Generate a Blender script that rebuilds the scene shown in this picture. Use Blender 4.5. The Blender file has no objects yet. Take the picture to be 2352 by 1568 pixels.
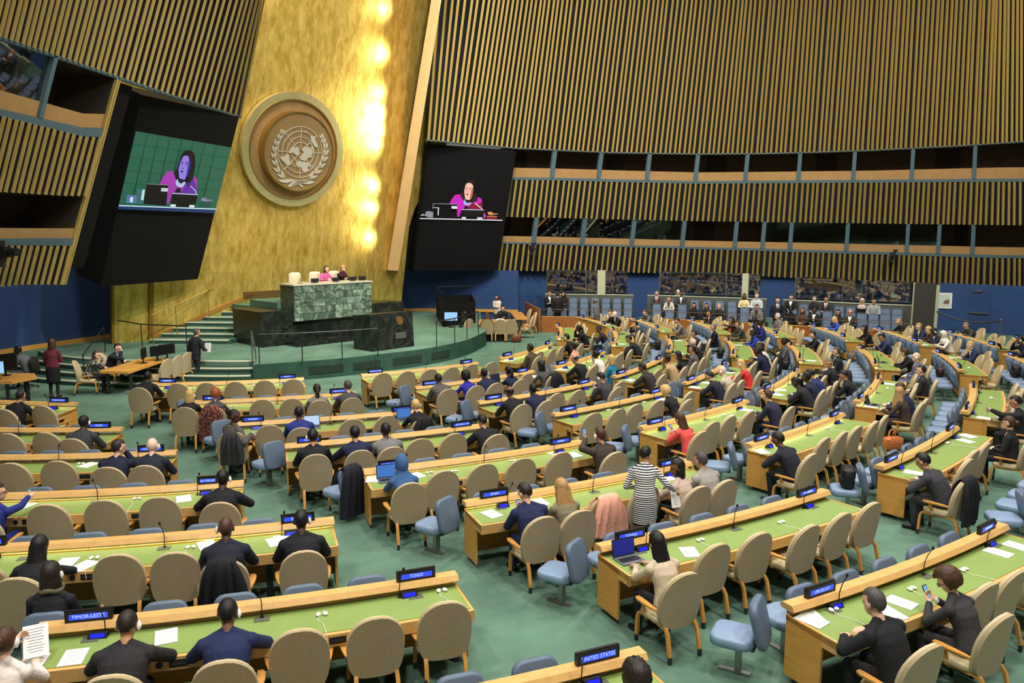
import bpy, math, random
import numpy as np
from mathutils import Vector, Matrix, kdtree

random.seed(7); rng = np.random.default_rng(7)
scene = bpy.context.scene
COL = scene.collection
TMP = bpy.data.scenes.new('workshop')   # scratch scene for evaluating modifiers, removed at the end
def tmp_graph():
    with bpy.context.temp_override(scene=TMP, view_layer=TMP.view_layers[0]):
        dg = bpy.context.evaluated_depsgraph_get(); dg.update(); return dg

# ------------------------------------------------------------------ camera
FPX, PITCH, CAMH, IW, IH = 1750.0, math.radians(8.01), 4.75, 2352, 1568
cd = bpy.data.cameras.new('camera'); cam = bpy.data.objects.new('camera', cd); COL.objects.link(cam)
cd.sensor_width = 36; cd.lens = 36 * FPX / IW; cd.clip_end = 300; cd.clip_start = .1
cam.location = (0, 0, CAMH); cam.rotation_euler = (math.pi / 2 - PITCH, 0, 0)
scene.camera = cam

# ------------------------------------------------------------------ view, world, main lights
vs = scene.view_settings
vs.view_transform = 'Standard'; vs.look = 'None'; vs.gamma = 1; vs.use_curve_mapping = False
vs.exposure = 0.0
scene.cycles.use_denoising = True
scene.cycles.max_bounces = 5; scene.cycles.diffuse_bounces = 2; scene.cycles.glossy_bounces = 2
scene.cycles.use_adaptive_sampling = True; scene.cycles.adaptive_threshold = .05
scene.cycles.transparent_max_bounces = 8
scene.cycles.sample_clamp_indirect = 4
w = bpy.data.worlds.new('world'); scene.world = w; w.use_nodes = True
w.node_tree.nodes['Background'].inputs[0].default_value = (1.0, .96, .88, 1)
w.node_tree.nodes['Background'].inputs[1].default_value = 0.16

def area(name, loc, target, power, size, color=(1, .965, .9), spread=180):
    l = bpy.data.lights.new(name, 'AREA'); l.shape = 'DISK'; l.size = size; l.energy = power; l.color = color
    l.spread = math.radians(spread)
    o = bpy.data.objects.new(name, l); COL.objects.link(o); o.location = loc
    o.rotation_euler = (Vector(target) - Vector(loc)).to_track_quat('-Z', 'Y').to_euler()
    return o
def spot(name, loc, target, power, angle, radius=.15, color=(1, .96, .88), blend=.6):
    l = bpy.data.lights.new(name, 'SPOT'); l.energy = power; l.spot_size = math.radians(angle); l.spot_blend = blend
    l.shadow_soft_size = radius; l.color = color
    o = bpy.data.objects.new(name, l); COL.objects.link(o); o.location = loc
    o.rotation_euler = (Vector(target) - Vector(loc)).to_track_quat('-Z', 'Y').to_euler()
    return o
# the hall's ceiling downlights, in rings over the seating
for (x, y, p) in [(-5, 11, 1.0), (2, 9, 1.1), (8, 12, 1.15), (-2, 17, 1.0), (6, 19, 1.1), (13, 17, 1.1),
                  (3, 26, 1.0), (11, 26, 1.0), (18, 26, 1.0), (-9, 19, .8), (8, 33, .8)]:
    area('ceiling_or_fill_light', (x, y, 17.5), (x, y, 0), 360 * p, 1.3, spread=120)
for (x, y, p) in [(0, -3, .9), (-6, 3, .8), (7, 3, .9)]:  # unseen front fill, added near the camera to lift the chair backs
    area('ceiling_or_fill_light', (x, y, 15.5), (x, y + 6, 0), 640 * p, 1.3, spread=130)
# unseen fill lamps, added to brighten the slats and blue walls
for loc, tgt, p in [((-1, 25, 17), (-2, 38, 8), 900), ((6, 27, 17), (7, 41, 7), 1100), ((13, 26, 17), (15, 40, 7), 1100), ((19, 22, 17), (23, 36, 7), 1000), ((-2, 14, 16), (-11, 20, 8), 110), ((-3, 20, 12), (-16, 26, 2), 420), ((0, 28, 12), (-3, 41, 1.5), 420)]:
    area('wall_fill_light', loc, tgt, p * .55, 1.2, spread=110)
# stage wash
spot('stage_spotlight', (6, 18, 16), (-7.3, 30.5, 1.8), 9000, 34)
spot('stage_spotlight', (1, 14, 16), (-9, 27, .6), 9000, 42)

# ------------------------------------------------------------------ pixels to places
_fw = np.array([0, math.cos(PITCH), -math.sin(PITCH)]); _up = np.array([0, math.sin(PITCH), math.cos(PITCH)])
def ray(x, y):
    return _fw + np.array([(x - IW / 2) / FPX, 0, 0]) - (y - IH / 2) / FPX * _up
def pt(x, y, z):
    d = ray(x, y); t = (z - CAMH) / d[2]
    return np.array([d[0] * t, d[1] * t, z])
def proj(p):
    v = np.asarray(p, float) - np.array([0, 0, CAMH]); z = v @ _fw
    return np.array([IW / 2 + FPX * v[0] / z, IH / 2 - FPX * (v @ _up) / z])
CROP = {'A': (0, 800, 3.675), 'B': (0, 1140, 3.664), 'C': (600, 1140, 3.664), 'D': (600, 800, 3.675), 'E': (1150, 800, 3.675),
        'F': (1150, 1140, 3.664), 'G': (1712, 800, 3.675), 'H': (1712, 1140, 3.664), 'a': (0, 0, 2.94), 'b': (780, 0, 2.94),
        'c': (1552, 0, 2.94), 'd': (0, 420, 2.94), 'e': (500, 560, 3.36), 'f': (1100, 480, 3.618), 'g': (1700, 480, 3.607),
        '1': (1230, 680, 7.35), '2': (1500, 680, 7.35), '3': (1770, 680, 7.35), '4': (2032, 680, 7.35), '5': (1700, 860, 7.35), '6': (2032, 860, 7.35),
        'm': (530, 180, 4.9), 's': (240, 270, 6.819), 't': (930, 380, 9.046)}
def px(k, x, y):
    a, b, s = CROP[k]; return (a + x / s, b + y / s)

# ------------------------------------------------------------------ materials
def lin(c):
    return tuple(((v / 255) / 12.92 if v / 255 <= .04045 else ((v / 255 + .055) / 1.055) ** 2.4) for v in c) + (1,)
MATS = {}
def M(name, rgb, rough=.6, metal=0., var=0., vs_=6., bump=0., bs=60., emit=None, es=0., stretch=None, spec=.4, sheen=0.):
    if name in MATS: return MATS[name]
    m = bpy.data.materials.new(name); MATS[name] = m; m.use_nodes = True
    nt = m.node_tree; b = nt.nodes['Principled BSDF']
    c = lin(rgb)
    b.inputs['Base Color'].default_value = c; b.inputs['Roughness'].default_value = rough; b.inputs['Metallic'].default_value = metal
    b.inputs['Specular IOR Level'].default_value = spec
    if sheen: b.inputs['Sheen Weight'].default_value = sheen
    if emit:
        b.inputs['Emission Color'].default_value = lin(emit); b.inputs['Emission Strength'].default_value = es
    if var or bump:
        tc = nt.nodes.new('ShaderNodeTexCoord'); mp = nt.nodes.new('ShaderNodeMapping')
        nt.links.new(tc.outputs['Object'], mp.inputs['Vector'])
        if stretch: mp.inputs['Scale'].default_value = stretch
    if var:
        n = nt.nodes.new('ShaderNodeTexNoise'); n.inputs['Scale'].default_value = vs_; n.inputs['Detail'].default_value = 5; n.inputs['Roughness'].default_value = .65
        nt.links.new(mp.outputs[0], n.inputs['Vector'])
        r = nt.nodes.new('ShaderNodeValToRGB')
        r.color_ramp.elements[0].position = .3; r.color_ramp.elements[1].position = .7
        r.color_ramp.elements[0].color = tuple(v * (1 - var) for v in c[:3]) + (1,)
        r.color_ramp.elements[1].color = tuple(min(1, v * (1 + var)) for v in c[:3]) + (1,)
        nt.links.new(n.outputs[0], r.inputs[0]); nt.links.new(r.outputs[0], b.inputs['Base Color'])
    if bump:
        n2 = nt.nodes.new('ShaderNodeTexNoise'); n2.inputs['Scale'].default_value = bs; n2.inputs['Detail'].default_value = 4
        nt.links.new(mp.outputs[0], n2.inputs['Vector'])
        bp = nt.nodes.new('ShaderNodeBump'); bp.inputs['Strength'].default_value = bump; bp.inputs['Distance'].default_value = .02
        nt.links.new(n2.outputs[0], bp.inputs['Height']); nt.links.new(bp.outputs[0], b.inputs['Normal'])
    return m

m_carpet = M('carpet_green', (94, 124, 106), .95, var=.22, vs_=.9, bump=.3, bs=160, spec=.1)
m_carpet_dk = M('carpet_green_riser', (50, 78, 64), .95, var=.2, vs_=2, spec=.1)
m_wood = M('desk_wood', (205, 150, 72), .42, var=.13, vs_=4, stretch=(1, 1, 9))
m_bar = M('shelf_wood', (214, 168, 102), .38, var=.1, vs_=7)
m_leather = M('green_leather', (130, 153, 80), .5, var=.06, vs_=3)
m_fabric = M('tan_fabric', (172, 152, 116), .85, var=.08, vs_=30, bump=.25, bs=300, sheen=.1)
m_fabric_f = M('cream_leather', (198, 180, 140), .55, var=.06, vs_=12)
m_chwood = M('chair_wood', (200, 142, 68), .42, var=.14, vs_=14, stretch=(1, 1, .3))
m_blue = M('blue_leather', (126, 146, 174), .42, var=.06, vs_=9)
m_bluedk = M('blue_leather_back', (92, 108, 128), .5, var=.06, vs_=9)
m_steel = M('brushed_steel', (150, 152, 150), .35, metal=.9, var=.08, vs_=20)
m_dksteel = M('dark_steel', (70, 72, 72), .45, metal=.7)
m_black = M('black_plastic', (22, 22, 24), .45)
m_blackm = M('matt_black', (12, 12, 13), .8, spec=.2)
m_brass = M('brass', (190, 160, 90), .35, metal=.9)
m_white = M('white_plastic', (232, 228, 216), .5)
m_paper = M('paper', (244, 243, 238), .8)
m_slat = M('slat_wood', (184, 156, 86), .5, var=.17, vs_=3, stretch=(3, 3, .5), bump=.1, bs=30)
m_slatback = M('slat_backing', (18, 23, 25), .8)
m_frame = M('booth_frame_blue', (84, 108, 118), .6)
m_sill = M('booth_sill_wood', (178, 138, 88), .5, var=.08, vs_=3)
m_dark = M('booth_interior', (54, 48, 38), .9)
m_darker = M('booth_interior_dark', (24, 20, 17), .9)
m_bluewall = M('blue_wall', (38, 66, 112), .75, var=.1, vs_=1.2, bump=.1, bs=80)
m_grey = M('grey_dado', (84, 86, 78), .6, var=.08, vs_=3)
m_beige = M('beige_panel', (214, 180, 128), .6, var=.05, vs_=2)
m_paleg = M('pale_pillar', (180, 184, 150), .5)
m_redwood = M('red_wood', (150, 92, 44), .45, var=.15, vs_=4, stretch=(1, 1, 6))
m_lamp = M('desk_lamp_glow', (255, 240, 170), .5, emit=(255, 238, 150), es=11)
m_lcd = M('blue_display', (20, 30, 120), .3, emit=(50, 80, 235), es=1.0)
m_lcdt = M('display_text', (170, 190, 255), .3, emit=(160, 190, 255), es=1.2)
m_lcd2 = M('blue_display_small', (10, 15, 120), .3, emit=(25, 35, 235), es=1.1)

def gold_mat():
    m = bpy.data.materials.new('gold_leaf'); m.use_nodes = True; nt = m.node_tree; b = nt.nodes['Principled BSDF']
    tc = nt.nodes.new('ShaderNodeTexCoord'); mp = nt.nodes.new('ShaderNodeMapping'); mp.inputs['Scale'].default_value = (1.2, 1.2, .35)
    nt.links.new(tc.outputs['Object'], mp.inputs[0])
    n = nt.nodes.new('ShaderNodeTexNoise'); n.inputs['Scale'].default_value = 3.2; n.inputs['Detail'].default_value = 9; n.inputs['Roughness'].default_value = .72
    nt.links.new(mp.outputs[0], n.inputs[0])
    r = nt.nodes.new('ShaderNodeValToRGB'); r.color_ramp.elements[0].position = .36; r.color_ramp.elements[1].position = .6
    r.color_ramp.elements[0].color = lin((192, 158, 66)); r.color_ramp.elements[1].color = lin((238, 208, 112))
    nt.links.new(n.outputs[0], r.inputs[0]); nt.links.new(r.outputs[0], b.inputs['Base Color'])
    n2 = nt.nodes.new('ShaderNodeTexNoise'); n2.inputs['Scale'].default_value = 9; n2.inputs['Detail'].default_value = 6
    nt.links.new(mp.outputs[0], n2.inputs[0])
    rr = nt.nodes.new('ShaderNodeMapRange'); rr.inputs[3].default_value = .34; rr.inputs[4].default_value = .6
    nt.links.new(n2.outputs[0], rr.inputs[0]); nt.links.new(rr.outputs[0], b.inputs['Roughness'])
    b.inputs['Metallic'].default_value = .72
    bp = nt.nodes.new('ShaderNodeBump'); bp.inputs['Strength'].default_value = .25; bp.inputs['Distance'].default_value = .05
    nt.links.new(n2.outputs[0], bp.inputs['Height']); nt.links.new(bp.outputs[0], b.inputs['Normal'])
    return m
m_gold = gold_mat()
def marble(name, base, vein, sc=1.6, vary=False):
    m = bpy.data.materials.new(name); m.use_nodes = True; nt = m.node_tree; b = nt.nodes['Principled BSDF']
    tc = nt.nodes.new('ShaderNodeTexCoord'); oi = nt.nodes.new('ShaderNodeObjectInfo')
    ad = nt.nodes.new('ShaderNodeVectorMath'); ad.operation = 'ADD'
    ml = nt.nodes.new('ShaderNodeVectorMath'); ml.operation = 'SCALE'; ml.inputs[3].default_value = 40
    cx = nt.nodes.new('ShaderNodeCombineXYZ')
    for i in range(3): nt.links.new(oi.outputs['Random'], cx.inputs[i])
    nt.links.new(cx.outputs[0], ml.inputs[0]); nt.links.new(tc.outputs['Object'], ad.inputs[0]); nt.links.new(ml.outputs[0], ad.inputs[1])
    n = nt.nodes.new('ShaderNodeTexNoise'); n.inputs['Scale'].default_value = sc * 2; n.inputs['Detail'].default_value = 10; n.inputs['Distortion'].default_value = 2.2
    nt.links.new(ad.outputs[0], n.inputs[0])
    r = nt.nodes.new('ShaderNodeValToRGB'); e = r.color_ramp.elements
    e[0].position = .40; e[0].color = lin(base); e[1].position = .52; e[1].color = lin(tuple(.5 * a + .5 * v for a, v in zip(base, vein)))
    k = e.new(.56); k.color = lin(vein); k = e.new(.60); k.color = lin(base)
    nt.links.new(n.outputs[0], r.inputs[0]); nt.links.new(r.outputs[0], b.inputs['Base Color'])
    if vary:
        hs = nt.nodes.new('ShaderNodeHueSaturation'); mr = nt.nodes.new('ShaderNodeMapRange'); mr.inputs[3].default_value = .6; mr.inputs[4].default_value = 1.35
        nt.links.new(oi.outputs['Random'], mr.inputs[0]); nt.links.new(mr.outputs[0], hs.inputs['Value']); nt.links.new(r.outputs[0], hs.inputs['Color']); nt.links.new(hs.outputs[0], b.inputs['Base Color'])
    b.inputs['Roughness'].default_value = .28
    return m
m_gmarble = marble('green_marble', (66, 86, 70), (140, 158, 138), .62, True)
m_bmarble = marble('black_marble', (17, 21, 18), (44, 50, 42), .5)
def glass_mat(name, refl, tint=(1, 1, 1)):
    m = bpy.data.materials.new(name); m.use_nodes = True; nt = m.node_tree; nt.nodes.clear()
    o = nt.nodes.new('ShaderNodeOutputMaterial'); mx = nt.nodes.new('ShaderNodeMixShader'); t = nt.nodes.new('ShaderNodeBsdfTransparent'); g = nt.nodes.new('ShaderNodeBsdfGlossy')
    t.inputs[0].default_value = tint + (1,); g.inputs['Roughness'].default_value = .02
    mx.inputs[0].default_value = refl
    nt.links.new(t.outputs[0], mx.inputs[1]); nt.links.new(g.outputs[0], mx.inputs[2]); nt.links.new(mx.outputs[0], o.inputs[0])
    return m
m_pane = glass_mat('window_glass', .32, (.5, .52, .52))
m_clear = glass_mat('clear_glass', .12, (.9, .92, .92))

# ------------------------------------------------------------------ mesh helpers
class MB:
    def __init__(s): s.v = []; s.f = []; s.m = []; s.n = 0
    def add(s, verts, faces, mi=0):
        s.v.append(np.asarray(verts, float).reshape(-1, 3)); k = s.n
        s.f += [tuple(i + k for i in f) for f in faces]; s.m += [mi] * len(faces); s.n += len(s.v[-1]); return s
    def box(s, c, d, rz=0, mi=0, M4=None):
        x, y, z = [q / 2 for q in d]
        v = np.array([(-x, -y, -z), (x, -y, -z), (x, y, -z), (-x, y, -z), (-x, -y, z), (x, -y, z), (x, y, z), (-x, y, z)])
        if M4 is not None: v = (np.array(M4.to_3x3()) @ v.T).T
        if rz: ca, sa = math.cos(rz), math.sin(rz); v = v @ np.array([[ca, sa, 0], [-sa, ca, 0], [0, 0, 1]])
        return s.add(v + np.array(c), [(0, 3, 2, 1), (4, 5, 6, 7), (0, 1, 5, 4), (1, 2, 6, 5), (2, 3, 7, 6), (3, 0, 4, 7)], mi)
    def hexa(s, p8, mi=0):   # bottom 4, top 4
        return s.add(p8, [(0, 3, 2, 1), (4, 5, 6, 7), (0, 1, 5, 4), (1, 2, 6, 5), (2, 3, 7, 6), (3, 0, 4, 7)], mi)
    def prism(s, poly, z0, z1, mi=0):
        n = len(poly); v = [(p[0], p[1], z0) for p in poly] + [(p[0], p[1], z1) for p in poly]
        return s.add(v, [tuple(range(n - 1, -1, -1)), tuple(range(n, 2 * n))] + [(i, (i + 1) % n, n + (i + 1) % n, n + i) for i in range(n)], mi)
    def loft(s, rings, mi=0, closed=True, caps=True):
        k = len(rings[0]); v = np.concatenate([np.asarray(r, float) for r in rings]); f = []
        for i in range(len(rings) - 1):
            for j in range(k if closed else k - 1):
                a, b = i * k + j, i * k + (j + 1) % k; f.append((a, b, b + k, a + k))
        if caps: f.append(tuple(range(k - 1, -1, -1))); f.append(tuple(range((len(rings) - 1) * k, len(rings) * k)))
        return s.add(v, f, mi)
    def tube(s, pts, r, n=8, mi=0):
        pts = [np.asarray(p, float) for p in pts]; rs = r if hasattr(r, '__len__') else [r] * len(pts); rings = []
        for i, p in enumerate(pts):
            t = pts[min(i + 1, len(pts) - 1)] - pts[max(i - 1, 0)]; t = t / (np.linalg.norm(t) + 1e-9)
            a = np.array([0, 0, 1.]) if abs(t[2]) < .9 else np.array([1., 0, 0])
            u = np.cross(a, t); u /= np.linalg.norm(u); q = np.cross(t, u)
            rings.append([p + rs[i] * (math.cos(2 * math.pi * j / n) * u + math.sin(2 * math.pi * j / n) * q) for j in range(n)])
        return s.loft(rings, mi)
    def flat(s, pts, u, wd, th, mi=0):   # ribbon bar with rectangular section; u = width direction
        u = np.asarray(u, float); u /= np.linalg.norm(u); pts = [np.asarray(p, float) for p in pts]; rings = []
        wds = wd if hasattr(wd, '__len__') else [wd] * len(pts)
        for i, p in enumerate(pts):
            t = pts[min(i + 1, len(pts) - 1)] - pts[max(i - 1, 0)]; q = np.cross(t, u); q /= np.linalg.norm(q)
            rings.append([p + u * wds[i] / 2 + q * th / 2, p - u * wds[i] / 2 + q * th / 2, p - u * wds[i] / 2 - q * th / 2, p + u * wds[i] / 2 - q * th / 2])
        return s.loft(rings, mi)
    def ell(s, c, r, n=12, m=8, mi=0, M3=None):
        v = []; f = []
        for i in range(1, m):
            a = math.pi * i / m
            for j in range(n): b = 2 * math.pi * j / n; v.append((math.sin(a) * math.cos(b), math.sin(a) * math.sin(b), math.cos(a)))
        v += [(0, 0, 1), (0, 0, -1)]; v = np.array(v) * np.array(r)
        if M3 is not None: v = v @ np.array(M3).T
        for i in range(m - 2):
            for j in range(n): a, b = i * n + j, i * n + (j + 1) % n; f.append((a, a + n, b + n, b))
        k = (m - 1) * n
        for j in range(n): f.append((k, j, (j + 1) % n)); f.append((k + 1, (m - 2) * n + (j + 1) % n, (m - 2) * n + j))
        return s.add(v + np.array(c), f, mi)
    def mesh(s, name, mats, smooth=None):
        me = bpy.data.meshes.new(name); v = np.concatenate(s.v) if s.v else np.zeros((0, 3))
        me.from_pydata(v.tolist(), [], s.f)
        for m in (mats if isinstance(mats, (list, tuple)) else [mats]): me.materials.append(m)
        if isinstance(mats, (list, tuple)) and len(mats) > 1: me.polygons.foreach_set('material_index', s.m)
        if smooth is not None:
            me.polygons.foreach_set('use_smooth', [True] * len(s.f)); me.set_sharp_from_angle(angle=math.radians(smooth))
        me.update(); return me
def link(name, me, parent=None, loc=(0, 0, 0), rz=0, mat4=None):
    o = bpy.data.objects.new(name, me); COL.objects.link(o)
    if parent is not None: o.parent = parent
    if mat4 is not None: o.matrix_basis = mat4
    else: o.location = loc; o.rotation_euler = (0, 0, rz)
    return o
def tag(o, label, cat, group=None, kind=None):
    if label: o['label'] = label
    if cat: o['category'] = cat
    if group: o['group'] = group
    if kind: o['kind'] = kind
    return o
def thing(name, label, cat, loc=(0, 0, 0), rz=0, group=None):
    return tag(link(name, None, None, loc, rz), label, cat, group)
def struct(o, label, cat='setting'):
    return tag(o, label, cat, kind='structure')
def copy_tree(root, loc, rz, label, group=None):
    r = root.copy(); COL.objects.link(r); r.location = loc; r.rotation_euler = (0, 0, rz); r['label'] = label
    if group: r['group'] = group
    for c in root.children:
        k = c.copy(); COL.objects.link(k); k.parent = r
        for g in c.children:
            q = g.copy(); COL.objects.link(q); q.parent = k
    return r
ORD = ['first', 'second', 'third', 'fourth', 'fifth', 'sixth', 'seventh', 'eighth', 'ninth', 'tenth', 'eleventh', 'twelfth']
# ================================================================== SETTING
C0 = np.array([-9.44, 30.92]); EF = np.array([.719, -.695]); ER = np.array([.695, .719])
def FR(f, r): return C0 + EF * f + ER * r
def pol(R, a): return C0 + R * np.array([math.cos(math.radians(a)), math.sin(math.radians(a))])
def pY(x, y, Y):
    d = ray(x, y); t = Y / d[1]; return np.array([d[0] * t, Y, CAMH + d[2] * t])
def interp(tab, x): return float(np.interp(x, [t[0] for t in tab], [t[1] for t in tab]))

struct(link('floor', MB().prism([(-34, -6), (44, -6), (44, 52), (-34, 52)], -.2, 0).mesh('floor', m_carpet)), 'green carpeted hall floor between the desks')

# ---- stage platform and its steps
ST = .62
front = [(-80, 6.96), (-68, 6.72), (-56, 6.69), (-45, 6.69), (-23, 7.27), (-9.7, 7.66), (3.3, 8.05), (12, 8.5)]
stepR = [(-152, 8.5), (-140, 7.9), (-129.5, 7.34), (-118, 6.8), (-97, 6.17), (-81, 6.2), (-80, 6.2)]
arc = [pol(interp(front, a), a) for a in np.linspace(12, -80.6, 40)]
sarc = [pol(interp(stepR, a), a) for a in np.linspace(-80.6, -152, 30)]
stage_poly = arc + sarc + [(-22, 25), (-24, 36), (-12, 47), (-1, 44), (-1.7, 41), (-1.45, 36)]
st = struct(link('stage_platform', MB().prism(stage_poly[::-1], 0, ST).mesh('stage', [m_carpet])), 'curved green carpeted stage platform')
riser = MB()
arcb = [pol(interp(front, a) + .012, a) for a in np.linspace(12, -80.6, 40)]
riser.loft([[(p[0], p[1], .0) for p in arcb], [(p[0], p[1], ST - .004) for p in arcb]], closed=False, caps=False)
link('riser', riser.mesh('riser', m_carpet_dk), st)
for (a0, a1) in [(-66, -56), (-53, -44), (-40, -30), (-26, -18)]:   # vents in the riser
    v = MB(); aa = np.linspace(a0, a1, 8)
    v.loft([[tuple(pol(interp(front, a) + .03, a)) + (.16,) for a in aa], [tuple(pol(interp(front, a) + .03, a)) + (.42,) for a in aa]], closed=False, caps=False)
    link('vent', v.mesh('vent', M('vent_dark', (26, 44, 36), .9)), st)
m_nose = M('step_nosing', (206, 210, 184), .5)
for k in (1, 2, 3):
    z = ST - .155 * k; aa = np.linspace(-80.8, -150, 30)
    pol_ = [pol(interp(stepR, a) - .2, a) for a in aa] + [pol(interp(stepR, a) + .5 * k, a) for a in aa[::-1]]
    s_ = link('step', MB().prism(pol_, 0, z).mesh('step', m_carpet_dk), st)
for k in (0, 1, 2, 3):
    z = ST - .155 * k; aa = np.linspace(-81, -150, 30); n_ = MB()
    R = lambda a: interp(stepR, a) + .5 * k
    n_.loft([[tuple(pol(R(a) - .09, a)) + (z + .006,), tuple(pol(R(a) + .012, a)) + (z + .006,), tuple(pol(R(a) + .012, a)) + (z - .035,), tuple(pol(R(a) - .09, a)) + (z - .03,)] for a in aa])
    link('step_nosing', n_.mesh('nosing', m_nose), st)

# ---- upper steps beside the gold wall and the president's platform
up = struct(link('podium_platform', MB().prism([FR(-4.6, -.9), FR(1.6, -.9), FR(1.6, 3.9), FR(-4.6, 3.9)], ST, 1.86).prism([FR(-.6, -1), FR(1.6, -1), FR(1.6, 3), FR(-.6, 3)], 1.86, 2.15).mesh('pp', m_carpet)), 'raised green platform behind the podium')
for i in range(8):
    z = ST + .155 * (i + 1); L = np.array([-13.85 + .215 * i, 28.8 + .585 * i]); R = np.array([-10.75 + .215 * i, 28.62 + .56 * i])
    L2 = L + (.25, .66); R2 = R + (.25, .66)
    if i == 7: L2 = L + (.6, 1.6); R2 = R + (.6, 1.6)
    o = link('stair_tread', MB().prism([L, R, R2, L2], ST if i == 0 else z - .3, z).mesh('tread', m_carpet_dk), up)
    d = (R - L) / np.linalg.norm(R - L); q = np.array([-d[1], d[0]])
    link('stair_nosing', MB().prism([L - q * .01, R - q * .01, R + q * .1, L + q * .1], z - .03, z + .006).mesh('nose', m_nose), up)
    link('stair_tread_top', MB().prism([L + q * .1, R + q * .1, R2, L2], z - .01, z + .003).mesh('tt', m_carpet), up)

# ---- gold wall
GL = np.array([-15.17, 28.75, ST]); aw = math.radians(46); GR = np.array([math.cos(aw), math.sin(aw), 0]); GN0 = np.array([math.sin(aw), -math.cos(aw), 0])
lean = math.radians(11); GU = np.array([0, 0, math.cos(lean)]) + GN0 * math.sin(lean); GN = np.cross(GR, GU); GN = GN if GN @ GN0 > 0 else -GN
def G(r, h, d=0): return GL + GR * r + GU * h + GN * d
def on_gold(x, y, d=0):
    o = np.array([0, 0, CAMH]); D = ray(x, y); P0 = GL + GN * d; t = ((P0 - o) @ GN) / (D @ GN); X = o + D * t - GL
    return X @ GR, X @ GU
rr_ = on_gold(921, 705)[0]
g = MB(); nr, nh = 24, 24
g.loft([[G(r, h) for r in np.linspace(-.1, rr_ + max(0, min(h - 5, 4)) * .5, nr)] for h in np.linspace(0, 21, nh)], closed=False, caps=False)
gw = struct(link('wall_gold', g.mesh('gold', m_gold)), 'tall leaning gold leaf wall behind the podium')
m_gold2 = M('gold_edge', (150, 112, 44), .45, metal=.5)
for r0, wd in ((-.12, .1), (1.25, .16)):
    link('fold', MB().hexa([G(r0, 0, -.05), G(r0 + wd, 0, -.05), G(r0 + wd, 0, .12), G(r0, 0, .12), G(r0, 8, -.05), G(r0 + wd, 8, -.05), G(r0 + wd, 8, .12), G(r0, 8, .12)]).mesh('fold', m_gold2), gw)
link('skirting', MB().hexa([G(1.4, 0, .0), G(5.6, 1.55, 0), G(5.6, 1.55, .05), G(1.4, 0, .05), G(1.4, .16, .0), G(5.6, 1.75, 0), G(5.6, 1.75, .05), G(1.4, .16, .05)]).mesh('sk', M('skirting_wood', (150, 110, 50), .5)), gw)
a_ = on_gold(*px('d', 1640, 782)); b_ = on_gold(*px('d', 1880, 768))
link('grille', MB().hexa([G(a_[0], a_[1], 0), G(b_[0] + 1, a_[1], 0), G(b_[0] + 1, a_[1], .05), G(a_[0], a_[1], .05), G(a_[0], a_[1] + .3, 0), G(b_[0] + 1, a_[1] + .3, 0), G(b_[0] + 1, a_[1] + .3, .05), G(a_[0], a_[1] + .3, .05)]).mesh('gr', M('grille_brown', (92, 70, 34), .6)), gw)
# wall-washing lamps behind the fin at the gold wall's right edge
for xp, yp, p in ((905, 20, 110), (900, 125, 170), (893, 215, 130), (890, 262, 330), (888, 300, 330), (885, 335, 170), (878, 430, 150), (874, 482, 150), (870, 550, 110)):
    r, h = on_gold(xp, yp); spot('gold_wall_lamp', G(r, h, .8), G(r - 1.3, h - .05, 0), p, 115, .1, (1, .9, .68), .9)
area('gold_wall_lamp', G(2, 19.5, 5.5), G(5.5, 7, 0), 2600, 1.4, (1, .9, .68))
area('gold_wall_lamp', G(2.6, .25, 1.2), G(2.8, 3, 0), 60, .5, (1, .85, .5))

# ---- emblem
ec = on_gold(*px('m', 712, 808)); 
def gold_xy(k, x, y, d): return np.array(on_gold(*px(k, x, y), d))
outer = np.array([gold_xy('m', *q, .25) for q in [(142, 850), (720, 150), (1275, 780), (680, 1455), (300, 380), (1090, 330), (1130, 1230), (270, 1230)]])
oc = outer.mean(0); OR = float(np.hypot(*(outer - oc).T).mean()); IR = OR * .69
def disc(mb, c, R0, R1, d0, d1, n=64, mi=0):
    ring = lambda R, d: [G(c[0] + R * math.cos(2 * math.pi * i / n), c[1] + R * math.sin(2 * math.pi * i / n), d) for i in range(n)]
    if R0 <= 0: mb.loft([ring(R1, d0), ring(R1, d1)], mi)
    else: mb.loft([ring(R0, d0), ring(R1, d0), ring(R1, d1), ring(R0, d1), ring(R0, d0)], mi, caps=False)
    return mb
em = thing('wall_emblem', 'round wall emblem with silver world map inside laurel wreath', 'emblem')
m_bronze = M('bronze_disc', (164, 134, 90), .5, metal=.3, var=.12, vs_=2)
m_silver = M('silver_relief', (214, 206, 190), .5, metal=.2)
m_paleg2 = M('pale_gold_ring', (196, 186, 132), .4, metal=.5, var=.1, vs_=3)
ic = oc + np.array([0, 0.]); D1 = .62
link('back_disc', disc(MB(), oc, 0, OR * .93, .08, .22).mesh('bd', m_bronze, 30), em)
link('outer_ring', disc(MB(), oc, OR * .87, OR, .06, .30).mesh('or', m_paleg2, 30), em)
link('ring_edge', disc(MB(), oc, OR * .855, OR * .875, .2, .33).mesh('re', m_brass, 30), em)
icp = np.array([gold_xy('m', *q, D1) for q in [(372, 800), (780, 375), (1152, 850), (750, 1275)]]); ic = icp.mean(0); IR = float(np.hypot(*(icp - ic).T).mean())
link('inner_disc', disc(MB(), ic, 0, IR * .985, .2, D1).mesh('id', m_bronze, 30), em)
link('disc_rim', disc(MB(), ic, IR * .97, IR, .2, D1 + .05).mesh('dr', m_brass, 30), em)
gc = np.array(gold_xy('m', 783, 832, D1)); UR = IR
for k in (.64, .52, .385, .25):
    link('latitude_circle', disc(MB(), gc, UR * k - .014, UR * k + .014, D1, D1 + .03).mesh('lc', m_silver), em)
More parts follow.
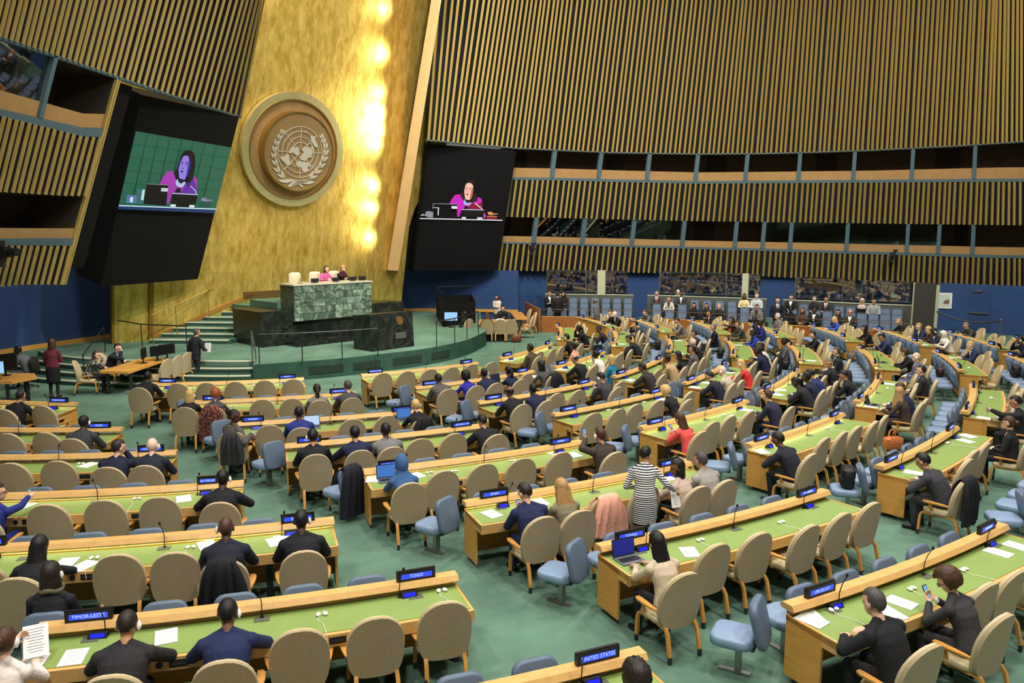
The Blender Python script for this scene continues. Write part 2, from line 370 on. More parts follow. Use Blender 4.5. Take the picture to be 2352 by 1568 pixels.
for k in range(8):
    a = math.pi / 4 * k + .03; q0 = gc + .12 * UR * np.array([math.cos(a), math.sin(a)]); q1 = gc + .64 * UR * np.array([math.cos(a), math.sin(a)]); t = np.array([-math.sin(a), math.cos(a)]) * .014
    link('meridian_line', MB().hexa([G(*(q0 - t), D1), G(*(q1 - t), D1), G(*(q1 + t), D1), G(*(q0 + t), D1), G(*(q0 - t), D1 + .03), G(*(q1 - t), D1 + .03), G(*(q1 + t), D1 + .03), G(*(q0 + t), D1 + .03)]).mesh('ml', m_silver), em)
def relief(name, pts, parent, d0=.0, d1=.05, mat=None):
    uv = [gold_xy('m', *p, D1) for p in pts]; ar = sum(uv[i][0] * uv[(i + 1) % len(uv)][1] - uv[(i + 1) % len(uv)][0] * uv[i][1] for i in range(len(uv)))
    if ar < 0: uv = uv[::-1]
    n = len(uv); v = [G(*q, D1 + d0) for q in uv] + [G(*q, D1 + d1) for q in uv]
    return link(name, MB().add(v, [tuple(range(n - 1, -1, -1)), tuple(range(n, 2 * n))] + [(i, (i + 1) % n, n + (i + 1) % n, n + i) for i in range(n)]).mesh(name, mat or m_silver), parent)
for poly in [[(648, 835), (670, 790), (700, 768), (730, 782), (765, 775), (760, 810), (770, 850), (740, 872), (715, 850), (690, 830), (660, 845)],
             [(548, 890), (555, 880), (605, 880), (625, 850), (650, 855), (655, 920), (670, 970), (640, 980), (605, 950), (570, 920)],
             [(790, 800), (830, 770), (870, 775), (905, 790), (935, 815), (905, 850), (900, 890), (860, 890), (840, 925), (790, 920), (770, 890), (800, 860), (815, 830)],
             [(735, 940), (770, 930), (830, 940), (870, 945), (880, 975), (855, 1000), (870, 1030), (830, 1060), (800, 1040), (785, 1000), (740, 985), (730, 960)],
             [(888, 648), (930, 650), (945, 690), (970, 770), (945, 775), (905, 710)], [(880, 690), (900, 720), (925, 790), (915, 830), (900, 800), (905, 760)],
             [(872, 975), (892, 970), (892, 1000), (880, 1000)], [(815, 600), (855, 595), (850, 606), (818, 610)]]:
    relief('continent', poly, em)
# laurel leaves
def leaf(cx, cy, ang, ln, wd):
    pts = [(cx + (t - .0) * ln * math.cos(ang) - s * wd * math.sin(ang), cy + t * ln * math.sin(ang) + s * wd * math.cos(ang)) for t, s in
           [(0, 0), (.2, .8), (.45, 1), (.75, .6), (1, 0), (.75, -.6), (.45, -1), (.2, -.8)]]
    return relief('laurel_leaf', pts, em)
for side, branch in ((1, [(600, 1120), (545, 1060), (510, 985), (487, 905), (485, 830), (500, 760), (530, 690), (560, 630)]),
                     (-1, [(880, 1130), (940, 1075), (990, 1010), (1030, 940), (1055, 870), (1062, 800), (1050, 740), (1030, 685)])):
    for i, (x, y) in enumerate(branch):
        nx, ny = branch[min(i + 1, 7)]; px_, py_ = branch[max(i - 1, 0)]; a = math.atan2(ny - py_, nx - px_)
        for s in (-1, 1): leaf(x + s * 6 * math.sin(a), y - s * 6 * math.cos(a), a + s * .42, 105 - 5 * i, 15)
relief('ribbon', [(640, 1215), (700, 1150), (735, 1140), (790, 1180), (870, 1190), (945, 1170), (900, 1150), (820, 1140), (760, 1150), (700, 1180), (660, 1222)], em)
relief('ribbon', [(810, 1222), (760, 1160), (700, 1135), (600, 1135), (527, 1140), (560, 1165), (620, 1175), (690, 1155), (740, 1165), (790, 1222)], em)

# ---- slatted walls
def make_wall(side, base, k, lines, outward_from):
    xs = [b[0] for b in base]
    def B(x): return pt(x, interp(base, x), 9.05)[:2]
    def nrm(x):
        t = B(x + 90) - B(x - 90); t /= np.linalg.norm(t); n = np.array([-t[1], t[0]])
        return (n if n @ (B(x) - np.array(outward_from)) > 0 else -n), t
    def surf(x, z, d=0.):
        n, t = nrm(x); p = B(x) + n * ((9.05 - z) * k - d); return np.array([p[0], p[1], z])
    def zline(x, ypx):
        lo, hi = -2., 20.
        for _ in range(40):
            m = (lo + hi) / 2
            if proj(surf(x, m))[1] > ypx: lo = m
            else: hi = m
        return (lo + hi) / 2
    return B, nrm, surf, zline
def strip(surf, xs, zf0, zf1, d0=0., d1=None):
    mb = MB(); r0 = [surf(x, zf0(x), d0) for x in xs]; r1 = [surf(x, zf1(x), d0) for x in xs]
    if d1 is None: return mb.loft([r0, r1], closed=False, caps=False)
    rings = [[surf(x, zf0(x), d0), surf(x, zf0(x), d1), surf(x, zf1(x), d1), surf(x, zf1(x), d0)] for x in xs]
    return mb.loft(rings)
vslat = MB()   # folded slat: unit length along z, ridge towards the room (-y)
def slat_mesh(w_, dp, th=.018):
    prof = [(-w_ / 2, 0), (0, -dp), (w_ / 2, 0), (w_ / 2 - th, .0), (0, -dp + th * 1.4), (-w_ / 2 + th, 0)]
    return MB().loft([[(a, b, 0) for a, b in prof], [(a, b, 1) for a, b in prof]]).mesh('slat', m_slat)
def slats(parent, surf, nrm, xlist, zf0, zf1, me, d=.12):
    for x in xlist:
        p0, p1 = surf(x, zf0(x), d), surf(x, zf1(x), d); ax = p1 - p0; L = np.linalg.norm(ax); n, t = nrm(x)
        t3 = np.array([t[0], t[1], 0]); zz = ax / L; yy = np.cross(zz, t3); yy /= np.linalg.norm(yy)
        if yy @ np.array([n[0], n[1], 0]) < 0: t3 = -t3; yy = -yy
        xx = np.cross(yy, zz)
        m4 = Matrix(((xx[0], yy[0], zz[0] * L, p0[0]), (xx[1], yy[1], zz[1] * L, p0[1]), (xx[2], yy[2], zz[2] * L, p0[2]), (0, 0, 0, 1)))
        link('slat', me, parent, mat4=m4)
def build_side(side, base, k, ofrom, L, xr, xr_low, up_n, low_n, posts1, posts2, panes, slw):
    B, nrm, surf, zl = make_wall(side, base, k, L, ofrom)
    gx = np.linspace(xr_low[0] - 10, xr_low[1] + 10, 14)
    zf = {n: (lambda x, gy=[zl(a, interp(t, a)) for a in gx]: float(np.interp(x, gx, gy))) for n, t in L.items()}
    c9 = lambda x: 9.05; c18 = lambda x: 18.5
    xs = np.linspace(*xr, 60); xl = np.linspace(*xr_low, 50)
    wu = struct(link('wall_' + side, strip(surf, xs, c9, c18, 0).mesh('wu', m_slatback)), 'upper slatted timber wall on the %s' % side)
    link('lower_edge', strip(surf, xs, lambda x: 9.0, lambda x: 9.07, 0, .1).mesh('le', m_frame), wu)
    slats(wu, surf, nrm, np.linspace(xr[0] + 4, xr[1] - 4, up_n) + rng.uniform(-1, 1, up_n), c9, c18, slat_mesh(slw, slw * .85))
    wm = struct(link('wall_%s_middle' % side, strip(surf, xl, zf['s2b'], zf['s2t'], 0).mesh('wm', m_slatback)), 'middle slatted band on the %s wall' % side)
    slats(wm, surf, nrm, np.linspace(xr_low[0] + 4, xr_low[1] - 4, low_n) + rng.uniform(-1, 1, low_n), zf['s2b'], zf['s2t'], slat_mesh(slw, slw * .9))
    wl = struct(link('wall_%s_lower' % side, strip(surf, xl, zf['s3b'], zf['s3t'], 0).mesh('wl', m_slatback)), 'lower slatted band on the %s wall' % side)
    slats(wl, surf, nrm, np.linspace(xr_low[0] + 4, xr_low[1] - 4, low_n) + rng.uniform(-1, 1, low_n), zf['s3b'], zf['s3t'], slat_mesh(slw, slw * .9))
    for j, (t, w0, w1, r1, posts, nm) in enumerate(((c9, zf['w1t'], zf['w1b'], zf['s2t'], posts1, 'upper'), (zf['s2b'], zf['w2t'], zf['w2b'], zf['s3t'], posts2, 'lower'))):
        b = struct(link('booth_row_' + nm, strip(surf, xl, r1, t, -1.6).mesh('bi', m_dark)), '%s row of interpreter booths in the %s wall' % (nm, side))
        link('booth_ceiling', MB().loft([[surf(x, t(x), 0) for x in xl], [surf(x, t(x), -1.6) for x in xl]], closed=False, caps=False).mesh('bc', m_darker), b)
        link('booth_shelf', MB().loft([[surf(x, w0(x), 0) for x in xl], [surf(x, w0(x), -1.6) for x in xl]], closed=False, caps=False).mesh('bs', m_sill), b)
        xe = xr_low[1] if side == 'left' else xr_low[0]
        link('booth_end', MB().loft([[surf(xe, r1(xe), .02), surf(xe, r1(xe), -1.65)], [surf(xe, t(xe), .02), surf(xe, t(xe), -1.65)]], closed=False, caps=False).mesh('be', m_dark), b)
        link('rail', strip(surf, xl, r1, w1, -.1, .08).mesh('rl', m_frame), b)
        edges = [xr_low[0]] + list(posts) + [xr_low[1]]
        for q, (x0, x1) in enumerate(zip(edges[:-1], edges[1:])):
            xx = np.linspace(x0, x1, 4)
            link('sill_panel', strip(surf, xx, w1, w0, -.05, .02).mesh('sp', m_sill), b)
            if (j, q) in panes or j == 1 and panes == 'all':
                link('window_pane', strip(surf, xx, w0, t, -.02).mesh('pn', m_pane), b)
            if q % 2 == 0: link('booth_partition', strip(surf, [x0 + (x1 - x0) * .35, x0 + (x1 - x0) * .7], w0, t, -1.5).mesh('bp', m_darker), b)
        for x in posts:
            hw = 4.5
            link('post', strip(surf, [x - hw, x + hw], w1, t, -.1, .1).mesh('po', m_frame), b)
    return B, nrm, surf, zf
rbase = [(960, 320), (985, 322), (1180, 340), (1400, 350), (1600, 353.5), (1750, 352.5), (1850, 350), (2000, 345), (2200, 335), (2352, 325), (2700, 292)]
RL = {'w1t': [(1180, 384), (1600, 396), (2000, 392), (2352, 383)], 'w1b': [(1180, 406), (1600, 416), (2352, 410)], 's2t': [(1180, 412), (1600, 422), (2352, 417)],
      's2b': [(1180, 497), (1600, 507), (2352, 517)], 'w2t': [(1180, 541), (1600, 552), (2352, 569)], 'w2b': [(1180, 555), (1600, 566), (2352, 587)],
      's3t': [(1180, 559), (1600, 571), (2352, 594)], 's3b': [(1180, 620), (1600, 627), (1750, 632), (2352, 665)]}
Brw, nrw, surfR, zfR = build_side('right', rbase, .277, (6, 15), RL, (978, 2640), (1165, 2640), 150, 122,
           [1274, 1381, 1492, 1603, 1717, 1838, 1964, 2098, 2241, 2390, 2550], [1251, 1362, 1474, 1589, 1706, 1769, 1830, 1959, 2096, 2168, 2245, 2390, 2550],
           {(1, 1), (1, 2), (1, 3), (1, 6), (1, 7), (1, 8), (1, 9)}, .125)
lbase = [(-420, -58), (0, 88), (130, 131), (265, 177), (400, 222), (530, 262), (560, 271)]
LL = {'w1t': [(-300, 118), (0, 200), (220, 262)], 'w1b': [(-300, 170), (0, 243), (220, 294)], 's2t': [(-300, 190), (0, 258), (235, 316)],
      's2b': [(-300, 416), (0, 435), (215, 449)], 'w2t': [(-300, 519), (0, 522), (160, 524)], 'w2b': [(-300, 552), (0, 549), (160, 547)],
      's3t': [(-300, 560), (0, 561), (160, 564)], 's3b': [(-300, 712), (0, 672), (165, 652)]}
Blw, nlw, surfL, zfL = build_side('left', lbase, .37, (5, 15), LL, (-380, 552), (-380, 262), 70, 44, [-250, -70, 122], [-200, 20], {(0, 2)}, .082)
# timber strips that close the left bands beside the screen
wls = struct(link('trim_1', strip(surfL, [263, 267], lambda x: 3.3, lambda x: 9.05, -.05, .1).mesh('t1', m_slat)), 'narrow timber trim beside the left screen')
link('recess', strip(surfL, [262, 280, 300, 330], lambda x: 3.75, lambda x: 9.05, -.35).mesh('rc', m_blackm), wls)
link('strip', strip(surfL, [270, 273], lambda x: 3.3, lambda x: 9.05, -.05, .08).mesh('t2', m_slat), wls)

# fin at the start of the right slatted wall
q = lambda x, y, Y: pY(x, y, Y)
f0 = [q(889, 620, 37.3), q(915, 622, 37.1), q(915, 622, 38.0), q(889, 620, 38.2)]
f1 = [q(1010, -120, 34.0), q(1033, -120, 33.8), q(1033, -120, 34.7), q(1010, -120, 34.9)]
struct(link('trim_2', MB().hexa(f0 + f1).mesh('fin', m_beige)), 'tall beige fin between gold wall and slats')
struct(link('trim_3', MB().hexa([q(925, 470, 38.3), q(960, 320, 37.2), q(985, 322, 37.6), q(950, 622, 38.6)] and
      [q(915, 622, 39.3), q(952, 622, 39.3), q(952, 622, 39.6), q(915, 622, 39.6), q(962, 318, 37.9), q(990, 322, 37.9), q(990, 322, 38.3), q(962, 318, 38.3)]).mesh('dk', m_blackm)), 'dark recess edge beside the right screen')

# ---- lower walls
def vwall(name, pts, z0, z1, mat, label, th=.15):
    mb = MB(); n = len(pts); P_ = [np.array(p, float) for p in pts]
    rings = []
    for i, p in enumerate(P_):
        t = P_[min(i + 1, n - 1)] - P_[max(i - 1, 0)]; t /= np.linalg.norm(t); nn = np.array([-t[1], t[0]]) * th
        rings.append([(*p, z0), (*(p + nn), z0), (*(p + nn), z1), (*p, z1)])
    return struct(link(name, mb.loft(rings).mesh(name, mat)), label)
wb = vwall('wall_left_base', [(-22, 12), (-20.3, 18), (-18.9, 23), (-17.4, 27.4), (-16.2, 30.4), (-15.6, 32)], 0, 4.2, m_bluewall, 'curved blue lower wall left of the stage')
bb = MB(); bp_ = [(-22, 12), (-20.3, 18), (-18.9, 23), (-17.4, 27.4), (-16.2, 30.4)]
for a, b in zip(bp_[:-1], bp_[1:]):
    pass
struct(link('baseboard_left', MB().loft([[(p[0] + .02, p[1], ST), (p[0] + .1, p[1] - .03, ST), (p[0] + .1, p[1] - .03, ST + .16), (p[0] + .02, p[1], ST + .16)] for p in bp_]).mesh('bbl', m_wood)), 'wooden baseboard of the left blue wall')
br0, br1 = pt(918, 714, ST), pt(1190, 718, ST)
wr = vwall('wall_back', [tuple(br0[:2]), tuple(pt(1060, 715, ST)[:2]), tuple(br1[:2])], 0, 2.85, m_bluewall, 'blue lower wall right of the stage')
struct(link('baseboard_back', MB().loft([[(p[0], p[1] - .02, ST), (p[0], p[1] - .08, ST), (p[0], p[1] - .08, ST + .16), (p[0], p[1] - .02, ST + .16)] for p in (br0, pt(1060, 715, ST), br1)]).mesh('bbb', m_wood)), 'wooden baseboard of the back blue wall')
# right lower wall follows the slatted wall
xs_ = np.linspace(1185, 2640, 40)
low = [surfR(x, 2.6)[:2] + nrw(x)[0] * .35 for x in xs_]
vwall('wall_right_base', [tuple(p) for p in low], 0, 2.9, m_bluewall, 'dark blue lower wall behind the observer seats')
# ================================================================== SCREENS
def emis(name, rgb, st=1.0):
    return M('emit_' + name, (8, 8, 8), .6, emit=rgb, es=st)
def screen(label, TL, u, v, w_, h_, depth, polys, ck):
    TL = np.array(TL, float); u = np.array(u, float); u /= np.linalg.norm(u); v = np.array(v, float); v /= np.linalg.norm(v)
    n = np.cross(u, v); n = n if n @ (np.array([0, 0, CAMH]) - TL) > 0 else -n
    s = thing('video_screen', label, 'screen', tuple(TL - v * h_))
    off = TL - v * h_
    cs = [TL - v * h_ - n * depth, TL - v * h_ + u * w_ - n * depth, TL - v * h_ + u * w_, TL - v * h_, TL - n * depth, TL + u * w_ - n * depth, TL + u * w_, TL]
    link('cabinet', MB().hexa([c - off for c in cs]).mesh('cab', m_blackm), s)
    o = np.array([0, 0, CAMH])
    for k, (nm, rgb, st, pts) in enumerate(polys):
        pp = []
        for p in pts:
            D = ray(*px(ck, *p)); t = ((TL + n * (.012 + .004 * k) - o) @ n) / (D @ n); pp.append(o + D * t - off)
        link('picture_' + nm, MB().add(pp, [tuple(range(len(pp)))]).mesh('pic', emis('%s_%s' % (ck, nm), rgb, st)), s)
    return s
LP = [('background', (46, 108, 82), .8, [(490, 212), (1990, 468), (1720, 1497), (210, 1432)])]
for i, x in enumerate((.12, .24, .36, .48, .6, .72, .84)):
    a = np.array((490, 212)) * (1 - x) + np.array((1990, 468)) * x; b = np.array((210, 1432)) * (1 - x) + np.array((1720, 1497)) * x
    LP.append(('joint', (24, 74, 52), .8, [tuple(a), tuple(a + (10, 2)), tuple(b * .9 + a * .1 + (26, 0)), tuple(b * .9 + a * .1)]))
for i, y in enumerate((.16, .33, .5, .66)):
    a = np.array((490, 212)) * (1 - y) + np.array((210, 1432)) * y; b = np.array((1990, 468)) * (1 - y) + np.array((1720, 1497)) * y
    LP.append(('joint', (30, 84, 60), .8, [tuple(a), tuple(b), tuple(b + (0, 7)), tuple(a + (0, 7))]))
LP += [('hair', (26, 12, 30), .8, [(1340, 508), (1260, 518), (1205, 580), (1160, 720), (1130, 810), (1075, 880), (1062, 950), (1100, 1005), (1300, 1035), (1370, 1010), (1400, 900), (1425, 720), (1415, 590), (1385, 535)]),
       ('jacket', (168, 60, 176), .95, [(1075, 835), (980, 845), (920, 930), (860, 1040), (1000, 1060), (970, 1345), (1020, 1330), (1060, 1190), (1445, 1195), (1452, 970), (1400, 910), (1380, 1010), (1250, 1060), (1130, 1010)]),
       ('jacket_shade', (104, 46, 168), .9, [(1290, 1040), (1400, 960), (1445, 1100), (1445, 1195), (1200, 1185), (1240, 1080)]),
       ('face', (150, 128, 226), .95, [(1240, 600), (1195, 680), (1160, 800), (1165, 870), (1170, 950), (1255, 975), (1300, 900), (1330, 800), (1345, 680), (1330, 610), (1285, 592)]),
       ('face_shade', (70, 70, 190), .9, [(1330, 640), (1345, 690), (1328, 810), (1298, 900), (1262, 960), (1285, 860), (1300, 760)]),
       ('brow', (40, 24, 60), .7, [(1205, 675), (1235, 690), (1235, 700), (1203, 688)]), ('brow', (40, 24, 60), .7, [(1262, 705), (1310, 695), (1312, 706), (1264, 716)]),
       ('eye', (24, 20, 70), .7, [(1198, 712), (1225, 706), (1232, 720), (1205, 730)]), ('eye', (24, 20, 70), .7, [(1265, 728), (1298, 722), (1300, 736), (1270, 742)]),
       ('nose', (110, 92, 200), .9, [(1222, 740), (1205, 795), (1222, 810), (1240, 800)]), ('lips', (60, 24, 90), .8, [(1188, 840), (1215, 825), (1240, 845), (1212, 866)]),
       ('hair', (26, 12, 30), .8, [(1300, 560), (1360, 560), (1400, 700), (1390, 950), (1330, 1030), (1285, 985), (1320, 860), (1345, 700)]),
       ('neck', (30, 20, 50), .8, [(1165, 968), (1255, 975), (1245, 1010), (1200, 1035), (1165, 1010)]),
       ('necklace', (170, 196, 220), 1.0, [(1115, 1000), (1140, 960), (1165, 1015), (1200, 1035), (1250, 1000), (1275, 1020), (1230, 1085), (1170, 1095), (1125, 1060)]),
       ('blouse', (16, 18, 40), .8, [(1140, 1095), (1195, 1100), (1195, 1178), (1095, 1178)]),
       ('jug', (60, 110, 110), .9, [(510, 1115), (635, 1125), (610, 1350), (490, 1340)]), ('jug_rim', (190, 220, 230), 1.0, [(595, 1130), (635, 1125), (610, 1300), (570, 1280)]),
       ('glass', (90, 120, 170), .9, [(350, 1210), (500, 1215), (500, 1340), (335, 1335)]), ('glass_light', (200, 220, 250), 1., [(400, 1250), (450, 1240), (440, 1330), (395, 1320)]),
       ('laptop', (12, 9, 14), .7, [(660, 1040), (1000, 1060), (965, 1380), (615, 1350)]), ('laptop_edge', (150, 150, 160), .9, [(660, 1033), (1000, 1053), (1000, 1062), (660, 1042)]), ('sticker', (190, 205, 210), 1.0, [(890, 1100), (995, 1105), (990, 1160), (885, 1155)]),
       ('gavel', (150, 140, 190), .9, [(1520, 1260), (1595, 1255), (1580, 1280), (1695, 1290), (1695, 1300), (1570, 1310), (1515, 1300)]), ('gavel_block', (30, 90, 80), .8, [(1500, 1320), (1665, 1340), (1650, 1420), (1475, 1410)]),
       ('desk', (30, 60, 110), .8, [(225, 1372), (1755, 1425), (1720, 1497), (210, 1432)]), ('desk_edge', (200, 225, 240), 1.0, [(225, 1368), (1757, 1425), (1752, 1442), (222, 1385)]),
       ('monitor', (10, 10, 14), .7, [(1065, 1180), (1465, 1205), (1425, 1365), (1030, 1350)]), ('monitor_edge', (180, 205, 235), 1.0, [(1067, 1178), (1465, 1200), (1463, 1214), (1065, 1192)]), ('monitor_stand', (6, 6, 10), .6, [(1125, 1350), (1330, 1362), (1320, 1405), (1115, 1395)]),
       ('paper', (225, 235, 245), 1.0, [(1040, 1358), (1120, 1362), (1112, 1395), (1030, 1390)]), ('paper', (225, 235, 245), 1.0, [(1332, 1368), (1410, 1372), (1405, 1408), (1325, 1403)]),
       ('microphone', (190, 190, 220), 1.0, [(1318, 1058), (1335, 1055), (1425, 1130), (1447, 1195), (1432, 1195), (1412, 1140)]), ('microphone_head', (30, 24, 60), .8, [(1295, 1045), (1330, 1040), (1340, 1075), (1305, 1080)])]
screen('large black screen left of gold wall showing woman in pink jacket', (-11.46, 24.43, 9.02), (.318, .948, 0), (.35, -.156, .924), 4.6, 6.5, 1.1, LP, 's')
RP = [('hair', (50, 20, 20), .5, [(1330, 295), (1440, 300), (1440, 350), (1420, 390), (1350, 370), (1300, 360)]),
      ('hair_side', (60, 26, 20), .6, [(1140, 590), (1190, 545), (1240, 600), (1250, 700), (1210, 740), (1150, 700)]), ('hair_side', (40, 16, 14), .5, [(1420, 560), (1480, 600), (1500, 720), (1430, 790), (1385, 740), (1410, 650)]),
      ('jacket', (205, 30, 190), 1.0, [(1140, 595), (1040, 610), (970, 700), (925, 800), (1085, 805), (1085, 1065), (1130, 1065), (1180, 910), (1610, 915), (1600, 700), (1520, 650), (1490, 740), (1380, 780), (1220, 740)]),
      ('jacket_shade', (150, 16, 50), .9, [(1390, 780), (1500, 800), (1600, 760), (1605, 915), (1320, 905), (1330, 820)]),
      ('face', (250, 190, 170), 1.05, [(1290, 365), (1255, 420), (1232, 540), (1240, 600), (1255, 700), (1340, 725), (1390, 680), (1415, 560), (1420, 420), (1380, 372), (1335, 360)]),
      ('face_shade', (190, 110, 80), .9, [(1410, 440), (1415, 560), (1390, 680), (1340, 720), (1365, 600), (1385, 500)]),
      ('brow', (40, 20, 20), .6, [(1260, 455), (1300, 465), (1300, 474), (1260, 466)]), ('brow', (40, 20, 20), .6, [(1335, 466), (1380, 460), (1382, 470), (1336, 476)]),
      ('eye', (30, 20, 24), .6, [(1262, 484), (1292, 480), (1295, 494), (1268, 498)]), ('eye', (30, 20, 24), .6, [(1338, 490), (1372, 486), (1374, 500), (1342, 504)]),
      ('lips', (190, 40, 40), .9, [(1262, 595), (1300, 580), (1330, 598), (1298, 620)]), ('nose', (230, 150, 130), 1., [(1298, 500), (1282, 550), (1305, 560), (1320, 548)]),
      ('collar', (14, 10, 14), .6, [(1255, 705), (1370, 722), (1350, 760), (1290, 770), (1255, 745)]), ('necklace', (170, 185, 230), 1.0, [(1210, 750), (1245, 700), (1270, 765), (1320, 785), (1370, 760), (1390, 770), (1350, 825), (1290, 835), (1235, 810)]),
      ('blouse', (8, 8, 12), .6, [(1255, 835), (1310, 840), (1320, 905), (1220, 905)]),
      ('laptop_edge', (180, 180, 185), 1., [(700, 788), (1085, 800), (1085, 808), (700, 798)]), ('jug', (170, 170, 175), .9, [(580, 790), (690, 792), (690, 800), (590, 800), (590, 900), (578, 900)]), ('jug_rim', (230, 230, 230), 1.0, [(600, 868), (710, 872), (700, 1040), (680, 1030), (688, 885), (600, 880)]),
      ('glass', (150, 150, 160), .9, [(430, 960), (500, 945), (590, 965), (585, 1080), (510, 1085), (420, 1050)]), ('cup', (200, 190, 190), 1., [(330, 1030), (380, 1005), (430, 1030), (330, 1045)]),
      ('sticker', (235, 235, 235), 1.0, [(970, 842), (1085, 845), (1085, 900), (970, 895)]), ('desk_edge', (240, 235, 245), 1.05, [(310, 1090), (2028, 1128), (2025, 1148), (310, 1108)]),
      ('monitor_edge', (200, 205, 215), 1., [(1180, 905), (1645, 916), (1645, 932), (1180, 921)]), ('monitor', (6, 6, 8), .5, [(1180, 921), (1645, 932), (1610, 1080), (1160, 1070)]),
      ('paper', (230, 235, 240), 1., [(1185, 1068), (1268, 1072), (1265, 1108), (1180, 1104)]), ('paper', (230, 235, 240), 1., [(1505, 1075), (1612, 1080), (1610, 1115), (1502, 1110)]),
      ('gavel', (230, 150, 90), 1., [(1720, 965), (1815, 960), (1810, 990), (1940, 1000), (1935, 1010), (1790, 1030), (1725, 1015)]), ('gavel_block', (150, 30, 30), .9, [(1700, 1055), (1915, 1062), (1905, 1120), (1690, 1115)]), ('gavel_block_top', (230, 170, 110), 1., [(1715, 1045), (1915, 1055), (1915, 1065), (1700, 1058)]),
      ('sleeve', (220, 60, 210), 1., [(1640, 970), (1690, 1050), (1630, 1110)]), ('microphone', (235, 210, 210), 1., [(1450, 790), (1470, 780), (1560, 850), (1615, 905), (1595, 910), (1540, 860)])]
screen('large black screen right of gold wall showing woman in pink jacket', (-3.93, 36.9, 8.9), (.901, .433, -.02), (.158, -.213, .964), 4.6, 6.17, .5, RP, 't')

# ================================================================== PODIUM
def FRZ(f, r, z): p = FR(f, r); return (p[0], p[1], z)
def frbox(f0, f1, r0, r1, z0, z1): return [FRZ(f0, r0, z0), FRZ(f1, r0, z0), FRZ(f1, r1, z0), FRZ(f0, r1, z0), FRZ(f0, r0, z1), FRZ(f1, r0, z1), FRZ(f1, r1, z1), FRZ(f0, r1, z1)]
pod = thing('podium', 'tall presidential podium of green and black marble on stage', 'podium')
link('base', MB().hexa(frbox(.25, 2.42, -2.15, 3.9, ST, 1.93)).mesh('base', m_bmarble), pod)
link('wing', MB().hexa(frbox(.25, 1.4, 3.9, 5.2, ST, 1.8)).mesh('wing', m_bmarble), pod)
link('plinth', MB().hexa(frbox(2.4, 3.3, -1.2, 3.0, ST, .76)).mesh('plinth', m_bmarble), pod)
link('counter_core', MB().hexa(frbox(1.6, 2.56, -.86, 2.65, 1.49, 2.83)).mesh('core', marble('dark_green_marble', (44, 58, 48), (96, 112, 96), 1.2)), pod)
link('counter_top', MB().hexa(frbox(1.55, 2.64, -.9, 2.69, 2.83, 2.88)).mesh('ctop', M('pale_stone', (190, 184, 160), .4)), pod)
rng2 = np.random.default_rng(3)
rows_z = np.linspace(1.49, 2.83, 6)
for j in range(5):
    e = [-.86] + sorted(list(np.linspace(-.86, 2.65, 9)[1:-1] + rng2.uniform(-.1, .1, 7))) + [2.65]
    for a, b in zip(e[:-1], e[1:]):
        gap = .006; dp = 2.6 + rng2.uniform(-.004, .006)
        c_ = FR(2.58, (a + b) / 2); pts = np.array(frbox(2.55, dp, a + gap, b - gap, rows_z[j] + gap, rows_z[j + 1] - gap)); ctr = np.array([c_[0], c_[1], rows_z[j]])
        link('marble_tile', MB().hexa(pts - ctr).mesh('tile', m_gmarble), pod, tuple(ctr))
lec = thing('lectern', 'black marble lectern with gold seal in front of podium', 'lectern')
link('body', MB().hexa([FRZ(5.08, .05, ST), FRZ(6.15, .1, ST), FRZ(6.15, 1.98, ST), FRZ(5.08, 1.95, ST), FRZ(5.15, .0, 1.86), FRZ(6.02, .1, 1.93), FRZ(6.02, 2.02, 1.93), FRZ(5.15, 1.95, 1.86)]).mesh('body', m_bmarble), lec)
def lect(r, z, d=.012): # point on lectern front
    f = 6.15 + (6.02 - 6.15) * (z - ST) / (1.93 - ST) + d; return FRZ(f, r, z)
sl = MB(); n = 24
for R, d in ((.15, .012),):
    sl.loft([[lect(1.4 + R * math.cos(2 * math.pi * i / n), 1.62 + R * 1.1 * math.sin(2 * math.pi * i / n), .002) for i in range(n)], [lect(1.4 + R * math.cos(2 * math.pi * i / n), 1.62 + R * 1.1 * math.sin(2 * math.pi * i / n), .03) for i in range(n)]])
seal = link('seal', sl.mesh('seal', M('seal_gold', (150, 110, 56), .4, metal=.6)), lec)
for k in (.05, .09, .12):
    link('seal_ring', MB().loft([[lect(1.4 + (k + q_) * math.cos(2 * math.pi * i / n), 1.62 + (k + q_) * 1.1 * math.sin(2 * math.pi * i / n), .035) for i in range(n)] for q_ in (0, .012)], caps=False).mesh('sr', M('seal_dark', (84, 60, 30), .5)), seal)
link('plate', MB().hexa([lect(1.15, .98, .0), lect(1.15, .98, .03), lect(1.62, .98, .03), lect(1.62, .98, .0), lect(1.15, 1.2, 0), lect(1.15, 1.2, .03), lect(1.62, 1.2, .03), lect(1.62, 1.2, 0)]).mesh('plate', M('lectern_plate', (70, 70, 62), .6)), lec)

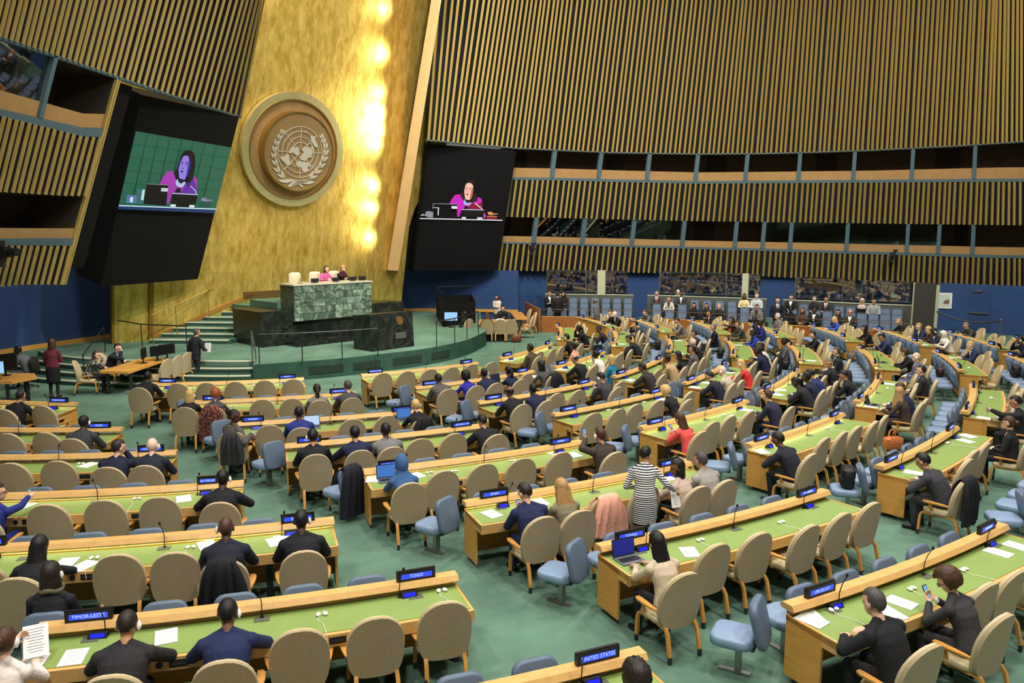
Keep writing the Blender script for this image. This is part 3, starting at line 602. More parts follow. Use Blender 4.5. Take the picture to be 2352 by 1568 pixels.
# railings
def railing(name, label, posts, ztop, mat, r=.018, top_pts=None):
    t = thing(name, label, 'railing')
    tops = []
    for (p, z0, z1) in posts:
        link('post', MB().tube([(p[0], p[1], z0), (p[0], p[1], z1)], r, 6).mesh('post', mat), t); tops.append((p[0], p[1], z1))
    link('handrail', MB().tube(tops, r * 1.25, 6).mesh('rail', mat), t)
    return t
railing('stage_railing', 'thin black railing along the stage edge before the podium', [(pt(*px('e', x, y), ST), ST, ST + .95) for x, y in ((323, 925), (655, 910), (962, 890), (1237, 865))], 1.6, m_black)
railing('stage_railing', 'thin black railing at the right curve of the stage', [(pt(*px('e', x, y), ST), ST, ST + .95) for x, y in ((1690, 795), (1830, 765), (1925, 733), (2012, 695))], 1.6, m_black)
railing('stair_railing', 'pale metal handrail on the lower stage steps by the black rail', [(pt(*px('e', 270, 905), ST), 0, ST + 1.0), (pt(*px('e', 300, 1000), .2), 0, .9)], 1.6, m_steel, .025)
railing('stage_railing', 'thin black railing on the stage behind the left table', [(pt(*px('d', x, y), ST), ST, ST + .9) for x, y in ((785, 1080), (962, 1120), (1265, 1135))], 1.6, m_black)
railing('stair_railing', 'dark sloping handrail at the far left stage steps', [(pt(*px('d', 712, 1145), ST), ST, ST + .9), (pt(*px('d', 575, 1360), 0), 0, .95)], 1.6, m_black)
gp = []
for (x0, y0), z in (((1035, 1072), .8), ((1195, 1000), 1.08), ((1410, 892), 1.5), ((1612, 795), 1.86)):
    gp.append((pt(*px('d', x0, y0), z), z - .15, z + 1.0))
railing('stair_railing', 'brass handrail climbing the steps along the gold wall', gp, 0, m_brass, .02)
dd = pt(*px('e', 1700, 560), ST)
bx = thing('stage_booth', 'low black open booth beside the stage right of podium', 'booth')
P4 = [pt(*px('e', x, y), ST)[:2] for x, y in ((1740, 640), (1990, 610), (1960, 545), (1690, 560))]
for a, b in zip(P4, P4[1:] + P4[:1]):
    t = b - a; L_ = np.linalg.norm(t); t /= L_; nn = np.array([-t[1], t[0]]) * .04
    link('side_panel', MB().prism([a, b, b + nn, a + nn], ST, ST + 1.05).mesh('sp', m_blackm), bx)
railing('booth_railing', 'thin black rail on top of the stage booth', [(np.append(p, 0), ST, ST + 1.5) for p in P4[2:] + P4[:1]], 0, m_black, .016)

# ================================================================== OBSERVER SEATS BY THE RIGHT WALL
FWL = np.array([(1.3, 37.0), (4.7, 36.5), (7.0, 36.0), (10.6, 34.3), (11.9, 33.6), (14.0, 31.9), (16.2, 30.8), (19, 29.6)])
_s = np.r_[0, np.cumsum(np.hypot(*np.diff(FWL, axis=0).T))]
def fw(s, off=0.):
    p = np.array([np.interp(s, _s, FWL[:, 0]), np.interp(s, _s, FWL[:, 1])]); a = np.array([np.interp(s + .5, _s, FWL[:, 0]), np.interp(s + .5, _s, FWL[:, 1])]) - np.array([np.interp(s - .5, _s, FWL[:, 0]), np.interp(s - .5, _s, FWL[:, 1])])
    a /= np.linalg.norm(a); n = np.array([-a[1], a[0]]); return p + n * off, a, n
def fw_at(xpx, off, z):
    ss = np.linspace(0, _s[-1], 400); xs = np.array([proj((*fw(s, off)[0], z))[0] for s in ss]); return float(np.interp(xpx, xs, ss))
def ztop(x, off, ypx, zref=2.):
    s = fw_at(x, off, zref); p = fw(s, off)[0]; zz = np.linspace(0, 5, 200); return float(np.interp(-ypx, [-proj((*p, z))[1] for z in zz], zz))
sl_y = lambda x: interp([(1180, 618), (1600, 624), (1750, 630), (2352, 662)], x)
def wallseg(name, x0, x1, off, z0, z1, mat, label=None, th=.08, parent=None, zref=.5):
    ss = np.linspace(fw_at(x0, off, zref), fw_at(x1, off, zref), 8); mb = MB(); rings = []
    for s in ss:
        p, a, n = fw(s, off); q_ = p + n * th; rings.append([(*p, z0), (*q_, z0), (*q_, z1), (*p, z1)])
    o = link(name, mb.loft(rings).mesh(name, mat), parent)
    if label: struct(o, label)
    return o
BOX = [(1244, 1452, 8, 'left', 1266, 1442), (1490, 1756, 9, 'middle', 1508, 1738), (1800, 2092, 10, 'right', 1817, 2060)]
seat_proto = None
m_th1 = M('seat_blue_grey', (108, 126, 150), .55, var=.06, vs_=9); m_th2 = M('seat_blue_grey_dark', (78, 92, 110), .6, var=.06, vs_=9)
def theatre_seat():
    t = thing('theatre_seat', 'x', 'seat')
    def rr(w_, h_, th, y, z, r=.07):
        pts = []
        for cx, cz, a0 in ((w_ / 2 - r, h_ - r, 0), (-w_ / 2 + r, h_ - r, 90), (-w_ / 2 + .02, .02, 180), (w_ / 2 - .02, .02, 270)):
            rad = r if cz > .1 else .02
            for k in range(5): a = math.radians(a0 + 90 * k / 4); pts.append((cx + rad * math.cos(a), cz + rad * math.sin(a)))
        return MB().loft([[(a, y + th * .5, z + b) for a, b in pts], [(a, y - th * .5, z + b) for a, b in pts]])
    link('backrest', rr(.42, .52, .09, -.22, .42).mesh('b', m_th2, 40), t)
    link('backrest_face', rr(.38, .46, .03, -.165, .44).mesh('bf', m_th1, 40), t)
    link('seat_pad', rr(.4, .42, .09, -.02, .16).mesh('s', m_th2, 40), t)
    link('seat_rim', MB().box((0, -.02, .575), (.38, .1, .02)).mesh('sr', m_blue), t)
    for s in (-1, 1): link('arm', MB().box((s * .222, -.05, .33), (.02, .34, .6)).mesh('a', m_grey), t)
    return t
OBS = {}
for bi, (x0, x1, ns, nm, sx0, sx1) in enumerate(BOX):
    fb = wallseg('wall_box_' + nm, x0, x1, 0, 0, .76, m_redwood, 'reddish wood front of the %s observer box' % nm)
    wallseg('rail_cap', x0, x1, -.01, .76, .79, m_wood, None, .1, fb)
    rail = thing('box_railing', 'thin dark rail above the %s observer box' % nm, 'railing')
    sA, sB = fw_at(x0, .1, 1), fw_at(x1, .1, 1); pp = [fw(s, .1)[0] for s in np.linspace(sA, sB, 7)]
    link('handrail', MB().tube([(*p, 1.12) for p in pp], .018, 6).mesh('hr', M('rail_bronze', (90, 62, 44), .5, metal=.4)), rail)
    for p in pp[::3]: link('post', MB().tube([(*p, .79), (*p, 1.12)], .014, 6).mesh('po', m_black), rail)
    for j in range(3):
        ss = np.linspace(fw_at(x0 + 2, .2 + .95 * j, .3), fw_at(x1, .2 + .95 * j, .3), 6); mb = MB()
        mb.loft([[(*fw(s, .09 + .95 * j)[0], 0), (*fw(s, .09 + .95 * (j + 1))[0], 0), (*fw(s, .09 + .95 * (j + 1))[0], .2 + .18 * j), (*fw(s, .09 + .95 * j)[0], .2 + .18 * j)] for s in ss])
        struct(link('seat_tier', mb.mesh('tier', m_carpet_dk)), 'carpeted tier %d of the %s observer box' % (j + 1, nm))
        for k in range(ns):
            xp = sx0 + (sx1 - sx0) * k / (ns - 1); off = .72 + .95 * j; z = .2 + .18 * j
            s = fw_at(xp, off, z + .8); p, a, n = fw(s, off); rz = math.atan2(-n[1], -n[0]) - math.pi / 2
            lb = 'blue flip-up seat, %s from left, %s row, %s observer box' % (ORD[k], ('front', 'middle', 'back')[j], nm)
            if seat_proto is None:
                seat_proto = theatre_seat(); o = seat_proto; o.location = (*p, z); o.rotation_euler = (0, 0, rz); o['label'] = lb; o['group'] = 'observer seats'
            else: o = copy_tree(seat_proto, (*p, z), rz, lb, 'observer seats')
            OBS[(bi, j, k)] = (xp, (*p, z), rz)
    dw = wallseg('wall_dado_' + nm, x0 - 40 if bi == 0 else x0 - 4, x1 + 2, 3.05, 0, 1.62, m_grey, 'grey panelled dado behind the %s observer box' % nm)
    wallseg('cap', x0 - 40 if bi == 0 else x0 - 4, x1 + 2, 3.03, 1.62, 1.66, m_paleg, None, .12, dw)
for i, (x0, x1) in enumerate([(1206, 1344), (1344, 1372), (1388, 1440), (1512, 1664), (1664, 1702), (1714, 1742), (1822, 1930), (1930, 2092)]):
    zt = ztop((x0 + x1) / 2, 3.9, sl_y((x0 + x1) / 2))
    wn = wallseg('window_%d' % (i + 1), x0, x1, 3.9, 1.5, zt, m_pane, 'large reflecting glass pane behind the observer boxes', .02)
    wallseg('window_frame', x0, x0 + 2, 3.88, 1.5, zt, m_steel, None, .05, wn)
for i, (x0, x1, z1) in enumerate([(1197, 1208, 3.4), (1371, 1389, 3.4), (1701, 1715, 3.4)]):
    wallseg('trim_%d' % (4 + i), x0, x1, 3.7, 0, ztop(x0, 3.7, sl_y(x0)), m_paleg, 'pale pillar between glass panes behind observers', .25)
wallseg('trim_8', 2090, 2094, 2.6, 0, ztop(2092, 2.6, sl_y(2092)), m_paleg, 'thin pale edge at the end of the glass', .05)
wallseg('wall_dark_panel', 2094, 2143, 2.5, 0, ztop(2118, 2.5, sl_y(2118)), M('dark_panel', (52, 50, 44), .7), 'dark panel right of the observer boxes', .1)
# side of the first box
a = fw(0, 0)[0]; b = pt(1205, 742, 0)[:2]
struct(link('wall_box_side', MB().prism([a, a + (.1, .05), b + (.1, .05), b], 0, 1.15).mesh('side', m_redwood)), 'reddish wood side of the left observer box')

# right blue wall with door, picture, pillar and rope
D0, D1_ = pt(2150, 757, 0)[:2], pt(2400, 776, 0)[:2]
vwall('wall_door', [tuple(D0), tuple(D1_), tuple(D1_ + (D1_ - D0) * .6)], 0, 2.35, m_bluewall, 'dark blue wall with exit door at right')
def on_dw(x, y, d=.02):
    t = D1_ - D0; t = t / np.linalg.norm(t); n = np.array([t[1], -t[0]]); n = n if n @ (-D0) > 0 else -n
    P0 = D0 + n * d; r_ = ray(x, y); k = ((P0 - 0) @ n) / (r_[:2] @ n); return np.array([r_[0] * k, r_[1] * k, CAMH + r_[2] * k]), t, n
def on_quad(name, corners, mat, d0, d1, parent=None):
    lo = [on_dw(*c, d0)[0] for c in corners]; hi = [on_dw(*c, d1)[0] for c in corners]
    return link(name, MB().hexa(lo + hi).mesh(name, mat), parent)
pc = lambda *q_: [px('g', *a) for a in q_]
pic = thing('wall_picture', 'small white framed picture on blue wall by pale pillar', 'picture')
on_quad('frame', pc((1622, 690), (1760, 695), (1752, 826), (1612, 820)), M('white_frame', (215, 218, 208), .5), .02, .06, pic)
on_quad('print', pc((1640, 708), (1742, 712), (1736, 808), (1632, 804)), M('print_pale', (190, 198, 190), .6), .06, .066, pic)
on_quad('figure', pc((1690, 760), (1730, 745), (1732, 785), (1682, 785)), M('print_brown', (110, 94, 66), .7), .066, .07, pic)
door = struct(on_quad('door_1', pc((1908, 665), (2086, 672), (2068, 1010), (1892, 985)), M('door_blue', (34, 60, 104), .6), .01, .035), 'dark blue exit door with steel push bar')
on_quad('push_bar', pc((1893, 848), (2060, 860), (2058, 872), (1892, 860)), m_steel, .05, .11, door)
on_quad('closer', pc((1940, 668), (2010, 672), (2008, 688), (1938, 684)), m_steel, .04, .1, door)
p_ = pt(2141, 772, 0); 
struct(link('trim_9', MB().box((p_[0], p_[1], 1.2), (.26, .2, 2.4)).mesh('pil', m_paleg)), 'pale pillar left of the exit door wall')
sp_ = pt(2294, 786, 0); stn = thing('stanchion', 'steel stanchion with black rope before the exit door', 'stanchion', tuple(sp_))
link('base', MB().tube([(0, 0, 0), (0, 0, .03)], .17, 16).mesh('b', m_steel, 30), stn); link('post', MB().tube([(0, 0, .02), (0, 0, 1.0)], .03, 10).mesh('p', m_steel, 30), stn); link('cap', MB().ell((0, 0, 1.02), (.045, .045, .035)).mesh('c', m_steel, 60), stn)
rp0 = np.array([0, 0, .95]); rp1 = np.append(p_[:2] - sp_[:2], 1.25)
link('rope', MB().tube([rp0 + (rp1 - rp0) * t + np.array([0, 0, -1.1 * t * (1 - t)]) for t in np.linspace(0, 1, 14)], .035, 6).mesh('r', m_black, 40), stn)
# ================================================================== DESKS
R0, DR = 11.458, 2.136
BARS = {
'L1': (1, [px('A', 650, 463), px('A', 0, 452)]), 'L2': (2, [px('A', 1030, 677), px('A', 0, 683)]),
'L3': (3, [px('A', 1490, 873), px('A', 700, 905), px('A', 0, 914)]), 'L4': (4, [px('A', 2055, 1128), px('A', 1000, 1205), px('A', 0, 1245)]),
'L5': (5, [px('C', 605, 190), px('B', 1200, 340), px('B', 0, 445)]), 'L6': (6, [px('C', 1635, 655), px('C', 0, 895), px('B', 600, 1090)]),
'L7': (7, [px('F', 1215, 1330), px('F', 0, 1568)]),
'M0': (0, [px('A', 1275, 298), px('D', 357, 253)]), 'M1': (1, [px('A', 1700, 450), px('D', 0, 425), px('D', 800, 375)]),
'M2': (2, [px('A', 2010, 635), px('D', 0, 625), px('D', 1150, 545)]), 'M3': (3, [px('D', 205, 820), px('D', 900, 760), px('D', 1850, 650)]),
'M4': (4, [px('D', 865, 1035), px('D', 2000, 900), px('E', 670, 785)]), 'M5': (5, [px('C', 1708, 50), px('E', 600, 1170), px('E', 1580, 960)]),
'M6': (6, [px('F', 820, 420), px('F', 1500, 300), px('G', 670, 1200)]), 'M7': (7, [px('H', 365, 925), px('H', 1200, 650), px('H', 2170, 240)]),
'N0': (0, [px('D', 840, 222), px('D', 1400, 175), px('D', 1820, 120)]), 'N1': (1, [px('D', 1300, 330), px('D', 2290, 190)]),
'N2': (2, [px('D', 1830, 455), px('E', 0, 430), px('E', 785, 285)]), 'N3': (3, [px('E', 440, 555), px('E', 900, 480), px('E', 1380, 362)]),
'N4': (4, [px('E', 1180, 668), px('E', 1600, 580), px('E', 2070, 440)]), 'N5': (5, [px('E', 2090, 815), px('G', 400, 710), px('G', 815, 550)]),
'N6': (6, [px('G', 1130, 1000), px('G', 1500, 840), px('G', 1770, 660)]),
'O0': (0, [px('f', 170, 1240), px('f', 600, 1115)]), 'O1': (1, [px('f', 620, 1310), px('f', 830, 1262), px('f', 1030, 1185)]),
'O2': (2, [px('f', 1120, 1392), px('f', 1330, 1325), px('f', 1520, 1240)]), 'O3': (3, [px('2', 530, 1470), px('2', 950, 1300), px('2', 1245, 1130)]),
'O4': (4, [px('5', 370, 300), px('3', 150, 1460), px('3', 465, 1235)]), 'O5': (5, [px('5', 1960, 460), px('5', 2180, 300), px('3', 1835, 1350)]),
'O6': (6, [px('6', 1345, 640), px('6', 1490, 450), px('6', 1490, 170)]),
'P0': (0, [px('1', 370, 690), px('1', 370, 490)]), 'P1': (1, [px('1', 1290, 800), px('1', 1285, 555)]), 'P2': (2, [px('2', 260, 930), px('2', 240, 690)]),
'P3': (3, [px('2', 1350, 1010), px('2', 1235, 720)]), 'P4': (4, [px('3', 500, 1080), px('3', 300, 800)]), 'P5': (5, [px('3', 1780, 1175), px('3', 1485, 860)]),
'P6': (6, [px('4', 1300, 1260), px('4', 850, 930)]),
'Q2': (2, [px('1', 1620, 385), px('1', 2090, 570)]), 'Q3': (3, [px('2', 610, 405), px('2', 1060, 600)]), 'Q4': (4, [px('2', 1640, 470), px('2', 2110, 660)]),
'Q5': (5, [px('3', 660, 500), px('3', 1285, 720)]), 'Q6': (6, [px('3', 1760, 550), px('4', 590, 800)]), 'Q7': (7, [px('4', 1015, 600), px('4', 1905, 865)]),
}
NOMINAL = {'N7': (7, -48.4, -39.6), 'P7': (7, -22.4, -13.6), 'Q8': (8, -11.5, -4.6), 'Q1': (1, 7, 22)}
ANG_FIX = {'M2': (-76.9, -62.6), 'M1': (-81.6, -65.8)}
DESK = {}
for k, (row, pts) in BARS.items():
    ar = []
    for p in pts:
        v = pt(*p, .85)[:2] - C0; ar.append((math.degrees(math.atan2(v[1], v[0])), float(np.hypot(*v))))
    ar.sort(); a0, a1 = ar[0][0], ar[-1][0]
    if k[0] == 'L': a0 = a1 - {1: 15.6, 2: 14.3, 3: 12.5, 4: 12.0, 5: 11.1, 6: 10.1, 7: 9.5}[row]
    if k in ANG_FIX: a0, a1 = ANG_FIX[k]
    dev = float(np.mean([r for _, r in ar])) - R0 - DR * row; sl = 0.
    if len(ar) > 1 and k[0] != 'L': sl = (ar[-1][1] - ar[0][1]) / max(1, ar[-1][0] - ar[0][0])
    mid = (ar[0][0] + ar[-1][0]) / 2
    DESK[k] = dict(row=row, a0=a0, a1=a1, R=(lambda a, b=R0 + DR * row + dev, s=sl, m=mid: b + s * max(-8, min(8, a - m))))
for k, (row, a0, a1) in NOMINAL.items(): DESK[k] = dict(row=row, a0=a0, a1=a1, R=(lambda a, b=R0 + DR * row: b))
SIGN = {'L1': ('', 'MONGOLIA'), 'L2': ('', 'NIGER'), 'L3': ('', 'PORTUGAL'), 'L4': ('', 'SAO TOME AND PRINCIPE'), 'L5': ('SOUTH AFRICA', 'SUDAN'), 'L6': ('TIMOR-LESTE', 'TOGO'), 'L7': ('', 'UNITED STATES'),
        'M0': ('', 'MALTA'), 'M1': ('', 'MOROCCO'), 'M2': ('NIGERIA', 'NORWAY'), 'M3': ('QATAR', 'REPUBLIC OF'), 'M4': ('SAUDI ARABIA', 'SERBIA'), 'M5': ('SPAIN', 'SUDAN.'), 'M6': ('TONGA', '.'), 'M7': ('URUGUAY', '.'),
        'N0': ('MARSHALL ISLANDS', '.'), 'N1': ('MOZAMBIQUE', '.')}
SIGN['M5'] = ('SPAIN', '.')
SECT = {'L': 'first', 'M': 'second', 'N': 'third', 'O': 'fourth', 'P': 'fifth', 'Q': 'sixth'}
PHR = {'N2': 'desk of the balding man', 'N3': 'desk of the blonde reader', 'N4': 'desk of the coral jacket', 'N5': 'desk of the man writing with pen', 'N6': 'desk of the bun-haired woman', 'N7': 'desk in lower right corner',
       'O0': 'desk of the brown suit', 'O1': 'desk of the white blouse', 'O2': 'desk of the tan suit', 'O3': 'desk of the woman in red', 'O4': 'desk of the moustached man', 'O5': 'desk of the talking pair', 'O6': 'desk of the man holding paper',
       'P0': 'desk nearest the wooden box wall', 'P1': 'desk of the bearded man', 'P2': 'desk of the bald glasses-wearer', 'P3': 'desk of the bright blue suit', 'P4': 'desk of the headset woman', 'P5': 'desk of the red tie', 'P6': 'desk of the blond man', 'P7': 'desk cut by right edge',
       'Q1': 'back desk of the bald man', 'Q2': 'back desk of the bending man', 'Q3': 'back desk of the olive jacket', 'Q4': 'back desk of the white beard', 'Q5': 'back desk of the blue blouse', 'Q6': 'back desk of the white headscarf', 'Q7': 'rear desk of the grey-haired man', 'Q8': 'rear desk at far right'}
def dname(k):
    s = [x for x in SIGN.get(k, ('', '')) if len(x) > 2]
    if s: return s[-1 if k[0] == 'L' or k in ('M0', 'M1', 'M2') else 0].replace('SAO TOME AND PRINCIPE', 'SAO TOME') + ' desk'
    return PHR[k]
LIT = {'L1': 1, 'M0': 1.2, 'M1': 1.1, 'N0': 1.2, 'N1': .8, 'O0': 1.5, 'O1': 1.3, 'P0': 1.6, 'P1': 1.5, 'N4': 1.3, 'N5': 1.6, 'M4': .8, 'M5': .9, 'L4': .9, 'L5': 1.0, 'O4': 1.3, 'O5': 1.2, 'P4': 1.3, 'P5': 1.3, 'Q4': 1.4, 'Q5': 1.2, 'Q3': .7}
def dp(k, a, rho, z=None):
    p = pol(DESK[k]['R'](a) + rho, a); return p if z is None else np.array([p[0], p[1], z])
def sweep(k, aa, prof, off):
    return MB().loft([[dp(k, a, r, z) - off for r, z in prof] for a in aa])
for k, D in DESK.items():
    a0, a1 = D['a0'], D['a1']; am = (a0 + a1) / 2; off = dp(k, am, .3, 0); n = max(8, int((a1 - a0) * 1.1)); aa = np.linspace(a0, a1, n + 1)
    D['len'] = math.radians(a1 - a0) * D['R'](am)
    t = thing('delegate_desk', 'curved wooden desk with green leather top, ' + dname(k), 'desk', tuple(off), group='curved delegate desks')
    D['o'] = t
    e = math.degrees(.03 / D['R'](am)); ain = np.linspace(a0 + e, a1 - e, n + 1)
    link('worktop', sweep(k, aa, [(-.02, .69), (.66, .66), (.66, .735), (-.02, .735)], off).mesh('wt', m_wood), t)
    link('leather_inlay', sweep(k, ain, [(.02, .73), (.61, .73), (.61, .741), (.02, .741)], off).mesh('li', m_leather), t)
    link('apron', sweep(k, aa, [(.63, .605), (.665, .605), (.675, .742), (.63, .742)], off).mesh('ap', m_bar), t)
    link('back_lip', sweep(k, aa, [(-.025, .70), (.012, .70), (.012, .757), (-.025, .757)], off).mesh('bl', m_bar), t)
    link('front_panel', sweep(k, ain, [(-.02, .08), (.012, .08), (.012, .71), (-.02, .71)], off).mesh('fp', m_wood), t)
    link('shelf_bar', sweep(k, np.linspace(a0 - e * .3, a1 + e * .3, n + 1), [(-.105, .842), (-.075, .876), (.055, .876), (.092, .82), (.075, .803), (-.085, .81)], off).mesh('sb', m_bar, 20), t)
    for s, a in ((1, a0), (-1, a1)):
        ee = a + s * e
        link('end_panel', MB().hexa([p - off for p in (dp(k, a, -.02, .08), dp(k, a, .44, .08), dp(k, ee, .44, .08), dp(k, ee, -.02, .08), dp(k, a, -.02, .745), dp(k, a, .44, .745), dp(k, ee, .44, .745), dp(k, ee, -.02, .745))]).mesh('ep', m_wood), t)
        link('side_apron', MB().hexa([p - off for p in (dp(k, a, .44, .61), dp(k, a, .67, .61), dp(k, ee, .67, .61), dp(k, ee, .44, .61), dp(k, a, .44, .745), dp(k, a, .67, .745), dp(k, ee, .67, .745), dp(k, ee, .44, .745))]).mesh('sa', m_bar), t)
    for f in (.04, .28, .5, .72, .96):
        a = a0 + (a1 - a0) * f; link('bracket', MB().tube([dp(k, a, -.005, .75) - off, dp(k, a, -.005, .812) - off], .011, 6).mesh('br', m_brass), t)
    for f in (.2, .8):
        a = a0 + (a1 - a0) * f; p = dp(k, a, .33, 0) - off
        link('steel_leg', MB().box((p[0], p[1], .34), (.08, .08, .66), math.radians(a)).box((p[0], p[1], .015), (.42, .1, .03), math.radians(a)).mesh('sl', m_dksteel), t)
    for f in (.33, .67):
        a = a0 + (a1 - a0) * f; p = dp(k, a, .674, .675) - off
        cpn = link('control_panel', MB().box(p, (.012, .17, .07), math.radians(a)).mesh('cp', m_black), t)
        link('socket', MB().box(dp(k, a, .682, .675) - off, (.01, .12, .022), math.radians(a)).mesh('so', m_dksteel), cpn)
        a2 = a + math.degrees(.17 / D['R'](a)) * (1 if f > .5 else -1); p = dp(k, a2, .668, .675) - off; d = np.array([math.cos(math.radians(a2)), math.sin(math.radians(a2)), 0])
        link('speaker_grille', MB().tube([p, p + d * .014], .033, 14).mesh('sg', m_black), t)
    for f in (.12, .5, .88):
        a = a0 + (a1 - a0) * f; p = dp(k, a, .14, .743) - off
        link('flush_plate', MB().box(p, (.11, .16, .006), math.radians(a)).mesh('fl', M('flush_grey', (88, 92, 74), .6)), t)
    if k in LIT:
        mm = M('desk_lamp_glow_%.1f' % LIT[k], (255, 240, 170), .5, emit=(255, 247, 196), es=5 * LIT[k])
        link('lamp_strip', sweep(k, ain, [(-.03, .8), (.04, .795), (.04, .801), (-.03, .806)], off).mesh('ls', mm), t)

# ---- nameplates, terminals and microphones
def text_mesh(s, size, sx=1.):
    c = bpy.data.curves.new('t', 'FONT'); c.body = s; c.size = size; c.align_x = 'CENTER'; c.align_y = 'CENTER'; c.resolution_u = 2
    o = bpy.data.objects.new('t', c); TMP.collection.objects.link(o); dg = tmp_graph()
    me = bpy.data.meshes.new_from_object(o.evaluated_get(dg)); bpy.data.objects.remove(o); bpy.data.curves.remove(c)
    me.materials.clear(); me.materials.append(m_lcdt); return me
tmesh = {}
hous = MB().box((0, 0, .055), (.44, .055, .11)).box((0, 0, .116), (.45, .03, .012)).mesh('housing', m_black)
lcdm = MB().box((0, 0, 0), (.36, .003, .058)).mesh('lcd', m_lcd)
smud = MB()
for i in range(11): smud.box((-.1 + .02 * i, 0, .001 * (i % 3)), (.012, .0015, .026 + .006 * (i % 2)))
smudm = smud.mesh('lettering', m_lcdt)
term_h = MB().add([(-.09, -.05, 0), (.09, -.05, 0), (.09, .04, 0), (-.09, .04, 0), (-.09, -.02, .055), (.09, -.02, .055), (.09, .02, .06), (-.09, .02, .06)], [(0, 3, 2, 1), (4, 5, 6, 7), (0, 1, 5, 4), (1, 2, 6, 5), (2, 3, 7, 6), (3, 0, 4, 7)]).mesh('terminal', m_black)
term_d = MB().add([(-.065, -.0455, .012), (.065, -.0455, .012), (.065, -.025, .048), (-.065, -.025, .048)], [(0, 1, 2, 3)]).mesh('display', m_lcd2)
neck = [(0, 0, .0), (0, .0, .06), (.005, .0, .16), (.02, -.02, .25), (.045, -.05, .33)]
mic_b = MB().tube([(0, 0, 0), (0, 0, .015)], .022, 10).mesh('mb', m_black); mic_n = MB().tube(neck, .0055, 6).mesh('mn', m_black, 50); mic_h = MB().ell((.05, -.056, .35), (.016, .016, .026)).mesh('mh', m_black, 60)
for k, D in DESK.items():
    a0, a1 = D['a0'], D['a1']; sg = SIGN.get(k, ('.', '.'))
    for side, f in ((0, .11), (1, .89)):
        if k[0] == 'L' and side == 0 and k not in ('L5', 'L6'): continue
        if k == 'L5' and side == 0: f = .005
        a = a0 + (a1 - a0) * f; s = sg[side]
        lb = ('black nameplate reading %s in blue on desk shelf' % s) if len(s) > 2 else 'nameplate with blue display, %s end of %s' % (('left', 'right')[side], dname(k))
        rz = math.radians(a) + math.pi / 2
        t = thing('nameplate', lb, 'nameplate', tuple(dp(k, a, -.01, .877)), rz, 'nameplates on the desk shelves')
        link('housing', hous, t)
        for sd in (-1, 1):
            d = link('display', lcdm, t, (0, sd * .0285, .056))
            if len(s) > 2:
                if s not in tmesh: tmesh[s] = text_mesh(s, .052)
                me = tmesh[s]; wdt = max(v.co.x for v in me.vertices) * 2; sx = min(1., .34 / wdt)
                m4 = Matrix.Translation((0, sd * .0025, 0)) @ Matrix.Rotation(0 if sd < 0 else math.pi, 4, 'Z') @ Matrix.Rotation(math.pi / 2, 4, 'X') @ Matrix.Diagonal((sx, 1, 1, 1))
                link('lettering', me, d, mat4=m4)
            else: link('lettering', smudm, d, (0, sd * .0025, 0))
        t2 = thing('voting_terminal', 'small terminal with blue screen, %s end of %s' % (('left', 'right')[side], dname(k)), 'terminal', tuple(dp(k, a + (.25 if side == 0 else -.25), .1, .742)), rz, 'desk terminals')
        link('housing', term_h, t2); link('display', term_d, t2)
    for f in (.15, .5, .84):
        if k[0] == 'L' and f < .2 and k != 'L6': continue
        a = a0 + (a1 - a0) * f
        nm = {.15: 'left', .5: 'middle', .84: 'right'}[f]
        t = thing('microphone', 'black gooseneck microphone at %s of %s' % (nm, dname(k)), 'microphone', tuple(dp(k, a, .1, .742)), math.radians(a) + math.pi / 2 + random.uniform(-1.2, 1.2), 'desk microphones')
        link('base', mic_b, t); link('gooseneck', mic_n, t); link('capsule', mic_h, t)

# ================================================================== CHAIRS
def rring(w_, d_, r, z, n=4, yo=0.):
    pts = []
    for cx, cy, a0 in ((w_ / 2 - r, d_ / 2 - r, 0), (-w_ / 2 + r, d_ / 2 - r, 90), (-w_ / 2 + r, -d_ / 2 + r, 180), (w_ / 2 - r, -d_ / 2 + r, 270)):
        for i in range(n + 1): a = math.radians(a0 + 90 * i / n); pts.append((cx + r * math.cos(a), cy + r * math.sin(a) + yo, z))
    return pts
def cushion(mb, c, w_, d_, h_, r=.08, e=.03, T=None):
    rings = []
    for z, s in ((-h_ / 2, e), (-h_ / 2 + e * .6, .004), (0, 0), (h_ / 2 - e * .6, .004), (h_ / 2 - e * .15, e * .5), (h_ / 2, e)):
        rings.append(np.array(rring(w_ - 2 * s, d_ - 2 * s, max(.01, r - s), z)))
    rings = [(np.array(T.to_3x3()) @ q_.T).T + np.array(c) if T is not None else q_ + np.array(c) for q_ in rings]
    return mb.loft(rings)
HB = [(.375, .13), (.39, .175), (.42, .205), (.48, .228), (.58, .242), (.68, .245), (.76, .236), (.83, .215), (.89, .182), (.935, .14), (.965, .095), (.982, .04)]
HB = [(.36 + (z - .375) * 1.1, w_ * 1.17) for z, w_ in HB]
def back_surf(th, y0):
    rings = []
    for z, hw in HB:
        yy = y0 - .02 - .16 * (z - .42)
        rings.append([(x * hw, yy + .06 * (x * hw / .285) ** 2 + th, z) for x in np.linspace(-1, 1, 9)])
    return rings
def shell(y0, t0, t1):
    A = back_surf(t0, y0); B_ = back_surf(t1, y0); rings = [a + b[::-1] for a, b in zip(A, B_)]
    return MB().loft(rings)
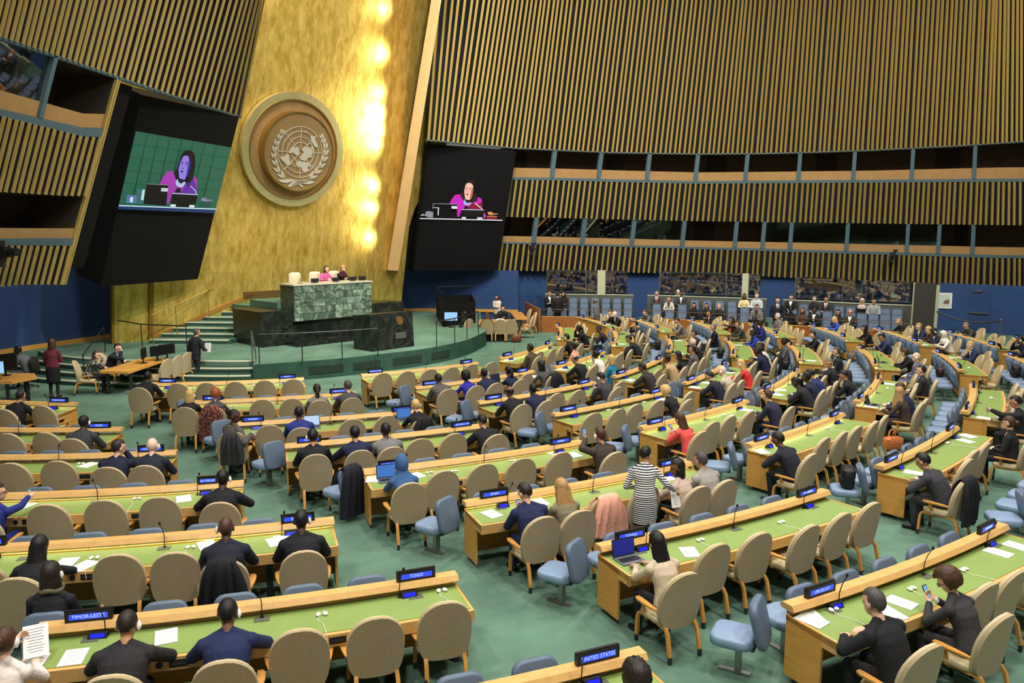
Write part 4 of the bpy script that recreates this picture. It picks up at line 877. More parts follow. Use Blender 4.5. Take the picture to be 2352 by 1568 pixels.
def tan_chair():
    t = thing('delegate_chair', 'x', 'chair', group='tan delegate chairs')
    link('backrest', shell(-.22, -.03, .012).mesh('back', m_fabric, 50), t)
    link('back_pad', shell(-.22, .012, .04).mesh('pad', m_fabric_f, 50), t)
    mb = MB(); rings = []
    for z, s in ((.385, .05), (.40, .01), (.43, 0), (.455, .01), (.468, .04)):
        pts = []
        for i in range(20):
            a = 2 * math.pi * i / 20; c_, s_ = math.cos(a), math.sin(a)
            pts.append(((.275 - s) * abs(c_) ** .6 * np.sign(c_), (.235 - s) * abs(s_) ** .65 * np.sign(s_) + .02, z))
        rings.append(pts)
    link('seat', mb.loft(rings).mesh('seat', m_fabric_f, 50), t)
    for s in (-1, 1):
        fl = [(s * .215, .2, .385), (s * .225, .235, .36), (s * .23, .25, .3), (s * .235, .262, .08)]
        link('leg', MB().flat(fl, (1, 0, 0), .04, .034).mesh('lf', m_chwood, 40), t)
        rl = [(s * .2, -.14, .385), (s * .203, -.235, .372), (s * .206, -.275, .32), (s * .21, -.33, .08)]
        link('leg', MB().flat(rl, (1, 0, 0), .042, .036).mesh('lr', m_chwood, 40), t)
        for p in ((s * .2355, .264), (s * .2105, -.334)):
            link('ferrule', MB().box((p[0], p[1], .042), (.038, .034, .084)).mesh('fe', m_dksteel), t)
        link('side_rail', MB().flat([(s * .215, .21, .378), (s * .2, -.2, .378)], (1, 0, 0), .042, .034).mesh('sr', m_chwood), t)
        link('arm_support', MB().flat([(s * .24, .06, .37), (s * .272, .085, .5), (s * .285, .1, .575)], (0, 1, 0), [.06, .048, .05], .022).mesh('as', m_chwood), t)
        link('armrest', MB().flat([(s * .285, .2, .582), (s * .297, .14, .586), (s * .297, .03, .585), (s * .287, -.1, .58), (s * .28, -.17, .575)], (1, 0, 0), [.05, .078, .072, .05, .028], .022).mesh('ar', m_chwood, 40), t)
    return t
def blue_chair():
    t = thing('adviser_chair', 'x', 'chair', group='blue adviser chairs')
    link('seat', cushion(MB(), (0, .04, .415), .47, .47, .12, .13, .035).mesh('s', m_blue, 50), t)
    T = Matrix.Rotation(math.radians(90 - 14), 4, 'X')
    link('backrest', cushion(MB(), (0, -.235, .64), .46, .52, .09, .12, .03, T).mesh('b', [m_bluedk], 50), t)
    link('back_pad', cushion(MB(), (0, -.2, .66), .41, .44, .05, .12, .02, T).mesh('bp', m_blue, 50), t)
    link('bracket', MB().box((0, -.05, .345), (.2, .3, .03)).mesh('br', m_dksteel), t)
    link('post', MB().box((0, -.02, .175), (.1, .06, .33)).mesh('po', m_steel), t)
    link('foot', MB().box((0, .02, .012), (.07, .34, .02)).mesh('fo', m_steel), t)
    return t
TAN = tan_chair(); BLUE = blue_chair(); used = {'T': False, 'B': False}
def put_chair(kind, loc, rz, label):
    P_ = TAN if kind == 'T' else BLUE
    if not used[kind]:
        used[kind] = True; P_.location = loc; P_.rotation_euler = (0, 0, rz); P_['label'] = label; return P_
    return copy_tree(P_, loc, rz, label)
# ================================================================== PEOPLE
V = lambda *a: np.array(a, float)
def rotm(yaw=0., pitch=0., roll=0.):
    return np.array((Matrix.Rotation(yaw, 3, 'Z') @ Matrix.Rotation(-pitch, 3, 'X') @ Matrix.Rotation(roll, 3, 'Y')))
class Body:
    def __init__(s): s.pr = []
    def cap(s, p0, r0, p1, r1, z): s.pr.append(('c', V(*p0), r0, V(*p1), r1, z))
    def ell(s, c, r, z, R=None, bias=0.): s.pr.append(('e', V(*c), V(*r), np.eye(3) if R is None else R, z, bias))
    def sec(s, secs, z): s.pr.append(('s', secs, z))     # list of (center, rx, ry, xdir, ydir)
    def mesh(s):
        mb = MB()
        for p in s.pr:
            if p[0] == 'c':
                _, a, ra, b, rb, z = p; d = b - a; L = np.linalg.norm(d); d = d / (L + 1e-9)
                pts = [a - d * ra * q for q in (.98, .7, .35)] + [a, a * .5 + b * .5, b] + [b + d * rb * q for q in (.35, .7, .98)]
                rs = [ra * math.sqrt(max(.01, 1 - q * q)) for q in (.98, .7, .35)] + [ra, (ra + rb) / 2, rb] + [rb * math.sqrt(max(.01, 1 - q * q)) for q in (.35, .7, .98)]
                mb.tube(pts, rs, 10)
            elif p[0] == 'e': mb.ell(p[1], p[2], 14, 10, 0, p[3])
            else:
                rings = []
                for c, rx, ry, xd, yd in p[1]: rings.append([c + xd * rx * math.cos(t) + yd * ry * math.sin(t) for t in np.linspace(0, 2 * math.pi, 18, endpoint=False)])
                mb.loft(rings)
        return mb
    def zones(s, X):
        best = np.full(len(X), 9.); zn = np.zeros(len(X), int)
        for p in s.pr:
            if p[0] == 'c':
                _, a, ra, b, rb, z = p; d = b - a; t = np.clip(((X - a) @ d) / (d @ d + 1e-12), 0, 1); dist = np.linalg.norm(X - a - t[:, None] * d, axis=1) - (ra + (rb - ra) * t)
            elif p[0] == 'e':
                _, c, r, R, z, bias = p; q = ((X - c) @ R) / r; dist = (np.linalg.norm(q, axis=1) - 1) * r.min() - bias
            else:
                _, secs, z = p; dist = np.full(len(X), 9.)
                for (c0, x0, y0, xd, yd), (c1, x1, y1, _, _) in zip(secs[:-1], secs[1:]):
                    d = c1 - c0; t = np.clip(((X - c0) @ d) / (d @ d), 0, 1); rel = X - c0 - t[:, None] * d; rx = x0 + (x1 - x0) * t; ry = y0 + (y1 - y0) * t
                    up = np.cross(xd, yd); q = np.sqrt(((rel @ xd) / rx) ** 2 + ((rel @ yd) / ry) ** 2 + ((rel @ up) / .03) ** 2)
                    dist = np.minimum(dist, (q - 1) * np.minimum(rx, ry))
            m = dist < best; best[m] = dist[m]; zn[m] = z
        return zn
def ik(S, W, l1, l2, hint):
    d = W - S; L = np.linalg.norm(d)
    if L > (l1 + l2) * .985: W = S + d / L * (l1 + l2) * .985; d = W - S; L = np.linalg.norm(d)
    a = (l1 * l1 - l2 * l2 + L * L) / (2 * L); h = math.sqrt(max(0, l1 * l1 - a * a)); u = d / L; hn = hint - (hint @ u) * u; hn /= np.linalg.norm(hn) + 1e-9
    return S + u * a + hn * h, W
def hand(B, W, d, n, side, curl, z=0, sc=1.):
    d = d / np.linalg.norm(d); n = n - (n @ d) * d; n /= np.linalg.norm(n); sd = np.cross(d, n) * side   # towards thumb
    R = np.stack([sd, d, n], 1)
    B.cap(W - d * .02, .027 * sc, W + d * .02, .027 * sc, z)
    B.ell(W + d * .05 * sc, (.042 * sc, .05 * sc, .018 * sc), z, R)
    for o, L in ((.031, .07), (.010, .08), (-.011, .073), (-.031, .058)):
        b = W + d * .088 * sc + sd * o * sc; d1 = d * math.cos(curl) + n * math.sin(curl) + sd * o * 1.2; d1 /= np.linalg.norm(d1); k = b + d1 * L * .55 * sc
        c2 = curl * 2.1; d2 = d * math.cos(c2) + n * math.sin(c2); B.cap(b, .0095 * sc, k, .009 * sc, z); B.cap(k, .009 * sc, k + d2 * L * .5 * sc, .0075 * sc, z)
    tb = W + d * .03 * sc + sd * .036 * sc; tk = tb + (d * .6 + sd * .75 + n * .25) * .036 * sc
    B.cap(tb, .013 * sc, tk, .011 * sc, z); B.cap(tk, .011 * sc, tk + (d * .9 + sd * .2 + n * .35) * .034 * sc, .0085 * sc, z)
def build_body(fem=False, stand=False, lean=8, curve=6, twist=0, side=0, yaw=0, pitch=10, tilt=0, hl=None, hr=None, el=None, er=None, dl=None, dr=None, nl=None, nr=None, cl=.5, cr=.5,
               dress=None, bare=False, legs=None, crossed=False, big=1., skin_arm=False):
    B = Body(); hz = .93 if stand else .555; hy = 0. if stand else -.06
    H = V(0, hy, hz); L = .50 if not fem else .475
    def spine(t):
        th = math.radians(lean + curve * t); return H + V(math.sin(math.radians(side)) * L * t, math.sin(th) * L * t, math.cos(th) * L * t), th
    S = [(-.14, .165, .12), (-.02, .2, .15), (.22, .19, .142), (.48, .205, .148), (.7, .222, .146), (.86, .21, .122), (.95, .15, .096), (1.02, .07, .066)] if not fem else \
        [(-.14, .165, .12), (-.02, .192, .142), (.22, .165, .125), (.42, .155, .118), (.66, .176, .13), (.85, .17, .105), (.95, .118, .08), (1.02, .06, .057)]
    secs = []
    for t, rx, ry in S:
        c, th = spine(t); tw = math.radians(twist) * max(0, t); xd = V(math.cos(tw), math.sin(tw), 0); up = V(0, math.sin(th), math.cos(th)); yd = np.cross(up, xd); yd /= np.linalg.norm(yd)
        k = big if .0 <= t < .9 else 1; secs.append((c, rx * k, ry * k, xd, yd))
    B.sec(secs, 1)
    xd, yd = secs[5][3], secs[5][4]; c, th = spine(.86); up = np.cross(xd, yd); sw = (.212 if not fem else .178) * (1 + .5 * (big - 1))
    nb, _ = spine(1.0)
    # skirt of the jacket or dress
    if stand and dress: 
        rings = []
        for z, rx, ry in ((hz + .02, .18, .135), (hz - .12, .195, .15), (hz - .3, .19, .15), (dress, .185, .15)): rings.append((V(0, hy, z), rx, ry, V(1, 0, 0), V(0, 1, 0)))
        B.sec(rings[::-1], 2 if dress != .52 else 1)
    elif stand: B.sec([(V(0, hy - .005, hz - .2), .18, .135, V(1, 0, 0), V(0, 1, 0)), (V(0, hy, hz - .05), .182, .136, V(1, 0, 0), V(0, 1, 0)), (V(0, hy, hz + .04), .178, .13, V(1, 0, 0), V(0, 1, 0))], 1)
    # head
    hd = rotm(math.radians(yaw + twist), math.radians(pitch), math.radians(tilt)); HS = 1.13 if not fem else 1.08; nd = up * .8 + V(0, .25, .7) * .4 + V(0, 0, .3); nd /= np.linalg.norm(nd)
    hc = nb + nd * .188 + hd @ V(0, .024, 0)
    B.cap(nb - nd * .03, .056 if not fem else .046, hc - nd * .07, .052 if not fem else .043, 0)
    he = lambda p, r, z, bias=0.: B.ell(hc + hd @ (V(*p) * HS), V(*r) * HS, z, hd, bias)
    k = 1.0
    he((0, -.008, .022), (.077 * k, .098 * k, .102 * k), 0); he((0, .028, -.045), (.057 * k, .066 * k, .072 * k), 0); he((0, .05, -.088), (.03, .03, .022), 0)
    he((0, .096, -.012), (.012, .02, .026), 0); he((0, .072, .028), (.055, .022, .016), 0)
    for s in (-1, 1):
        he((s * .079 * k, -.002, -.008), (.01, .021, .032), 0); he((s * .031, .083, .006), (.011, .008, .0055), 5, .003); he((s * .032, .087, .024), (.018, .006, .003), 5, .001)
    he((0, .088, -.058), (.023, .011, .008), 6, .003)
    # collar, shirt front, tie
    B.ell(nb + nd * .0, (.068 if not fem else .058, .066 if not fem else .056, .02), 3, np.stack([xd, np.cross(nd, xd), nd], 1), .004)
    B.front = (H, up, xd, yd, L)
    for s in (-1, 1): B.cap(nb + nd * .03 + xd * s * .02, .05, c + xd * s * sw * .86 + up * .012, .06 if not fem else .048, 1)   # trapezius under the jacket
    B.cap(nb + nd * .02, .056 if not fem else .047, nb + nd * .06, .052 if not fem else .044, 0)
    # arms
    res = {}
    for s, ht, hint, hd_, hn_, cu in ((-1, hl, el, dl, nl, cl), (1, hr, er, dr, nr, cr)):
        Sh = c + xd * s * sw - up * .015
        if ht is None: ht = (s * .17, .2, .62) if not stand else (s * .23, .03, .80)
        W = V(*ht); hint = V(s * .8, -.5, -.5) if hint is None else V(*hint)
        E_, W = ik(Sh, W, .285 if not fem else .265, .255 if not fem else .24, hint)
        a = 1.27 if not fem else 1.02
        B.ell(Sh, (.06 * a, .062 * a, .062 * a), 1); B.cap(Sh, .057 * a, E_, .049 * a, 1)
        cuff = E_ + (W - E_) * .9
        B.cap(E_, .049 * a, cuff, .037 * a, 0 if skin_arm else 1); B.cap(cuff, .031 * a, W, .029 * a, 3 if not skin_arm else 0)
        fd = (W - E_) / np.linalg.norm(W - E_) if hd_ is None else V(*hd_); hn = V(0, 0, -1) if hn_ is None else V(*hn_)
        if abs(fd @ hn) / np.linalg.norm(fd) / np.linalg.norm(hn) > .95: hn = V(-s, 0, 0)
        hand(B, W, fd, hn, s * 1. * -1, cu, 0, 1. if not fem else .9)
        res[s] = W
    # legs
    for s in (-1, 1):
        hp = V(s * .088, hy, hz - .03)
        if legs: K, A, toe = [V(*q) for q in legs[s]]
        elif stand: K, A, toe = V(s * .095, .02, .49), V(s * .1, -.02, .085), V(s * .12, .12, .03)
        else: K, A, toe = V(s * .125, .37, .50), V(s * .125, .33, .09), V(s * .14, .48, .035)
        a = .9 if fem else 1; zl = 2
        B.cap(hp, .092 * a, K, .066 * a, zl); B.cap(K, .064 * a, A + V(0, 0, .03), .046 * a, zl if not bare else 0)
        dd_ = toe - A; B.cap(V(A[0], A[1] - .03, A[2] - .035), .038, toe, .034, 4); B.cap(V(A[0], A[1], A[2] + .02), .037, V(A[0], A[1] - .02, A[2] - .03), .038, 4)
    B.hang = rotm(math.radians(yaw + twist), math.radians(pitch * .3), 0) * HS; B.hs = HS
    return B, hc, hd * HS, res
BODY = {}
def get_body(key, vox=.009, **kw):
    if key in BODY: return BODY[key]
    B, hc, hd, res = build_body(**kw); me0 = B.mesh().mesh('tmp', m_black)
    o = bpy.data.objects.new('tmp', me0); TMP.collection.objects.link(o)
    md = o.modifiers.new('r', 'REMESH'); md.mode = 'VOXEL'; md.voxel_size = vox; md.use_smooth_shade = True
    sm = o.modifiers.new('s', 'SMOOTH'); sm.factor = .5; sm.iterations = 3
    dg = tmp_graph(); me = bpy.data.meshes.new_from_object(o.evaluated_get(dg)); bpy.data.objects.remove(o); bpy.data.meshes.remove(me0)
    n = len(me.polygons); ce = np.empty(n * 3); me.polygons.foreach_get('center', ce); z = B.zones(ce.reshape(-1, 3))
    H_, u_, x_, y_, L_ = B.front; rel = ce.reshape(-1, 3) - H_; tt = (rel @ u_) / L_; lx = np.abs(rel @ x_); fy = rel @ y_
    fr = ((z == 1) | (z == 3)) & (fy > .045) & (tt > .42) & (tt < 1.05); z[fr & (lx < (tt - .42) * .125)] = 3; z[fr & (lx < .016) & (tt > .45) & (tt < .98)] = 7
    me.materials.clear()
    for _ in range(8): me.materials.append(m_black)
    me.polygons.foreach_set('material_index', z.astype(np.int32)); me.polygons.foreach_set('use_smooth', [True] * n); me.name = 'body'; me.update()
    m4 = Matrix([[*hd[i], hc[i]] for i in range(3)] + [[0, 0, 0, 1]])
    mh = Matrix([[*B.hang[i], hc[i]] for i in range(3)] + [[0, 0, 0, 1]])
    BODY[key] = (me, m4, res, mh); return BODY[key]

# ---- hair and headwear, in head coordinates
def hair_cap(f, hairline, rough=.0, seed=0, n=28, m=18, c=(0, -.008, .022), r=(.077, .098, .102)):
    g = np.random.default_rng(seed); c = V(*c); r = V(*r); mb = MB(); idx = {}; outer = []; inner = []; keep = []
    dirs = np.zeros((m + 1, n, 3))
    for i in range(m + 1):
        a = math.pi * i / m * .82
        for j in range(n): b = 2 * math.pi * j / n; dirs[i, j] = (math.sin(a) * math.cos(b), math.sin(a) * math.sin(b), math.cos(a))
    no = g.normal(0, rough, (m + 1, n))
    ok = np.array([[hairline(dirs[i, j]) for j in range(n)] for i in range(m + 1)])
    O = c + dirs * r * (f + no[..., None]); I = c + dirs * r * .96
    vo = O.reshape(-1, 3); vi = I.reshape(-1, 3); N = len(vo); F = []; edges = {}
    for i in range(m):
        for j in range(n):
            q = (i * n + j, (i + 1) * n + j, (i + 1) * n + (j + 1) % n, i * n + (j + 1) % n)
            if all(ok.reshape(-1)[list(q)]): 
                F.append(q)
                for a, b in zip(q, q[1:] + q[:1]): edges[(a, b)] = 1
    G_ = list(F) + [tuple(N + x for x in q[::-1]) for q in F]
    for (a, b) in edges:
        if (b, a) not in edges: G_.append((b, a, N + a, N + b))
    mb.add(np.concatenate([vo, vi]), G_); return mb
HL_short = lambda d: not (d[1] > .15 and d[2] < .42) and not (d[2] < -.78) and not (d[2] < -.42 and d[1] > -.5) and not (d[2] < -.1 and d[1] > -.1)
HL_long = lambda d: not (d[1] > .3 and d[2] < .5 and abs(d[0]) < .93) 
HL_fringe = lambda d: not (d[1] > .2 and d[2] < .2)
HL_bald = lambda d: (d[2] < .38 and d[1] < .25 and d[2] > -.5) and not (d[2] < -.1 and d[1] > -.1)
def hang(cap, secs, seed=0, wob=.0, n=14):
    mb = MB(); cap.hg = mb
    g = np.random.default_rng(seed); rings = []
    for (x, y, z, rx, ry) in secs: rings.append([(x + rx * math.cos(t) * (1 + g.normal(0, wob)), y + ry * math.sin(t) * (1 + g.normal(0, wob)), z) for t in np.linspace(0, 2 * math.pi, n, endpoint=False)])
    mb.loft(rings); return cap
HAIR = {}
def get_hair(st):
    if st in HAIR: return HAIR[st]
    if st == 'short': mb = hair_cap(1.09, HL_short, .012, 1)
    elif st == 'crop': mb = hair_cap(1.035, HL_short, .004, 2)
    elif st == 'thin': mb = hair_cap(1.06, lambda d: HL_short(d) and not (d[2] > .75 and d[1] < .4 and False), .008, 5)
    elif st == 'fringe': mb = hair_cap(1.06, HL_bald, .01, 3)
    elif st == 'curly': mb = hair_cap(1.33, lambda d: not (d[1] > .35 and d[2] < .35) and d[2] > -.75, .045, 4)
    elif st == 'afro': mb = hair_cap(1.42, lambda d: not (d[1] > .4 and d[2] < .3) and d[2] > -.7, .05, 8)
    elif st == 'bob': mb = hang(hair_cap(1.16, HL_long, .012, 6), [(0, -.03, .03, .088, .085), (0, -.03, -.05, .098, .085), (0, -.035, -.11, .1, .082), (0, -.035, -.15, .088, .07)], 1, .03)
    elif st == 'long': mb = hang(hair_cap(1.13, HL_long, .008, 7), [(0, -.035, .02, .086, .08), (0, -.045, -.06, .092, .075), (0, -.075, -.14, .1, .055), (0, -.105, -.24, .105, .045), (0, -.12, -.34, .09, .04), (0, -.125, -.41, .05, .025)], 2, .03)
    elif st == 'wavy': mb = hang(hair_cap(1.18, HL_long, .02, 9), [(0, -.035, .02, .095, .085), (0, -.05, -.06, .112, .085), (0, -.08, -.14, .122, .065), (.01, -.105, -.22, .116, .058), (-.012, -.12, -.3, .112, .052), (.012, -.125, -.38, .086, .045), (0, -.13, -.45, .04, .022)], 3, .09)
    elif st == 'pony': mb = hang(hair_cap(1.07, HL_fringe, .006, 10), [(0, -.115, .03, .03, .02), (0, -.13, .0, .035, .03), (0, -.135, -.06, .036, .03), (0, -.13, -.14, .04, .028), (0, -.125, -.2, .024, .018)], 4, .06)
    elif st == 'bun': mb = hair_cap(1.07, HL_fringe, .006, 11).ell((0, -.125, .015), (.048, .04, .045))
    elif st == 'hijab':
        mb = hair_cap(1.2, lambda d: not (d[1] > .55 and d[2] < .42 and abs(d[0]) < .62), .006, 12, c=(0, .0, .0), r=(.082, .1, .125))
        hang(mb, [(0, -.01, -.04, .085, .085), (0, -.02, -.11, .085, .085), (0, -.03, -.17, .15, .12), (0, -.04, -.22, .19, .14), (0, -.045, -.3, .17, .13)], 5, .02, 18)
    hg = getattr(mb, 'hg', None); HAIR[st] = (mb.mesh('hair_' + st, m_black, 60), hg.mesh('hang_' + st, m_black, 60) if hg else None); return HAIR[st]
SKIN = {'l': (226, 178, 148), 't': (196, 144, 106), 'b': (124, 82, 56), 'd': (78, 52, 40), 'p': (236, 196, 172)}
HCOL = {'k': (16, 14, 14), 'dk': (36, 26, 20), 'br': (72, 46, 28), 'lb': (172, 134, 84), 'bl': (204, 168, 104), 'gi': (150, 76, 34), 'gr': (110, 108, 104), 'wh': (190, 188, 180), 'sp': (70, 66, 62)}
def cmat(kind, rgb): return M('%s_%d_%d_%d' % ((kind,) + tuple(rgb)), rgb, {'skin': .5, 'hair': .5, 'cloth': .85, 'shoe': .35}[kind], sheen=.0, var=.35 if kind == 'hair' else .12 if kind == 'cloth' else 0, vs_=14 if kind == 'cloth' else 70, bump=.5 if kind == 'hair' else .35 if kind == 'cloth' else 0, bs=60 if kind == 'hair' else 22, stretch=(1, 1, .25) if kind == 'hair' else None)
def stripe_mat():
    m = bpy.data.materials.new('striped_knit'); m.use_nodes = True; nt = m.node_tree; b = nt.nodes['Principled BSDF']; tc = nt.nodes.new('ShaderNodeTexCoord'); wv = nt.nodes.new('ShaderNodeTexWave')
    wv.bands_direction = 'Z'; wv.inputs['Scale'].default_value = 9.5; wv.inputs['Distortion'].default_value = .6; wv.inputs['Detail Scale'].default_value = 1.5; nt.links.new(tc.outputs['Object'], wv.inputs[0])
    r = nt.nodes.new('ShaderNodeValToRGB'); r.color_ramp.interpolation = 'CONSTANT'; r.color_ramp.elements[0].color = lin((14, 14, 18)); r.color_ramp.elements[1].position = .5; r.color_ramp.elements[1].color = lin((226, 224, 220))
    nt.links.new(wv.outputs[0], r.inputs[0]); nt.links.new(r.outputs[0], b.inputs['Base Color']); b.inputs['Roughness'].default_value = .9; return m
m_stripe = stripe_mat()
def pattern_mat(name, a, b_, sc):
    m = bpy.data.materials.new(name); m.use_nodes = True; nt = m.node_tree; b = nt.nodes['Principled BSDF']; tc = nt.nodes.new('ShaderNodeTexCoord'); wv = nt.nodes.new('ShaderNodeTexVoronoi'); wv.inputs['Scale'].default_value = sc
    nt.links.new(tc.outputs['Object'], wv.inputs['Vector']); r = nt.nodes.new('ShaderNodeValToRGB'); r.color_ramp.interpolation = 'CONSTANT'; r.color_ramp.elements[0].color = lin(a); r.color_ramp.elements[1].position = .45; r.color_ramp.elements[1].color = lin(b_)
    nt.links.new(wv.outputs[0], r.inputs[0]); nt.links.new(r.outputs[0], b.inputs['Base Color']); b.inputs['Roughness'].default_value = .85; return m
m_patt = pattern_mat('patterned_cloth', (150, 150, 140), (34, 34, 36), 26)
m_plaid = pattern_mat('red_plaid', (150, 84, 66), (70, 34, 30), 20)
m_floral = pattern_mat('floral_cloth', (120, 70, 60), (26, 22, 24), 34)
WHITE = (226, 226, 224)
ear_me = MB().ell((0, 0, 0), (.016, .028, .042)).ell((.006, 0, 0), (.014, .018, .028)).mesh('earpiece', m_white, 60)
gl = MB()
for s in (-1, 1): gl.tube([(s * .033 + .024 * math.cos(a), .104, .004 + .018 * math.sin(a)) for a in np.linspace(0, 2 * math.pi, 13)], .0025, 5); gl.tube([(s * .057, .104, .008), (s * .08, .06, .01), (s * .083, -.0, .01)], .0022, 5)
gl.tube([(-.01, .104, .006), (.01, .104, .006)], .0025, 5); glass_me = gl.mesh('glasses', m_black)
# poses: seated unless 'stand'
TBL = .775
POSE = dict(
 desk=dict(lean=12, curve=10, pitch=14, hl=(-.13, .42, TBL), hr=(.13, .43, TBL), dl=(.6, .8, 0), dr=(-.6, .8, 0), cl=.25, cr=.25),
 write=dict(lean=20, curve=14, pitch=34, hl=(-.1, .40, TBL), hr=(.1, .42, TBL + .015), dl=(.9, .4, 0), dr=(-.3, .9, -.1), cl=.3, cr=.75, er=(1, -.3, -.1), el=(-1, -.3, -.2)),
 chin=dict(lean=14, curve=10, pitch=10, yaw=-14, hl=(-.05, .40, TBL), dl=(.9, .3, 0), hr=(.07, .36, 1.08), dr=(-.2, -.15, 1), nr=(0, -1, 0), er=(.5, .4, -1), cr=.9),
 phone=dict(lean=10, curve=14, pitch=36, hl=(-.06, .36, .86), hr=(.06, .36, .86), dl=(.35, .7, .5), dr=(-.35, .7, .5), cl=.7, cr=.7, nl=(.5, 0, .8), nr=(-.5, 0, .8)),
 lap=dict(lean=-4, curve=8, pitch=4, hl=(-.08, .22, .68), hr=(.08, .24, .68), dl=(.6, .7, -.1), dr=(-.6, .7, -.1), cl=.35, cr=.35),
 type=dict(lean=10, curve=12, pitch=18, hl=(-.09, .46, TBL + .02), hr=(.09, .46, TBL + .02), dl=(.15, 1, -.1), dr=(-.15, 1, -.1), cl=.45, cr=.45),
 wide=dict(lean=16, curve=10, pitch=16, hl=(-.16, .42, TBL), hr=(.16, .42, TBL), dl=(1, .3, 0), dr=(-1, .3, 0), el=(-1.2, -.2, -.45), er=(1.2, -.2, -.45)),
 turn=dict(lean=8, curve=8, pitch=8, yaw=-55, twist=-12, hl=(-.12, .40, TBL), hr=(.16, .40, TBL), dl=(.7, .7, 0), dr=(-.7, .7, 0)),
 reach=dict(lean=10, curve=8, pitch=4, yaw=-40, hl=(-.1, .40, TBL), hr=(.22, .58, .98), dr=(.1, .9, .3), cr=.15, er=(.6, -.2, -.8)),
 hold=dict(lean=4, curve=8, pitch=22, hl=(-.08, .52, 1.0), dl=(.1, .9, .2), cl=.8, hr=(.1, .40, .80), dr=(-.3, .9, .1), cr=.7, nl=(1, 0, 0)),
 ph1=dict(lean=6, curve=8, pitch=10, hl=(-.06, .44, 1.08), dl=(.1, .5, .8), nl=(.6, -.5, 0), cl=.8, hr=(.2, .40, TBL), dr=(-.7, .7, 0)),
 back=dict(lean=2, curve=6, pitch=0, yaw=-60, twist=-55, hl=(.05, .3, .72), hr=(.36, -.18, .92), dr=(.3, -.7, -.6), cr=.5),
)
STAND = dict(
 walk=dict(stand=True, lean=3, curve=4, pitch=4, hr=(.2, .24, 1.05), dr=(-.2, .9, .2), hl=(-.24, -.05, .82), dl=(0, .2, -1), legs={-1: ((-.09, .14, .5), (-.1, .02, .1), (-.11, .16, .035)), 1: ((.09, .0, .48), (.1, -.24, .14), (.11, -.12, .05))}),
 stand=dict(stand=True, lean=1, curve=4, pitch=6, hl=(-.24, .04, .82), hr=(.24, .04, .82), dl=(.1, .2, -1), dr=(-.1, .2, -1)),
 folded=dict(stand=True, lean=0, curve=6, pitch=12, hl=(.06, .2, 1.12), hr=(-.06, .22, 1.1), dl=(.9, .2, 0), dr=(-.9, .2, 0)),
 skirt=dict(stand=True, fem=True, lean=2, curve=4, pitch=8, hl=(-.05, .22, 1.05), hr=(.05, .22, 1.05), dl=(.7, .6, 0), dr=(-.7, .6, 0), dress=.46, bare=False),
 stripe=dict(stand=True, fem=True, lean=12, curve=8, pitch=24, yaw=-28, hl=(-.1, .22, 1.02), dl=(.8, .5, 0), hr=(.47, .18, 1.0), dr=(.7, .5, -.5), cr=.6, er=(.5, -.6, -.5), dress=.52, bare=True),
)
PERS = []
def person(loc, rz, pose, fem, hair, hc, sk, top, label, bottom=None, shirt=None, tie=None, shoe=(18, 16, 16), ear=0, glasses=False, mirror=False, head=None, group=None, vox=None, **kw):
    far = math.hypot(loc[0], loc[1]); vox = vox or (.0085 if far < 14 else .0115 if far < 22 else .014)
    base = dict(POSE.get(pose) or STAND[pose]); base['fem'] = fem; base.update(kw)
    if head is not None: base['yaw'] = head
    hb = 0 if head is None else int(head)
    if mirror:
        g = lambda q, *i: base.get(q)
        b2 = dict(base); fx = lambda t: None if t is None else (-t[0],) + tuple(t[1:])
        for a, b in (('hl', 'hr'), ('el', 'er'), ('dl', 'dr'), ('nl', 'nr')): b2[a], b2[b] = fx(base.get(b)), fx(base.get(a))
        b2['cl'], b2['cr'] = base.get('cr', .5), base.get('cl', .5); b2['yaw'] = -base.get('yaw', 0) if head is None else head; b2['twist'] = -base.get('twist', 0); base = b2
    key = (pose, fem, mirror, hb if head is not None else None, vox, tuple(sorted((a, str(b)) for a, b in kw.items())))
    me, m4, res, mh = get_body(key, vox, **base)
    o = link('person', me, None, loc, rz); tag(o, label, 'person', group)
    skm = cmat('skin', SKIN[sk]); topm = top if not isinstance(top, tuple) else cmat('cloth', top)
    dark = (24, 24, 28); bot = bottom if bottom is not None else (dark if fem and isinstance(top, tuple) and sum(top) > 260 else top if isinstance(top, tuple) else (24, 24, 28)); botm = bot if not isinstance(bot, tuple) else cmat('cloth', bot)
    shm = topm if shirt is None else cmat('cloth', shirt); tim = shm if tie is None else cmat('cloth', tie)
    lip = cmat('skin', tuple(int(c * .8) if i else c for i, c in enumerate(SKIN[sk]))); eye = cmat('skin', (26, 20, 18))
    for i, m in enumerate((skm, topm, botm, shm, cmat('shoe', shoe), eye, lip, tim)): o.material_slots[i].link = 'OBJECT'; o.material_slots[i].material = m
    if hair:
        hm = get_hair(hair)
        for me_h, mm_, nm_ in ((hm[0], m4, 'hair' if hair != 'hijab' else 'headscarf'), (hm[1], mh, 'hair_length' if hair != 'hijab' else 'scarf_drape')):
            if me_h is None: continue
            h = link(nm_, me_h, o, mat4=mm_); h.material_slots[0].link = 'OBJECT'
            h.material_slots[0].material = cmat('hair', HCOL[hc]) if isinstance(hc, str) else cmat('cloth', hc)
    if ear: link('earpiece', ear_me, o, mat4=m4 @ Matrix.Translation((.093 * ear, -.005, -.01)) @ Matrix.Rotation(0 if ear > 0 else math.pi, 4, 'Z'))
    if glasses: link('glasses', glass_me, o, mat4=m4)
    PERS.append((o, res)); return o, res
